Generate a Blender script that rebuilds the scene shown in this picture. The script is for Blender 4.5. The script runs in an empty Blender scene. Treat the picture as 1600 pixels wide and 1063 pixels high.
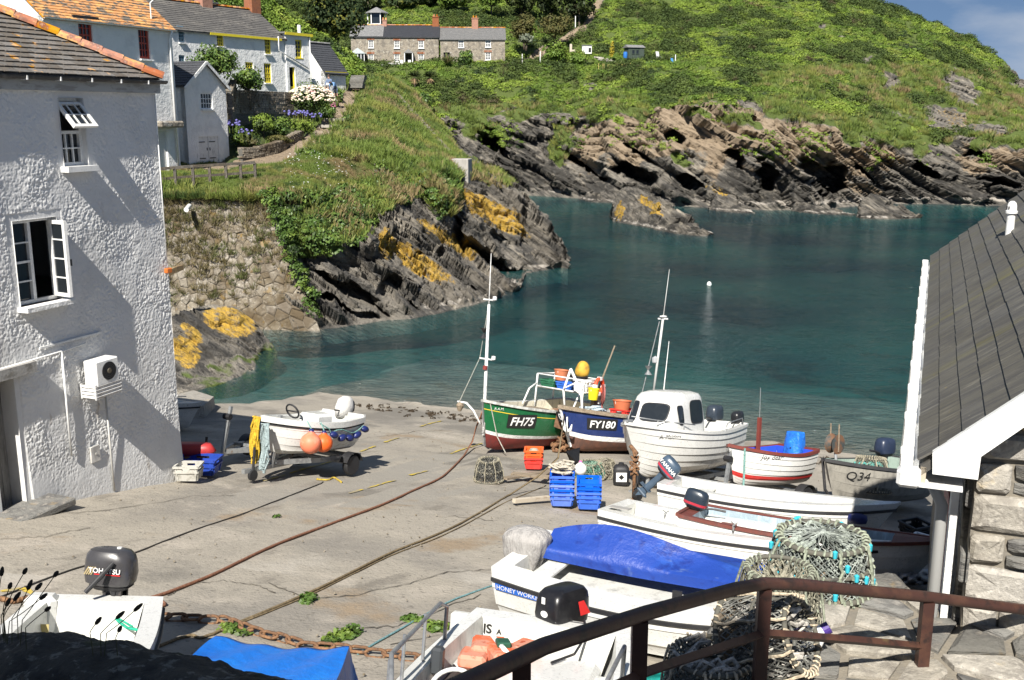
import bpy, bmesh, math, random
import numpy as np
from mathutils import Vector, Matrix
scene = bpy.context.scene
R = random.Random(7)
rng = np.random.default_rng(11)
# ------------------------------------------------------------------ camera
F, CX, CY = 1600.0, 800.0, 531.5           # lens in photograph pixels, principal point
PITCH = math.atan((CY - 178.0) / F)        # horizon sits 353 px above the centre
CP, SP = math.cos(PITCH), math.sin(PITCH)
EYE = np.array([0.0, 0.0, 10.0])
cam = bpy.data.objects.new('camera', bpy.data.cameras.new('camera'))
scene.collection.objects.link(cam)
cam.location = EYE
cam.rotation_euler = (math.pi / 2 - PITCH, 0, 0)
cam.data.sensor_width = 36.0
cam.data.lens = 36.0 * F / 1600.0
cam.data.clip_start = 0.05
cam.data.clip_end = 3000
scene.camera = cam
# ------------------------------------------------------------------ axes of the cove
AZ = math.atan((1468 - 800) / (F / CP))    # the slipway runs down to the sea along U, V is to its right
U = np.array([math.sin(AZ), math.cos(AZ), 0.0])
V = np.array([math.cos(AZ), -math.sin(AZ), 0.0])
SEA = 0.3
SUN = np.array(0.95 * U - 0.17 * V) + np.array([0, 0, -1.0])   # way the sunlight travels
# ------------------------------------------------------------------ light
world = bpy.data.worlds.new('World')
scene.world = world
world.use_nodes = True
wn, wl = world.node_tree.nodes, world.node_tree.links
wn.clear()
wo = wn.new('ShaderNodeOutputWorld'); wb = wn.new('ShaderNodeBackground')
sky = wn.new('ShaderNodeTexSky'); sky.sky_type = 'NISHITA'; sky.sun_disc = False
sky.sun_elevation = math.atan2(1.0, math.hypot(SUN[0], SUN[1]))
sky.sun_rotation = math.atan2(-SUN[0], -SUN[1])
sky.air_density = 1.0; sky.dust_density = 0.0; sky.ozone_density = 3.0
tcw = wn.new('ShaderNodeTexCoord'); mpw = wn.new('ShaderNodeMapping'); mpw.inputs['Scale'].default_value = (1, 1, 3.2)
nzw = wn.new('ShaderNodeTexNoise'); nzw.inputs['Scale'].default_value = 5.5; nzw.inputs['Detail'].default_value = 7; nzw.inputs['Roughness'].default_value = .55
crw = wn.new('ShaderNodeValToRGB'); crw.color_ramp.elements[0].position = .47; crw.color_ramp.elements[1].position = .68
crw.color_ramp.elements[0].color = (0, 0, 0, 1); crw.color_ramp.elements[1].color = (.75, .75, .75, 1)
mxw = wn.new('ShaderNodeMix'); mxw.data_type = 'RGBA'
mxw.inputs[7].default_value = (5.0, 5.7, 6.9, 1)
wl.new(tcw.outputs['Generated'], mpw.inputs[0]); wl.new(mpw.outputs[0], nzw.inputs['Vector'])
wl.new(nzw.outputs['Fac'], crw.inputs[0]); wl.new(crw.outputs[0], mxw.inputs[0])
vm = wn.new('ShaderNodeVectorMath'); vm.operation = 'ADD'; vm.inputs[1].default_value = (0, 0, .22)   # horizon taken from a little higher: clear sea air
wl.new(tcw.outputs['Generated'], vm.inputs[0]); wl.new(vm.outputs[0], sky.inputs['Vector'])
wl.new(sky.outputs[0], mxw.inputs[6]); wl.new(mxw.outputs[2], wb.inputs['Color'])
wb.inputs['Strength'].default_value = 0.05
wl.new(wb.outputs[0], wo.inputs['Surface'])
sun = bpy.data.objects.new('sun', bpy.data.lights.new('sun', 'SUN'))
scene.collection.objects.link(sun)
sun.data.energy = 5.0; sun.data.angle = math.radians(0.53); sun.data.color = (1.0, 0.95, 0.87)
sun.rotation_euler = Vector(SUN).to_track_quat('-Z', 'Y').to_euler()
scene.view_settings.view_transform = 'Standard'
scene.view_settings.look = 'None'
scene.view_settings.exposure = 0.85
scene.view_settings.gamma = 1.0
scene.view_settings.use_curve_mapping = False
scene.render.engine = 'CYCLES'
scene.cycles.use_denoising = True
scene.cycles.max_bounces = 8
scene.cycles.transparent_max_bounces = 16
scene.cycles.caustics_reflective = False
scene.cycles.caustics_refractive = False
# ------------------------------------------------------------------ placing: a sight line of the photograph meets a real surface
def ray(px, py):
 x, y = (px - CX) / F, (py - CY) / F
 dy = CP - SP * y
 return np.array([x / dy, 1.0, (-SP - CP * y) / dy])
def at(px, py, D): return EYE + ray(px, py) * D
def on_z(px, py, z):
 r = ray(px, py); return EYE + r * ((z - 10) / r[2])
SL, UZ = 0.2, 31.8                          # the slipway falls one in five and would meet z=0 at u=31.8
def slip_z(u, v=0): return SL * (UZ - u)
def on_slip(px, py, h=0):
 r = ray(px, py); return EYE + r * ((SL * UZ + h - 10) / (r[2] + SL * (r @ U)))
def on_v(px, py, v):
 r = ray(px, py); return EYE + r * (v / (r @ V))
def on_u(px, py, u):
 r = ray(px, py); return EYE + r * (u / (r @ U))
def W(u, v, z): return u * U + v * V + np.array([0, 0, z])
def S(u, v, h=0): return W(u, v, slip_z(u) + h)
def uvz(p): return float(p @ U), float(p @ V), float(p[2])
# ------------------------------------------------------------------ noise
def _hash(ix, iy, iz, seed):
 h = (ix.astype(np.int64) * 374761393 + iy.astype(np.int64) * 668265263 + iz.astype(np.int64) * 2147483647 + seed * 1274126177) & 0xffffffff
 h = ((h ^ (h >> 13)) * 1274126177) & 0xffffffff
 return ((h ^ (h >> 16)) & 0xffff) / 65535.0
def vnoise(p, seed=0):
 p = np.asarray(p, float); i = np.floor(p); f = p - i; f = f * f * (3 - 2 * f)
 i = i.astype(np.int64); r = 0
 for dx in (0, 1):
  for dy in (0, 1):
   for dz in (0, 1):
    w = (f[..., 0] if dx else 1 - f[..., 0]) * (f[..., 1] if dy else 1 - f[..., 1]) * (f[..., 2] if dz else 1 - f[..., 2])
    r = r + w * _hash(i[..., 0] + dx, i[..., 1] + dy, i[..., 2] + dz, seed)
 return r
def fbm(p, oct=4, seed=0, lac=2.03, gain=.5):
 p = np.asarray(p, float); a, s, t = 1.0, 0, 0
 for k in range(oct):
  s = s + a * vnoise(p, seed + k * 17); t += a; a *= gain; p = p * lac
 return s / t
def sstep(a, b, x):
 t = np.clip((x - a) / (b - a), 0, 1); return t * t * (3 - 2 * t)
# ------------------------------------------------------------------ materials
MATS = {}
def mat(name, base, rough=.75, layers=(), bump=None, metal=0.0, spec=.35, world=False, rnd=0.0, rough_var=0.0, attr=None, trans=0.0, coat=0.0):
 """layers: (colour, scale, lo, hi[, stretch xyz, detail]) mixed over the base by noise; attr: (colour, attribute[, noise scale])."""
 if name in MATS: return MATS[name]
 m = bpy.data.materials.new(name); m.use_nodes = True
 n, l = m.node_tree.nodes, m.node_tree.links
 b = n['Principled BSDF']; MATS[name] = m
 b.inputs['Roughness'].default_value = rough; b.inputs['Metallic'].default_value = metal
 b.inputs['Specular IOR Level'].default_value = spec
 if coat: b.inputs['Coat Weight'].default_value = coat; b.inputs['Coat Roughness'].default_value = .08
 if world:
  src = n.new('ShaderNodeNewGeometry').outputs['Position']
 else:
  src = n.new('ShaderNodeTexCoord').outputs['Object']
 c4 = lambda c: (*c[:3], 1)
 rgb = n.new('ShaderNodeRGB'); rgb.outputs[0].default_value = c4(base); col = rgb.outputs[0]
 def noise(scale, detail=6, stretch=None, rough_=.6):
  t = n.new('ShaderNodeTexNoise'); t.inputs['Scale'].default_value = scale; t.inputs['Detail'].default_value = detail; t.inputs['Roughness'].default_value = rough_
  if stretch:
   mp = n.new('ShaderNodeMapping'); mp.inputs['Scale'].default_value = stretch[:3]; sv = src
   if len(stretch) > 3: m0 = n.new('ShaderNodeMapping'); m0.inputs['Rotation'].default_value = stretch[3:6]; l.new(src, m0.inputs[0]); sv = m0.outputs[0]
   l.new(sv, mp.inputs[0]); l.new(mp.outputs[0], t.inputs['Vector'])
  else: l.new(src, t.inputs['Vector'])
  return t.outputs['Fac']
 def ramp(f, lo, hi):
  r = n.new('ShaderNodeMapRange'); r.interpolation_type = 'SMOOTHSTEP'
  r.inputs[1].default_value = lo; r.inputs[2].default_value = hi; l.new(f, r.inputs[0]); return r.outputs[0]
 def mix(a, c, fac):
  x = n.new('ShaderNodeMix'); x.data_type = 'RGBA'; l.new(fac, x.inputs[0]); l.new(a, x.inputs[6])
  if isinstance(c, tuple): x.inputs[7].default_value = c4(c)
  else: l.new(c, x.inputs[7])
  return x.outputs[2]
 for L in layers:
  fac = ramp(noise(L[1], L[5] if len(L) > 5 else 6, L[4] if len(L) > 4 else None), L[2], L[3])
  col = mix(col, L[0], fac)
 for A in (attr or ()):
  at_ = n.new('ShaderNodeAttribute'); at_.attribute_name = A[1]; f = at_.outputs['Fac']
  if len(A) > 2:
   ad = n.new('ShaderNodeMath'); ad.operation = 'MULTIPLY_ADD'; l.new(noise(A[2], 7), ad.inputs[0]); ad.inputs[1].default_value = 1.0; l.new(f, ad.inputs[2])
   f = ramp(ad.outputs[0], .90, 1.16)
  col = mix(col, A[0], f)
 if rnd:
  oi = n.new('ShaderNodeObjectInfo'); hs = n.new('ShaderNodeHueSaturation')
  mr = n.new('ShaderNodeMapRange'); mr.inputs[3].default_value = 1 - rnd; mr.inputs[4].default_value = 1 + rnd
  l.new(oi.outputs['Random'], mr.inputs[0]); l.new(mr.outputs[0], hs.inputs['Value']); l.new(col, hs.inputs['Color'])
  mr2 = n.new('ShaderNodeMapRange'); mr2.inputs[3].default_value = 1.25; mr2.inputs[4].default_value = .75
  l.new(oi.outputs['Random'], mr2.inputs[0]); l.new(mr2.outputs[0], hs.inputs['Saturation']); col = hs.outputs[0]
 l.new(col, b.inputs['Base Color'])
 if rough_var:
  mr = n.new('ShaderNodeMapRange'); mr.inputs[3].default_value = max(.05, rough - rough_var); mr.inputs[4].default_value = min(1, rough + rough_var)
  l.new(noise(6), mr.inputs[0]); l.new(mr.outputs[0], b.inputs['Roughness'])
 if bump:
  bs = bump if isinstance(bump[0], tuple) else (bump,)
  prev = None
  for B in bs:
   bn = n.new('ShaderNodeBump'); bn.inputs['Strength'].default_value = B[1]; bn.inputs['Distance'].default_value = B[2] if len(B) > 2 else .02
   l.new(noise(B[0], 6, B[3] if len(B) > 3 else None), bn.inputs['Height'])
   if prev: l.new(prev, bn.inputs['Normal'])
   prev = bn.outputs[0]
  l.new(prev, b.inputs['Normal'])
 if trans: b.inputs['Transmission Weight'].default_value = trans
 return m
def paint(name, col, rough=.35, dirt=.25, scale=5, rnd=0.0, coat=0.0):
 """Painted or moulded surface with faint grime and streaks of its own."""
 d = tuple(c * .55 + .02 for c in col); e = tuple(min(1, c * 1.12 + .01) for c in col)
 return mat(name, col, rough, ((e, scale, .45, .75), (d, scale * 1.7, .80 - dirt, 1.05 - dirt, (1, 1, .3)), (tuple(c * .72 + .01 for c in col), 30, .52, .72), ((.17, .13, .09), scale * 3.1, .74 - dirt * .2, .86, (1, 1, .18))), rough_var=.12, spec=.45, rnd=rnd, coat=coat, bump=(60, .06, .004))
# ------------------------------------------------------------------ meshes
class MB:
 """Collects shapes for ONE mesh."""
 def __init__(s): s.v = []; s.f = []; s.m = []
 def add(s, vs, fs, mi=0):
  o = len(s.v); s.v += [tuple(map(float, p)) for p in vs]
  s.f += [tuple(i + o for i in f) for f in fs]; s.m += [mi] * len(fs)
  return s
 def box(s, c, d, mi=0, rot=None, taper=1.0, bev=0.0):
  x, y, z = (k / 2 for k in d)
  if bev:
   b = min(bev, x * .45, y * .45, z * .45); vs = []; 
   for sz, q in ((-z, b), (-z + b, 0), (z - b, 0), (z, b)):
    X, Y = x - q, y - q
    for (ax, ay) in ((X, y - b - q * 0), (x - b, Y), (-(x - b), Y), (-X, y - b), (-X, -(y - b)), (-(x - b), -Y), (x - b, -Y), (X, -(y - b))):
     vs.append((ax, ay, sz))
   fs = [tuple(range(7, -1, -1)), tuple(range(24, 32))]
   for k in range(3):
    for i in range(8): fs.append((k * 8 + i, k * 8 + (i + 1) % 8, k * 8 + 8 + (i + 1) % 8, k * 8 + 8 + i))
  else:
   vs = [(-x, -y, -z), (x, -y, -z), (x, y, -z), (-x, y, -z), (-x * taper, -y * taper, z), (x * taper, -y * taper, z), (x * taper, y * taper, z), (-x * taper, y * taper, z)]
   fs = [(3, 2, 1, 0), (4, 5, 6, 7), (0, 1, 5, 4), (1, 2, 6, 5), (2, 3, 7, 6), (3, 0, 4, 7)]
  if rot is not None:
   M = rot if isinstance(rot, Matrix) else Matrix.Rotation(rot, 3, 'Z')
   vs = [tuple(M @ Vector(p)) for p in vs]
  return s.add([(p[0] + c[0], p[1] + c[1], p[2] + c[2]) for p in vs], fs, mi)
 def bar(s, a, b, w, h=None, mi=0, up=(0, 0, 1)):
  a, b = Vector(a), Vector(b); h = h or w; d = (b - a).normalized(); u = Vector(up)
  x = d.cross(u); x = x.normalized() if x.length > 1e-4 else Vector((1, 0, 0)); y = x.cross(d).normalized()
  x = x * w / 2; y = y * h / 2
  vs = [a - x - y, a + x - y, a + x + y, a - x + y, b - x - y, b + x - y, b + x + y, b - x + y]
  return s.add(vs, [(3, 2, 1, 0), (4, 5, 6, 7), (0, 1, 5, 4), (1, 2, 6, 5), (2, 3, 7, 6), (3, 0, 4, 7)], mi)
 def tube(s, pts, r, n=8, mi=0, closed=False, caps=True):
  P = [Vector(p) for p in pts]; k = len(P); rr = r if hasattr(r, '__len__') else [r] * k
  vs = []; ref = None
  for i in range(k):
   a = P[i - 1] if (i or closed) else P[0]; b = P[(i + 1) % k] if (i < k - 1 or closed) else P[-1]
   d = (b - a); d = d.normalized() if d.length > 1e-9 else Vector((0, 0, 1))
   if ref is None: ref = Vector((0, 0, 1)) if abs(d.z) < .9 else Vector((1, 0, 0))
   x = d.cross(ref); x = x.normalized() if x.length > 1e-6 else Vector((1, 0, 0)); y = x.cross(d).normalized(); ref = y
   for j in range(n):
    t = 2 * math.pi * j / n; vs.append(P[i] + (x * math.cos(t) + y * math.sin(t)) * rr[i])
  fs = []
  for i in range(k if closed else k - 1):
   for j in range(n):
    a, b = i * n + j, i * n + (j + 1) % n; c, d = ((i + 1) % k) * n + (j + 1) % n, ((i + 1) % k) * n + j
    fs.append((a, b, c, d))
  if caps and not closed: fs += [tuple(range(n - 1, -1, -1)), tuple(range((k - 1) * n, k * n))]
  return s.add(vs, fs, mi)
 def lathe(s, prof, n=16, mi=0, c=(0, 0, 0), axis='Z', squash=(1, 1)):
  vs = []; k = len(prof)
  for r, z in prof:
   for j in range(n):
    t = 2 * math.pi * j / n; p = (r * math.cos(t) * squash[0], r * math.sin(t) * squash[1], z)
    if axis == 'X': p = (z, p[0], p[1])
    elif axis == 'Y': p = (p[0], z, p[1])
    vs.append((p[0] + c[0], p[1] + c[1], p[2] + c[2]))
  fs = [(i * n + j, i * n + (j + 1) % n, (i + 1) * n + (j + 1) % n, (i + 1) * n + j) for i in range(k - 1) for j in range(n)]
  fs += [tuple(range(n - 1, -1, -1)), tuple(range((k - 1) * n, k * n))]
  return s.add(vs, fs, mi)
 def prism(s, poly, a, b, mi=0):
  """poly: 2D points (x, z) extruded along y from a to b."""
  k = len(poly)
  vs = [(x, a, z) for x, z in poly] + [(x, b, z) for x, z in poly]
  fs = [tuple(range(k)), tuple(range(2 * k - 1, k - 1, -1))] + [(i, i + k, (i + 1) % k + k, (i + 1) % k) for i in range(k)]
  return s.add(vs, fs, mi)
 def grid(s, fn, nu, nv, mi=0, wrap=False):
  vs = [fn(i / nu, j / nv) for i in range(nu + 1) for j in range(nv + 1)]
  fs = [(i * (nv + 1) + j, (i + 1) * (nv + 1) + j, (i + 1) * (nv + 1) + j + 1, i * (nv + 1) + j + 1) for i in range(nu) for j in range(nv)]
  return s.add(vs, fs, mi)
 def mesh(s, name, mats, smooth=False):
  me = bpy.data.meshes.new(name); me.from_pydata(s.v, [], s.f)
  for m in (mats if isinstance(mats, (list, tuple)) else [mats]): me.materials.append(m)
  if any(s.m): me.polygons.foreach_set('material_index', s.m)
  if smooth:
   me.polygons.foreach_set('use_smooth', [True] * len(s.f))
   if smooth != True: me.set_sharp_from_angle(angle=math.radians(smooth))
  me.update(); return me
 def obj(s, name, mats, parent=None, smooth=False):
  return put(name, s.mesh(name, mats, smooth), parent)
def put(name, me, parent=None, loc=None, rot=None, M=None):
 o = bpy.data.objects.new(name, me); scene.collection.objects.link(o)
 if parent is not None: o.parent = parent
 if M is not None: o.matrix_basis = M
 if loc is not None: o.location = loc
 if rot is not None: o.rotation_euler = rot
 return o
def nth(k): return ('first', 'second', 'third', 'fourth', 'fifth', 'sixth', 'seventh', 'eighth', 'ninth', 'tenth', 'eleventh', 'twelfth', 'thirteenth', 'fourteenth', 'fifteenth')[k]
def tag(o, label=None, cat=None, group=None, kind=None):
 if label: o['label'] = label
 if cat: o['category'] = cat
 if group: o['group'] = group
 if kind: o['kind'] = kind
 return o
def thing(name, label, cat, M=None, group=None):
 o = bpy.data.objects.new(name, None); scene.collection.objects.link(o); o.empty_display_size = .2
 if M is not None: o.matrix_basis = M if isinstance(M, Matrix) else Matrix.Translation(Vector(M))
 return tag(o, label, cat, group)
def kids(o): return [c for c in bpy.data.objects if c.parent == o]
def clone(o, M, label=None, group=None):
 r = o.copy(); scene.collection.objects.link(r); r.matrix_basis = M
 if label: r['label'] = label
 if group: r['group'] = group
 for c in kids(o):
  d = c.copy(); scene.collection.objects.link(d); d.parent = r
  for g in kids(c):
   e = g.copy(); scene.collection.objects.link(e); e.parent = d
 return r
def basis(o, x, y, z):
 return Matrix(((x[0], y[0], z[0], o[0]), (x[1], y[1], z[1], o[1]), (x[2], y[2], z[2], o[2]), (0, 0, 0, 1)))
def frame(p, ang=0.0, z=None, roll=0.0, pitch=0.0):
 """Local x along the angle (from U towards V) lying in the plane with normal z (slipway by default)."""
 if z is None: z = np.array([SL * U[0], SL * U[1], 1.0])
 z = z / np.linalg.norm(z); d = math.cos(ang) * U + math.sin(ang) * V
 x = d - z * (d @ z); x /= np.linalg.norm(x); y = np.cross(z, x)
 m = basis(p, x, y, z)
 return m @ Matrix.Rotation(roll, 4, 'X') @ Matrix.Rotation(pitch, 4, 'Y')
def upright(p, ang=0.0): return frame(p, ang, np.array([0, 0, 1.0]))
UVF = basis((0, 0, 0), U, -V, (0, 0, 1))    # local x = u, y = -v, z = height: the frame of the buildings
def mesh_np(name, P, quads, mats, smooth=True, attrs=None, mi=None):
 me = bpy.data.meshes.new(name); P = np.asarray(P, np.float32).reshape(-1, 3); q = np.asarray(quads, np.int32)
 k = q.shape[1]
 me.vertices.add(len(P)); me.vertices.foreach_set('co', P.ravel())
 me.loops.add(q.size); me.loops.foreach_set('vertex_index', q.ravel())
 me.polygons.add(len(q)); me.polygons.foreach_set('loop_start', np.arange(len(q), dtype=np.int32) * k)
 try: me.polygons.foreach_set('loop_total', np.full(len(q), k, np.int32))
 except Exception: pass
 for m in (mats if isinstance(mats, (list, tuple)) else [mats]): me.materials.append(m)
 if mi is not None: me.polygons.foreach_set('material_index', np.asarray(mi, np.int32))
 me.polygons.foreach_set('use_smooth', np.full(len(q), smooth, bool))
 for a, val in (attrs or {}).items():
  at_ = me.attributes.new(a, 'FLOAT', 'POINT'); at_.data.foreach_set('value', np.asarray(val, np.float32).ravel())
 me.update(calc_edges=True); return me
def gridq(n, m):
 i = np.arange(n - 1)[:, None] * m + np.arange(m - 1)[None, :]
 return np.stack([i, i + m, i + m + 1, i + 1], -1).reshape(-1, 4)
def text_mesh(txt, size=1.0, shear=0.0, bold=0.0):
 c = bpy.data.curves.new('lettering', 'FONT'); c.body = txt; c.size = size; c.shear = shear; c.offset = bold
 c.resolution_u = 3
 o = bpy.data.objects.new('lettering', c); scene.collection.objects.link(o)
 dg = bpy.context.evaluated_depsgraph_get(); dg.update()
 me = bpy.data.meshes.new_from_object(o.evaluated_get(dg))
 bpy.data.objects.remove(o); me.materials.clear(); return me
# ================================================================== SETTING: materials
GREENS = (((.085, .13, .022), .55, .46, .60), ((.15, .19, .03), .35, .56, .66), ((.03, .05, .014), .8, .52, .64), ((.13, .105, .045), .27, .60, .70))
M_leaf = mat('bracken_leaf', (.095, .155, .022), .6, (((.18, .25, .035), .16, .44, .58), ((.21, .25, .045), .33, .54, .68), ((.028, .048, .015), .22, .54, .64), ((.135, .105, .05), .11, .62, .70)), world=True, spec=.25)
M_gorse = mat('gorse_leaf', (.045, .07, .018), .65, (((.085, .12, .026), .5, .45, .62), ((.07, .055, .03), .3, .58, .68)), world=True, spec=.2)
M_grassb = mat('grass_blade', (.12, .17, .033), .6, (((.22, .23, .055), .35, .46, .6), ((.24, .18, .09), .28, .50, .62), ((.05, .085, .02), .7, .52, .64)), world=True, spec=.25)
M_bush = mat('bush_leaf', (.06, .11, .02), .5, (((.13, .19, .03), 1.6, .48, .62), ((.02, .036, .01), 1.1, .52, .66)), world=True, spec=.35)
M_dkbush = mat('dark_bush_leaf', (.028, .042, .014), .6, (((.055, .07, .018), .8, .45, .62),), world=True, spec=.25)
M_conifer = mat('conifer_needles', (.025, .042, .014), .7, (((.15, .15, .025), .8, .52, .62),), world=True, spec=.2)
M_brownbush = mat('olive_bush_leaf', (.07, .072, .022), .65, (((.11, .095, .03), .9, .45, .62),), world=True, spec=.2)
M_bark = mat('bark', (.09, .07, .05), .9, (((.16, .13, .1), 6, .45, .65),), bump=(14, .6))
STRATA = (1, 1, 1)
M_cliff = mat('cliff_rock', (.185, .168, .142), .85,
 (((.07, .066, .06), .55, .44, .62, (.45, .6, 2.6, 0, math.radians(-38), 0)), ((.32, .285, .23), .8, .52, .70, (.35, .6, 2.8, 0, math.radians(-38), 0)), ((.06, .058, .056), 2.2, .56, .68, (.3, .5, 3.0, 0, math.radians(-38), 0))),
 attr=(((.275, .215, .15), 'tan', .9), ((.05, .047, .042), 'wet', 1.1), ((.44, .28, .05), 'lichen', 3.2), ((.36, .33, .29), 'pale', 1.4), ((.085, .115, .028), 'veg', .8), ((.13, .115, .05), 'dry', .7)),
 bump=((1.4, 1.0, .5, (.35, .6, 2.6, 0, math.radians(-38), 0)), (7, .9, .09)), world=True, spec=.25)
M_conc = mat('slip_concrete', (.315, .285, .236), .9,
 (((.235, .215, .185), .35, .45, .62), ((.38, .34, .285), .8, .52, .70), ((.20, .18, .15), 1.6, .56, .72, (.4, 1, 1, 0, 0, AZ - math.pi / 2)), ((.27, .21, .145), .5, .58, .70), ((.19, .175, .15), .22, .56, .63), ((.17, .155, .13), 14, .58, .68)),
 attr=(((.27, .25, .215), 'setts', 1.3), ((.10, .09, .07), 'damp', .8), ((.40, .37, .32), 'patch', .6)), bump=((24, .35, .03), (3, .35, .08)), world=True, spec=.25)
M_sand = mat('seabed_sand', (.40, .35, .25), .9, (((.05, .06, .035), .16, .50, .60), ((.12, .12, .06), .5, .55, .68)), world=True)
# ------------------------------------------------------------------ lofted ground: every profile is a chain of real points (picture height, distance)
def loft(keys, rows, step):
 """keys: list of (px, [(py, D), ...]); rows: samples per span. Returns P[nx, nr, 3], PX, PY, T (row parameter)."""
 kx = np.array([k[0] for k in keys], float); tab = np.array([k[1] for k in keys], float)      # [nk, nc, 2]
 xs = np.arange(kx[0], kx[-1] + .1, step)
 nc = tab.shape[1]; T = np.concatenate([np.linspace(i, i + 1, n, endpoint=False) for i, n in enumerate(rows)] + [[nc - 1]])
 def smooth_interp(x, X, Y):
  j = np.clip(np.searchsorted(X, x, 'right') - 1, 0, len(X) - 2); f = (x - X[j]) / (X[j + 1] - X[j]); f = f * f * (3 - 2 * f) * .6 + f * .4
  return Y[j] * (1 - f) + Y[j + 1] * f
 C2 = np.stack([np.stack([smooth_interp(xs, kx, tab[:, c, q]) for q in (0, 1)], -1) for c in range(nc)], 1)   # [nx, nc, 2]
 j = np.clip(np.floor(T).astype(int), 0, nc - 2); f = (T - j)[None, :, None]
 prof = C2[:, j] * (1 - f) + C2[:, j + 1] * f
 PY, D = prof[..., 0], prof[..., 1]; PX = np.repeat(xs[:, None], len(T), 1)
 x, y = (PX - CX) / F, (PY - CY) / F; dy = CP - SP * y
 P = np.stack([x / dy * D, D, 10 + (-SP - CP * y) / dy * D], -1)
 return P, PX, PY, np.repeat(T[None], len(xs), 0)
def strata(P, ang, lams, seed=0):
 q = P[..., 0] * math.sin(ang) + P[..., 2] * math.cos(ang) + .25 * P[..., 1]
 along = P[..., 0] * math.cos(ang) - P[..., 2] * math.sin(ang)
 d = 0
 for k, (lam, amp) in enumerate(lams):
  w = fbm(np.stack([along / (lam * 5), q / (lam * 1.5), P[..., 1] / (lam * 6)], -1), 4, seed + 31 * k)
  ph = q / lam + 2.2 * (w - .5) * 2
  c = np.floor(ph); fr = ph - c
  blk = _hash(c.astype(np.int64), np.floor(along / (lam * 3.1) + 3 * _hash(c.astype(np.int64), c.astype(np.int64) * 0, c.astype(np.int64) * 0, 5)).astype(np.int64), c.astype(np.int64) * 0, seed + k)
  d = d + amp * ((1 - fr) * (.45 + .9 * blk) - .45)
 return d
def ell(PX, PY, cx, cy, rx, ry, ang=0.0):
 c, s = math.cos(math.radians(ang)), math.sin(math.radians(ang)); X = (PX - cx) * c + (PY - cy) * s; Y = -(PX - cx) * s + (PY - cy) * c
 return np.sqrt((X / rx) ** 2 + (Y / ry) ** 2)
def dist_at(px, py, z): return on_z(px, py, z)[1]
def push_back(P, amt):
 """Move points further along their own sight line by amt metres (hollows in the rock)."""
 d = P - EYE; n = np.linalg.norm(d, axis=-1, keepdims=True); h = d.copy(); h[..., 2] *= .15; h /= np.linalg.norm(h, axis=-1, keepdims=True)
 return P + h * amt[..., None]
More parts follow.
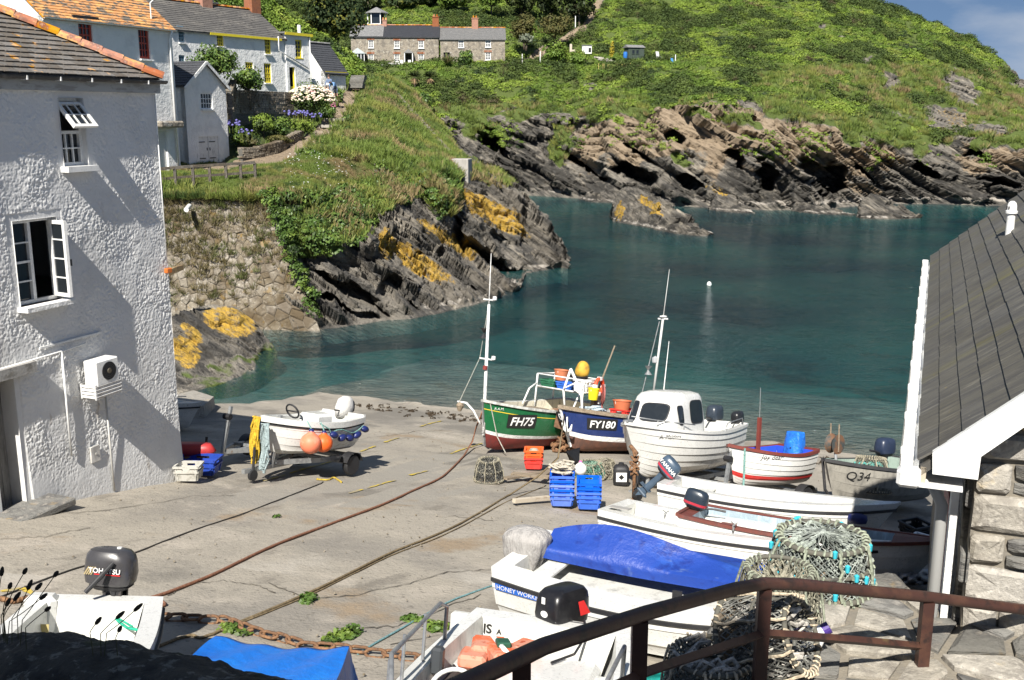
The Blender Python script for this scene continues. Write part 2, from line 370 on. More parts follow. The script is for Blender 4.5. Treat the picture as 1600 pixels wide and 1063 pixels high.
def build_hillside():
 K = [  # px: waterline y, cliff top y, its set-back, then (y, D) up the hill to the ridge
  (120, 304, 240, 3, (170, 132), (150, 134), (140, 138), (70, 146), (0, 156), (-110, 190)),
  (380, 304, 235, 3, (160, 132), (135, 136), (125, 140), (60, 148), (0, 160), (-100, 190)),
  (560, 304, 220, 4, (150, 134), (108, 146), (101, 158), (45, 166), (0, 178), (-90, 205)),
  (640, 304, 200, 5, (150, 136), (107, 146), (101, 158), (42, 166), (-2, 180), (-90, 208)),
  (700, 304, 186, 5, (150, 137), (107, 146), (100, 158), (40, 166), (-2, 180), (-90, 210)),
  (760, 304, 184, 5, (150, 138), (108, 146), (100, 158), (42, 167), (-2, 182), (-85, 210)),
  (830, 306, 176, 6, (145, 138), (106, 146), (97, 157), (50, 167), (0, 184), (-80, 212)),
  (900, 310, 182, 6, (143, 138), (106, 146), (93, 156), (52, 166), (0, 185), (-78, 213)),
  (960, 316, 164, 6.5, (138, 136), (105, 146), (91, 155), (52, 165), (-3, 185), (-74, 211)),
  (1050, 322, 172, 6, (136, 131), (107, 143), (93, 152), (53, 164), (-2, 184), (-62, 206)),
  (1130, 326, 166, 6.5, (142, 129), (110, 140), (95, 150), (55, 163), (0, 182), (-48, 200)),
  (1200, 329, 190, 6, (155, 125), (120, 138), (100, 149), (62, 161), (10, 180), (-36, 198)),
  (1270, 328, 208, 6, (170, 122), (134, 136), (108, 148), (72, 160), (22, 178), (-22, 196)),
  (1350, 322, 224, 5.5, (188, 122), (152, 134), (122, 146), (86, 158), (42, 175), (1, 193)),
  (1400, 319, 226, 5.5, (196, 123), (162, 134), (132, 146), (97, 158), (55, 174), (14, 190)),
  (1450, 319, 224, 5.5, (200, 124), (170, 135), (141, 146), (108, 158), (70, 172), (33, 187)),
  (1500, 320, 222, 5.5, (204, 125), (178, 136), (151, 147), (122, 158), (88, 170), (55, 183)),
  (1540, 322, 218, 6, (205, 126), (183, 137), (159, 148), (134, 158), (106, 169), (82, 180)),
  (1570, 322, 214, 6, (204, 127), (186, 138), (164, 149), (144, 158), (122, 168), (101, 178)),
  (1600, 322, 212, 6, (204, 128), (189, 139), (172, 149), (158, 157), (142, 166), (126, 175)),
  (1660, 322, 222, 6, (216, 128), (207, 138), (196, 147), (188, 154), (178, 162), (168, 170)),
  (1790, 322, 270, 4, (266, 126), (262, 133), (258, 139), (254, 145), (248, 151), (240, 158))]
 keys = []
 for px, yw, yt, bk, *rest in K:
  D0 = dist_at(px, yw, SEA)
  keys.append((px, [(yw + 22, D0 - .4), (yw, D0), (yt, D0 + bk)] + list(rest) + [(rest[-1][0] + 30, rest[-1][1] + 40)]))
 P, PX, PY, T = loft(keys, (4, 84, 26, 22, 10, 28, 26, 26, 5), 2.6)
 nz = fbm(np.stack([P[..., 0] / 5, P[..., 1] / 5, P[..., 2] / 5], -1), 5, 3)
 edge = T + (nz - .5) * 1.1 + .25 * (fbm(P / 1.3, 4, 9) - .5)
 rock = 1 - sstep(1.92, 2.1, edge)
 for (cx, cy, rx, ry, a) in ((1502, 142, 33, 24, 35), (1480, 190, 42, 20, 25), (1392, 133, 18, 14, 40), (1545, 205, 50, 12, 8), (1312, 58, 9, 5, 10), (1285, 42, 6, 4, 0), (1352, 100, 9, 5, 0), (1583, 112, 26, 9, 40), (1600, 128, 20, 14, 20), (1400, 185, 30, 8, 12), (1270, 205, 40, 8, 12), (1165, 178, 30, 18, 5), (920, 133, 10, 5, 0)):
  rock = np.maximum(rock, 1 - sstep(.75, 1.12, ell(PX, PY, cx, cy, rx, ry, a) + (fbm(P / 1.6, 4, 12) - .5) * 1.6))
 rock = np.where(T < 1.2, 1, rock)
 # green tongues hanging over the cliff
 for (cx, cy, rx, ry, a) in ((880, 215, 26, 16, 80), (1150, 192, 34, 9, 20), (1090, 178, 20, 8, 10), (965, 190, 8, 6, 0), (1060, 252, 16, 8, 30), (870, 250, 20, 8, 60), (1400, 205, 50, 7, 5), (745, 195, 60, 14, 25)):
  rock = np.where(T > 1.1, np.minimum(rock, sstep(.7, 1.1, ell(PX, PY, cx, cy, rx, ry, a) + (fbm(P / 1.2, 4, 15) - .5) * 1.8)), rock)
 cave = 0
 for (cx, cy, rx, ry, a) in ((1291, 276, 36, 30, 25), (1196, 272, 12, 26, -35), (1152, 254, 9, 22, -40), (990, 272, 32, 10, 18), (1075, 282, 22, 7, 28), (778, 232, 40, 8, 35), (770, 214, 20, 4, 42), (1050, 212, 15, 9, 35), (1525, 246, 26, 6, 20), (1560, 290, 30, 7, 15), (905, 254, 40, 4, 32), (1172, 183, 13, 6, 30), (1440, 262, 32, 4, 30), (1345, 262, 30, 4, 40), (1010, 246, 30, 3, 33)):
  cave = np.maximum(cave, (1 - sstep(.62, 1.05, ell(PX, PY, cx, cy, rx, ry, a) + (fbm(P / np.array([2.2, 3, 1.2]), 4, 21) - .5) * 2.0 - .06 * strata(P, math.radians(38), ((2.0, 3.0),), 77))) * min(7.0, .2 * (rx + ry)))
 face = rock * sstep(1.0, 1.1, T)
 d = strata(P, math.radians(38), ((3.4, 2.3), (1.3, 1.15), (.5, .42)), 2) + (fbm(P / 2.5, 5, 5) - .5) * 1.6 + (fbm(P / 7, 3, 6) - .5) * 3
 P = P + (face * d)[..., None] * np.array([0, -.92, .2]) * np.where(T > 2.4, .55, 1.0)[..., None]
 P = push_back(P, cave)
 veg = 1 - rock
 P = P + (veg * ((fbm(P / 2.2, 4, 8) - .35) * 1.3 + (fbm(P / 9, 3, 18) - .5) * 2.6))[..., None] * np.array([0, -.35, .9])
 lowm = 1 - sstep(1.25, 1.62, T + (fbm(P / 4, 4, 33) - .5) * .9)
 lowm = np.maximum(lowm, .92 * (1 - sstep(840, 930, PX + 140 * (fbm(P / 5, 3, 34) - .5))))
 tan = np.clip((1 - lowm) * sstep(.35, .6, fbm(P / np.array([6., 6, 3]), 4, 41) + .14 * sstep(920, 980, PX) * (1 - sstep(1350, 1450, PX)) + .12 * (T - 1.5)) , 0, 1) * (T < 2.3)
 pale = (1 - sstep(.0, .9, np.abs(P[..., 2] - SEA - .45))) * .75
 lich = ((ell(PX, PY, 1495, 185, 32, 14, 25) < 1) | (ell(PX, PY, 1370, 240, 50, 14, 20) < 1) | (ell(PX, PY, 1115, 295, 16, 8, 25) < 1)) * .42
 dry = veg * np.maximum(sstep(.60, .7, fbm(P / 6, 4, 51)) * .7, (1 - sstep(2.1, 2.5, T)) * .55)
 track = 1 - sstep(5, 13, np.abs((PX - 925) * .9 + (PY - 25) * .62) + 6 * fbm(P / 3, 3, 71))     # bare earth path down the hill
 track = np.maximum(track * (PY < 52), (1 - sstep(3, 8, np.abs(PY - 88 + (PX - 830) * .55))) * (PX > 790) * (PX < 905))
 me = mesh_np('hillside', P, gridq(*T.shape), M_cliff, True, {'veg': veg * .95 * (1 - track), 'tan': np.maximum(tan * face, track) * .9, 'wet': lowm * face * .6, 'lichen': lich * rock, 'pale': pale * face, 'dry': dry * .5})
 o = tag(put('hillside', me), 'green headland hillside above the far slate cliffs', kind='structure')
 return P, veg * (1 - track) * (T > 1.1) * (T < 8.3), T, PX, PY
HILL = build_hillside()
def build_headland():
 wl = lambda px, py: (py, dist_at(px, py, SEA))
 K = [(170, [(540, 47.6), (500, 47.8), (420, 48.0), (400, 48.05), (370, 48.1), (345, 48.2), (300, 50.5), (262, 57), (235, 72), (225, 82)]),
  (252, [(540, 47.6), (500, 47.8), (420, 48.0), (390, 48.05), (350, 48.1), (309, 48.2), (284, 51.5), (258, 58), (205, 74), (190, 84)]),
  (340, [(545, 47.6), (505, 47.8), (420, 48.0), (390, 48.05), (350, 48.1), (308, 48.2), (280, 52), (256, 60), (205, 74), (190, 84)]),
  (410, [(560, 45.4), (526, 46.4), (420, 48.0), (390, 48.05), (350, 48.1), (306, 48.2), (270, 53), (246, 61.5), (205, 74), (190, 84)]),
  (450, [(545, 44.8), (522, 45.8), (425, 47.6), (395, 48.0), (350, 48.4), (305, 49.0), (262, 55), (234, 64.5), (196, 74), (182, 84)]),
  (490, [(535, 44.9), (517, 46.0), (430, 47.6), (405, 48.6), (375, 48.0), (305, 50.6), (256, 57), (216, 68), (180, 78), (168, 86)]),
  (520, [(530, 45.2), (512, 46.4), (432, 48.2), (412, 49.0), (388, 48.4), (315, 52), (254, 59), (195, 74), (158, 84), (150, 92)]),
  (560, [(526, 45.9), (507, 47.2), (430, 49.4), (415, 50.2), (392, 49.8), (325, 53.5), (250, 62), (176, 80.5), (122, 98), (116, 112)]),
  (600, [(516, 47), (500, 48.2), (408, 50.6), (396, 51.2), (378, 51.2), (318, 55.5), (246, 64), (182, 82), (128, 99), (121, 112)]),
  (640, [(512, 47.6), (496, 48.6), (394, 52.6), (384, 53), (372, 53.6), (315, 58), (262, 66), (208, 82), (150, 99), (143, 112)]),
  (680, [(505, 48.4), (489, 49.8), (400, 54.6), (385, 56.4), (362, 57), (305, 62), (272, 67), (238, 80), (196, 97), (188, 110)]),
  (706, [(500, 49), (483, 50.8), (410, 55.4), (370, 60), (345, 60.6), (290, 65), (278, 67.5), (262, 73), (228, 92), (220, 106)]),
  (730, [(496, 50), (478, 51.9), (418, 55.8), (388, 64), (368, 61.4), (306, 66), (290, 68), (274, 72), (250, 88), (240, 102)]),
  (770, [(485, 51.5), (468, 53.8), (436, 56.4), (410, 66), (396, 62.6), (338, 67.6), (306, 69), (292, 71.5), (272, 82), (268, 96)]),
  (800, [(472, 54), (458, 56.2), (449, 57.2), (424, 66), (416, 63.4), (360, 68), (326, 69.6), (312, 72), (296, 78), (292, 90)]),
  (812, [(466, 55), (452, 57.3), (447, 58.0), (424, 65.5), (418, 63.8), (370, 68), (336, 69.6), (322, 72), (308, 76), (304, 88)]),
  (822, [(434, 61), (424, 63.2), (421, 63.8), (418, 64.2), (410, 64.6), (380, 68), (348, 69.6), (336, 72), (322, 75), (318, 86)]),
  (850, [(430, 62.5), (420, 64.4), (414, 65.2), (408, 65.6), (400, 66.4), (388, 68), (366, 69.6), (356, 71), (346, 74), (342, 84)]),
  (874, [(426, 63.8), (416, 65.6), (412, 66.2), (409, 66.6), (405, 67.2), (400, 68), (390, 69.2), (384, 70.4), (378, 72.5), (374, 80)]),
  (888, [(432, 64.0), (420, 65.0), (418, 66.0), (417, 66.6), (415, 67.2), (413, 68), (411, 69), (410, 70), (410, 71), (412, 75)])]
 keys = [(px, [(r[1][0] + 26, r[1][1] - .3)] + list(r[1:])) for px, r in K]
 P, PX, PY, T = loft(keys, (5, 46, 14, 18, 34, 36, 34, 34, 5), 1.5)
 nz = fbm(P / 2.2, 5, 103)
 e = T + (nz - .5) * 1.2
 lim = np.interp(PX, [430, 500, 560, 600, 640, 700, 720, 780, 830, 890], [2.3, 3.4, 4.25, 4.95, 5.15, 5.5, 6.4, 7.2, 9, 9])
 rock = 1 - sstep(lim - .12, lim + .12, e)
 rock = np.where(PX < 420, (T < 4.6) * 1.0, rock)
 ivy = 1 - sstep(.8, 1.1, ell(PX, PY, 688, 305, 26, 42, -20) + (nz - .5))
 rock = np.minimum(rock, 1 - ivy)
 bare = (1 - sstep(.7, 1.1, ell(PX, PY, 615, 290, 70, 11, 42) + (nz - .5) * 1.4)) * .8
 rock = np.maximum(rock, bare)
 rock = np.maximum(rock, (1 - sstep(.7, 1.1, ell(PX, PY, 745, 262, 60, 9, 42) + (nz - .5))))
 cave = 0
 for (cx, cy, rx, ry, a, k) in ((540, 452, 58, 9, 25, 2.2), (575, 478, 50, 8, 30, 2.0), (610, 452, 20, 22, 20, 1.6), (520, 476, 30, 6, 28, 1.8), (660, 452, 34, 5, 36, 1.1), (655, 398, 9, 4, 30, .8), (690, 398, 10, 4, 35, .8), (500, 432, 22, 12, 25, 2.0), (735, 447, 20, 3, 35, .6), (715, 360, 9, 26, 0, 2.4), (560, 495, 40, 5, 5, 1.0), (640, 478, 18, 5, 30, .9), (800, 385, 40, 4, 30, .7), (475, 330, 12, 12, 0, 1.2), (610, 210, 30, 10, 40, .8)):
  cave = np.maximum(cave, (1 - sstep(.6, 1.08, ell(PX, PY, cx, cy, rx, ry, a) + (fbm(P / np.array([.9, 1.2, .6]), 3, 121) - .5) * .9)) * k)
 face = rock * sstep(1.0, 1.15, T)
 d = strata(P, math.radians(40), ((1.6, .95), (.6, .5), (.22, .18)), 102) + (fbm(P / 1.2, 5, 105) - .5) * .5 + (fbm(P / 3.5, 3, 106) - .5) * .9
 P = P + (face * d * np.where(PX < 425, .25, 1))[..., None] * np.array([.25, -.7, .5])
 P = push_back(P, cave * np.where(PX < 425, 0, 1))
 veg = 1 - rock
 lump = (fbm(P / 1.1, 4, 108) - .35) * .7 * sstep(3.2, 4.2, T) * (1 - .75 * (ell(PX, PY, 420, 262, 130, 30) < 1))
 P = P + (veg * (lump + ivy * .9))[..., None] * np.array([0, -.35, .9])
 orange = np.maximum(1 - sstep(.6, 1.3, ell(PX, PY, 770, 332, 78, 20, 33)), np.maximum(1 - sstep(.6, 1.3, ell(PX, PY, 652, 405, 78, 15, 34)), np.maximum(1 - sstep(.6, 1.3, ell(PX, PY, 700, 372, 70, 12, 32)), 1 - sstep(.6, 1.3, ell(PX, PY, 602, 384, 22, 14, 50)))))
 orange = np.maximum(orange, .8 * (1 - sstep(.8, 1.2, ell(PX, PY, 640, 262, 12, 6, 40))))
 wet = np.clip((1 - sstep(SEA + .5, SEA + 2.2, P[..., 2] + (fbm(P / 1.5, 4, 133) - .5) * 2)) * .9 + (PX < 640) * (T < 3.6) * .35, 0, 1)
 pale = (1 - sstep(0, .35, np.abs(P[..., 2] - SEA - .22))) * .6
 # the trodden path up to the cottages
 pp = [on for on in ((300, 264), (380, 257), (450, 236), (505, 206), (530, 176), (548, 148), (558, 126), (562, 118))]
 ppx = np.interp(PY, [p[1] for p in pp][::-1], [p[0] for p in pp][::-1]); wid = np.interp(PY, [118, 150, 200, 232, 240, 265], [9, 12, 16, 28, 40, 60])
 path = (1 - sstep(.8, 1.15, np.abs(PX - ppx) / wid + (fbm(P / .9, 3, 140) - .5) * .5)) * (PY < 268) * (PY > 100) * (PX < 575)
 P[..., 2] -= path * .12
 dry = np.clip(veg * (sstep(.5, .66, fbm(P / 2.5, 4, 151)) * .8 + .5 * (1 - sstep(.7, 1.2, ell(PX, PY, 590, 165, 28, 40)))), 0, 1)
 me = mesh_np('headland', P, gridq(*T.shape), M_cliff, True, {'veg': veg * (1 - path) * .95, 'tan': path * .95 + bare * .1, 'wet': wet * face * .36, 'lichen': orange * rock * (PY > 200) * .62, 'pale': pale * face, 'dry': dry * (1 - path) * .6})
 tag(put('headland', me), 'near rocky spit with orange lichen, grass and cottages path', kind='structure')
 near = (np.abs(PX - ppx - .5 * wid) / wid < 2.6) * (PY < 225) * (PY > 100)
 return P, veg * (1 - path) * (1 - .93 * near) * (T < 8.2) * (T > 2.2), T, PX, PY
HEAD = build_headland()
def small_bank():
 K = [(330, [(175, 86), (150, 88), (60, 96), (-40, 104), (-30, 112)]), (400, [(175, 88), (150, 90), (70, 98), (-6, 106), (4, 114)]),
   (450, [(175, 90), (150, 92), (80, 100), (28, 107), (36, 115)]), (500, [(175, 92), (150, 94), (95, 102), (60, 108), (66, 116)]), (545, [(178, 94), (150, 96), (112, 102), (88, 108), (92, 116)]), (566, [(180, 96), (150, 98), (124, 102), (110, 106), (112, 114)])]
 P, PX, PY, T = loft(K, (6, 22, 22, 5), 4)
 P = P + ((fbm(P / 2.2, 4, 208) - .4) * 1.2)[..., None] * np.array([0, -.35, .9])
 tag(put('hillside_bank', mesh_np('hillside_bank', P, gridq(*T.shape), M_cliff, True, {'veg': T * 0 + 1, 'dry': sstep(.5, .65, fbm(P / 4, 3, 209)) * .4})), kind='structure', label='steep green bank rising behind the white cottages')
 return P, T * 0 + (T < 3.2), T, PX, PY
BANK = small_bank()
# ------------------------------------------------------------------ slipway, seabed, sea
def build_slip():
 us = np.arange(-5, 39, .12); vs = np.arange(-30, 9, .12)
 A, B = np.meshgrid(us, vs, indexing='ij')
 z = slip_z(A); z = np.where(A > 29.6, slip_z(29.6) - (A - 29.6) * .075, z)
 P = A[..., None] * U + B[..., None] * V; P[..., 2] = z
 P[..., 2] += (fbm(P / 1.8, 4, 301) - .5) * .07 + (fbm(P / .35, 3, 302) - .5) * .018 - .06
 und = sstep(28.5, 31, A + .5 * (fbm(P / 3, 3, 304) - .5)); P[..., 2] -= und * (fbm(P / 1.0, 4, 303) * .12)
 P[..., 2] -= .6 * sstep(-19.5, -21.5, B + (fbm(P / 3, 3, 305) - .5) * 3)
 x = P[..., 0]; y = P[..., 1]
 setts = (1 - sstep(.85, 1.1, np.hypot((A - 17.2) / 4.2, (B + 9.6) / 2.0) + (fbm(P / 1.2, 3, 311) - .5) * .5)) * sstep(.4, .6, fbm((np.stack([A * .35, B * 3.2, A * 0], -1)), 4, 312) + .1)
 damp = sstep(28.2, 30.5, A + (fbm(P / 2.5, 4, 313) - .5) * 3) * .3
 patch = ((A < 8.6 + .4 * (B + 9)) & (B < -7.6) & (A > 4)) * .45 + ((A > 10.3 + (B + 6) * .2) & (A < 11.6 + (B + 6) * .2) & (B > -8) & (B < -2)) * .4
 me = mesh_np('slipway', P, gridq(*A.shape), M_conc, True, {'setts': setts * .7, 'damp': damp, 'patch': patch})
 o = tag(put('slipway', me), 'sunlit concrete slipway running down into the cove', kind='structure')
 # joints and cracks between the pours: shallow strips with their own width
 M_crack = mat('joint_dirt', (.075, .065, .05), .95, (((.14, .125, .1), 9, .45, .6),), world=True)
 cr = [[(0, 838), (70, 833), (150, 818)], [(45, 838), (95, 858), (180, 905), (225, 922)], [(260, 925), (300, 905), (350, 902), (400, 908), (432, 922)], [(560, 975), (620, 970), (700, 940), (760, 920)],
    [(420, 905), (480, 930), (560, 922), (640, 905), (700, 888), (780, 885)], [(700, 745), (780, 760), (860, 770), (930, 800)], [(700, 800), (780, 808)], [(300, 760), (420, 772), (560, 800), (700, 806)],
    [(610, 1000), (690, 985), (760, 975)], [(420, 700), (520, 690), (640, 672), (700, 668)], [(60, 800), (180, 792), (300, 772), (380, 768)]]
 for k, pl in enumerate(cr[:1] + cr[2:5] + cr[6:7] + cr[8:]):
  mb = MB(); pts = []
  for (a, b) in zip(pl, pl[1:]):
   for t in np.linspace(0, 1, 9)[:-1]: pts.append(on_slip(a[0] + (b[0] - a[0]) * t + R.uniform(-2, 2), a[1] + (b[1] - a[1]) * t + R.uniform(-1.4, 1.4), 0))
  top = []
  for i, p in enumerate(pts):
   p = p.copy(); w = .003 + .008 * R.random()
   p[2] = slip_z(p @ U) + (fbm(np.array([p]) / 1.8, 4, 301)[0] - .5) * .07 - .06 + .012
   top.append((p, w))
  vs_ = []
  for i, (p, w) in enumerate(top):
   d = top[min(i + 1, len(top) - 1)][0] - top[max(i - 1, 0)][0]; nrm = np.array([-d[1], d[0], 0]); nrm /= np.linalg.norm(nrm) + 1e-9
   vs_ += [p - nrm * w, p + nrm * w]
  mb.add(vs_, [(2 * i, 2 * i + 1, 2 * i + 3, 2 * i + 2) for i in range(len(top) - 1)])
  mb.obj('crack', M_crack, o)
 M_yel = mat('worn_yellow_paint', (.50, .37, .05), .8, (((.30, .26, .17), 7, .42, .6),), world=True)
 for (x0, y0, x1, y1) in ((411, 747, 445, 738), (452, 736, 520, 718), (530, 715, 552, 707), (562, 703, 586, 694), (600, 688, 622, 681), (545, 766, 566, 760), (574, 758, 618, 746), (640, 738, 668, 731), (704, 706, 752, 690), (655, 664, 690, 655), (0, 918, 40, 914), (40, 916, 62, 928)):
  a, b = on_slip(x0, y0), on_slip(x1, y1); n = max(3, int(np.linalg.norm(b - a) / .12)); mb = MB(); vs_ = []
  d = b - a; nr = np.array([-d[1], d[0], 0]); nr /= np.linalg.norm(nr)
  for i in range(n + 1):
   p = a + d * i / n; p[2] = slip_z(p @ U) + (fbm(np.array([p]) / 1.8, 4, 301)[0] - .5) * .07 - .06 + .016
   w = .035 + .014 * R.uniform(-1, 1); vs_ += [p - nr * w, p + nr * w * R.uniform(.6, 1)]
  mb.add(vs_, [(2 * i, 2 * i + 1, 2 * i + 3, 2 * i + 2) for i in range(n)]); mb.obj('painted_line', M_yel, o)
 return o
SLIP = build_slip()
def build_sea():
 xs = np.arange(-75, 120, 1.6); ys = np.arange(22, 200, 1.6)
 A, B = np.meshgrid(xs, ys, indexing='ij'); P = np.stack([A, B, A * 0], -1)
 u = A * U[0] + B * U[1]
 P[..., 2] = SEA - .9 - np.clip((u - 31) * .07, -1.2, 2.6) + (fbm(P / 6, 4, 401) - .5) * 1.3
 tag(put('seabed', mesh_np('seabed', P, gridq(*A.shape), M_sand, True)), 'sandy seabed with dark weed patches under the cove water', kind='structure')
 m = bpy.data.materials.new('sea_water'); m.use_nodes = True; n, l = m.node_tree.nodes, m.node_tree.links; n.clear()
 out = n.new('ShaderNodeOutputMaterial'); mix = n.new('ShaderNodeMixShader'); fr = n.new('ShaderNodeFresnel'); fr.inputs['IOR'].default_value = 1.33
 gl = n.new('ShaderNodeBsdfGlossy'); gl.inputs['Roughness'].default_value = .05; tr = n.new('ShaderNodeBsdfTransparent'); df = n.new('ShaderNodeBsdfDiffuse'); df.inputs['Color'].default_value = (.017, .088, .080, 1); body = n.new('ShaderNodeMixShader'); body.inputs[0].default_value = .2
 geo = n.new('ShaderNodeNewGeometry'); prev = None
 wn_ = n.new('ShaderNodeTexNoise'); wn_.inputs['Scale'].default_value = .075; wn_.inputs['Detail'].default_value = 6; wr = n.new('ShaderNodeValToRGB'); l.new(geo.outputs['Position'], wn_.inputs['Vector']); l.new(wn_.outputs['Fac'], wr.inputs[0]); l.new(wr.outputs[0], df.inputs['Color'])
 wr.color_ramp.elements[0].position = .40; wr.color_ramp.elements[0].color = (.014, .075, .10, 1); wr.color_ramp.elements[1].position = .62; wr.color_ramp.elements[1].color = (.042, .185, .175, 1)   # weed beds and sand showing through
 for sc, st, dist, ang in ((.4, (1, 2.2, 1), .35, .35), (1.7, (1, 2.6, 1), .24, .2), (5.0, (1, 1.8, 1), .15, .5)):
  mp = n.new('ShaderNodeMapping'); mp.inputs['Scale'].default_value = st; mp.inputs['Rotation'].default_value = (0, 0, ang)
  nz = n.new('ShaderNodeTexNoise'); nz.inputs['Scale'].default_value = sc; nz.inputs['Detail'].default_value = 3
  l.new(geo.outputs['Position'], mp.inputs[0]); l.new(mp.outputs[0], nz.inputs['Vector'])
  b = n.new('ShaderNodeBump'); b.inputs['Strength'].default_value = .8; b.inputs['Distance'].default_value = dist
  l.new(nz.outputs['Fac'], b.inputs['Height'])
  if prev: l.new(prev, b.inputs['Normal'])
  prev = b.outputs[0]
 l.new(prev, fr.inputs['Normal']); l.new(prev, gl.inputs['Normal'])
 l.new(fr.outputs[0], mix.inputs[0]); l.new(tr.outputs[0], body.inputs[1]); l.new(df.outputs[0], body.inputs[2]); l.new(body.outputs[0], mix.inputs[1]); l.new(gl.outputs[0], mix.inputs[2]); l.new(mix.outputs[0], out.inputs['Surface'])
 ab = n.new('ShaderNodeVolumeAbsorption'); ab.inputs['Color'].default_value = (0.0, .60, .66, 1); ab.inputs['Density'].default_value = .36
 l.new(ab.outputs[0], out.inputs['Volume'])
 mb = MB().add([(-76, 21, -7), (122, 21, -7), (122, 201, -7), (-76, 201, -7), (-76, 21, SEA), (122, 21, SEA), (122, 201, SEA), (-76, 201, SEA)], [(3, 2, 1, 0), (4, 5, 6, 7), (0, 1, 5, 4), (1, 2, 6, 5), (2, 3, 7, 6), (3, 0, 4, 7)])
 tag(mb.obj('sea', m), 'calm teal water of the cove', kind='structure')
 g = MB().add([(-400, 20, -7.5), (500, 20, -7.5), (500, 900, -7.5), (-400, 900, -7.5)], [(0, 1, 2, 3)])
 tag(g.obj('ocean_floor', M_sand), kind='structure', label='sea floor beyond the cove')
build_sea()
# ------------------------------------------------------------------ greenery scattered over the ground that carries it
def leaf_clump(n, rad, leaf, flat=.7, seed=0, up=.3, mats=None, name='leaf_clump'):
 r = np.random.default_rng(seed); d = r.normal(size=(n, 3)); d /= np.linalg.norm(d, axis=1, keepdims=True); d[:, 2] = np.abs(d[:, 2])
 c = d * (rad * (.55 + .45 * r.random((n, 1)))) * np.array([1, 1, flat])
 nrm = d + r.normal(size=(n, 3)) * .55 + np.array([0, 0, up]); nrm /= np.linalg.norm(nrm, axis=1, keepdims=True)
 t = np.cross(nrm, r.normal(size=(n, 3))); t /= np.linalg.norm(t, axis=1, keepdims=True); b = np.cross(nrm, t)
 s = leaf * (.6 + .8 * r.random((n, 1)))
 P = np.stack([c - t * s, c - b * s * .55, c + t * s, c + b * s * .55], 1).reshape(-1, 3)
 return mesh_np(name, P, np.arange(4 * n).reshape(-1, 4), mats, False)
def grass_tuft(n, h, spread, seed=0, mats=None, w=.012):
 r = np.random.default_rng(seed); a = r.random(n) * 6.283; rr = spread * np.sqrt(r.random(n)); c = np.stack([rr * np.cos(a), rr * np.sin(a), a * 0], -1)
 a2 = r.random(n) * 6.283; side = np.stack([np.cos(a2), np.sin(a2), a * 0], -1) * w; lean = np.stack([np.cos(a), np.sin(a), a * 0], -1) * (h * (.2 + .5 * r.random((n, 1))))
 H = np.array([0, 0, 1]) * (h * (.55 + .6 * r.random((n, 1))))
 P = np.stack([c - side, c + side, c + lean + H + side * .3, c + lean + H - side * .3], 1).reshape(-1, 3)
 return mesh_np('grass_tuft', P, np.arange(4 * n).reshape(-1, 4), mats, False)
def scatter(name, pts, scl, proto, label, seed=0, kind='stuff', tilt=.25, parent=None):
 k = len(pts); r = np.random.default_rng(seed)
 me = bpy.data.meshes.new(name + '_points'); me.vertices.add(k); me.vertices.foreach_set('co', np.asarray(pts, np.float32).ravel())
 a = me.attributes.new('size', 'FLOAT', 'POINT'); a.data.foreach_set('value', np.asarray(scl, np.float32))
 a = me.attributes.new('turn', 'FLOAT_VECTOR', 'POINT'); a.data.foreach_set('vector', np.stack([r.normal(size=k) * tilt, r.normal(size=k) * tilt, r.random(k) * 6.283], -1).astype(np.float32).ravel())
 o = put(name, me, parent)
 ng = bpy.data.node_groups.new(name, 'GeometryNodeTree'); ng.interface.new_socket('Geometry', in_out='INPUT', socket_type='NodeSocketGeometry'); ng.interface.new_socket('Geometry', in_out='OUTPUT', socket_type='NodeSocketGeometry')
 N, L = ng.nodes, ng.links; gi = N.new('NodeGroupInput'); go = N.new('NodeGroupOutput'); ip = N.new('GeometryNodeInstanceOnPoints'); oi = N.new('GeometryNodeObjectInfo')
 po = bpy.data.objects.new(proto.name, proto); oi.inputs['Object'].default_value = po; oi.inputs['As Instance'].default_value = True
 s1 = N.new('GeometryNodeInputNamedAttribute'); s1.data_type = 'FLOAT'; s1.inputs['Name'].default_value = 'size'
 s2 = N.new('GeometryNodeInputNamedAttribute'); s2.data_type = 'FLOAT_VECTOR'; s2.inputs['Name'].default_value = 'turn'
 L.new(gi.outputs[0], ip.inputs['Points']); L.new(oi.outputs['Geometry'], ip.inputs['Instance'])
 L.new(s1.outputs[0], ip.inputs['Scale']); L.new(s2.outputs[0], ip.inputs['Rotation']); L.new(ip.outputs[0], go.inputs[0])
 md = o.modifiers.new('greenery', 'NODES'); md.node_group = ng
 return tag(o, label, kind=kind)
def sample(P, w, n, seed, jitter=.4):
 """n points on the grid, weighted by quad area and w."""
 r = np.random.default_rng(seed); a = np.linalg.norm(np.cross(P[1:, :-1] - P[:-1, :-1], P[:-1, 1:] - P[:-1, :-1]), axis=-1) * w[:-1, :-1]
 p = a.ravel() / a.sum(); idx = r.choice(a.size, n, p=p); i, j = np.unravel_index(idx, a.shape); f, g = r.random((2, n, 1))
 pts = P[i, j] * (1 - f) * (1 - g) + P[i + 1, j] * f * (1 - g) + P[i, j + 1] * (1 - f) * g + P[i + 1, j + 1] * f * g
 return pts, i, j
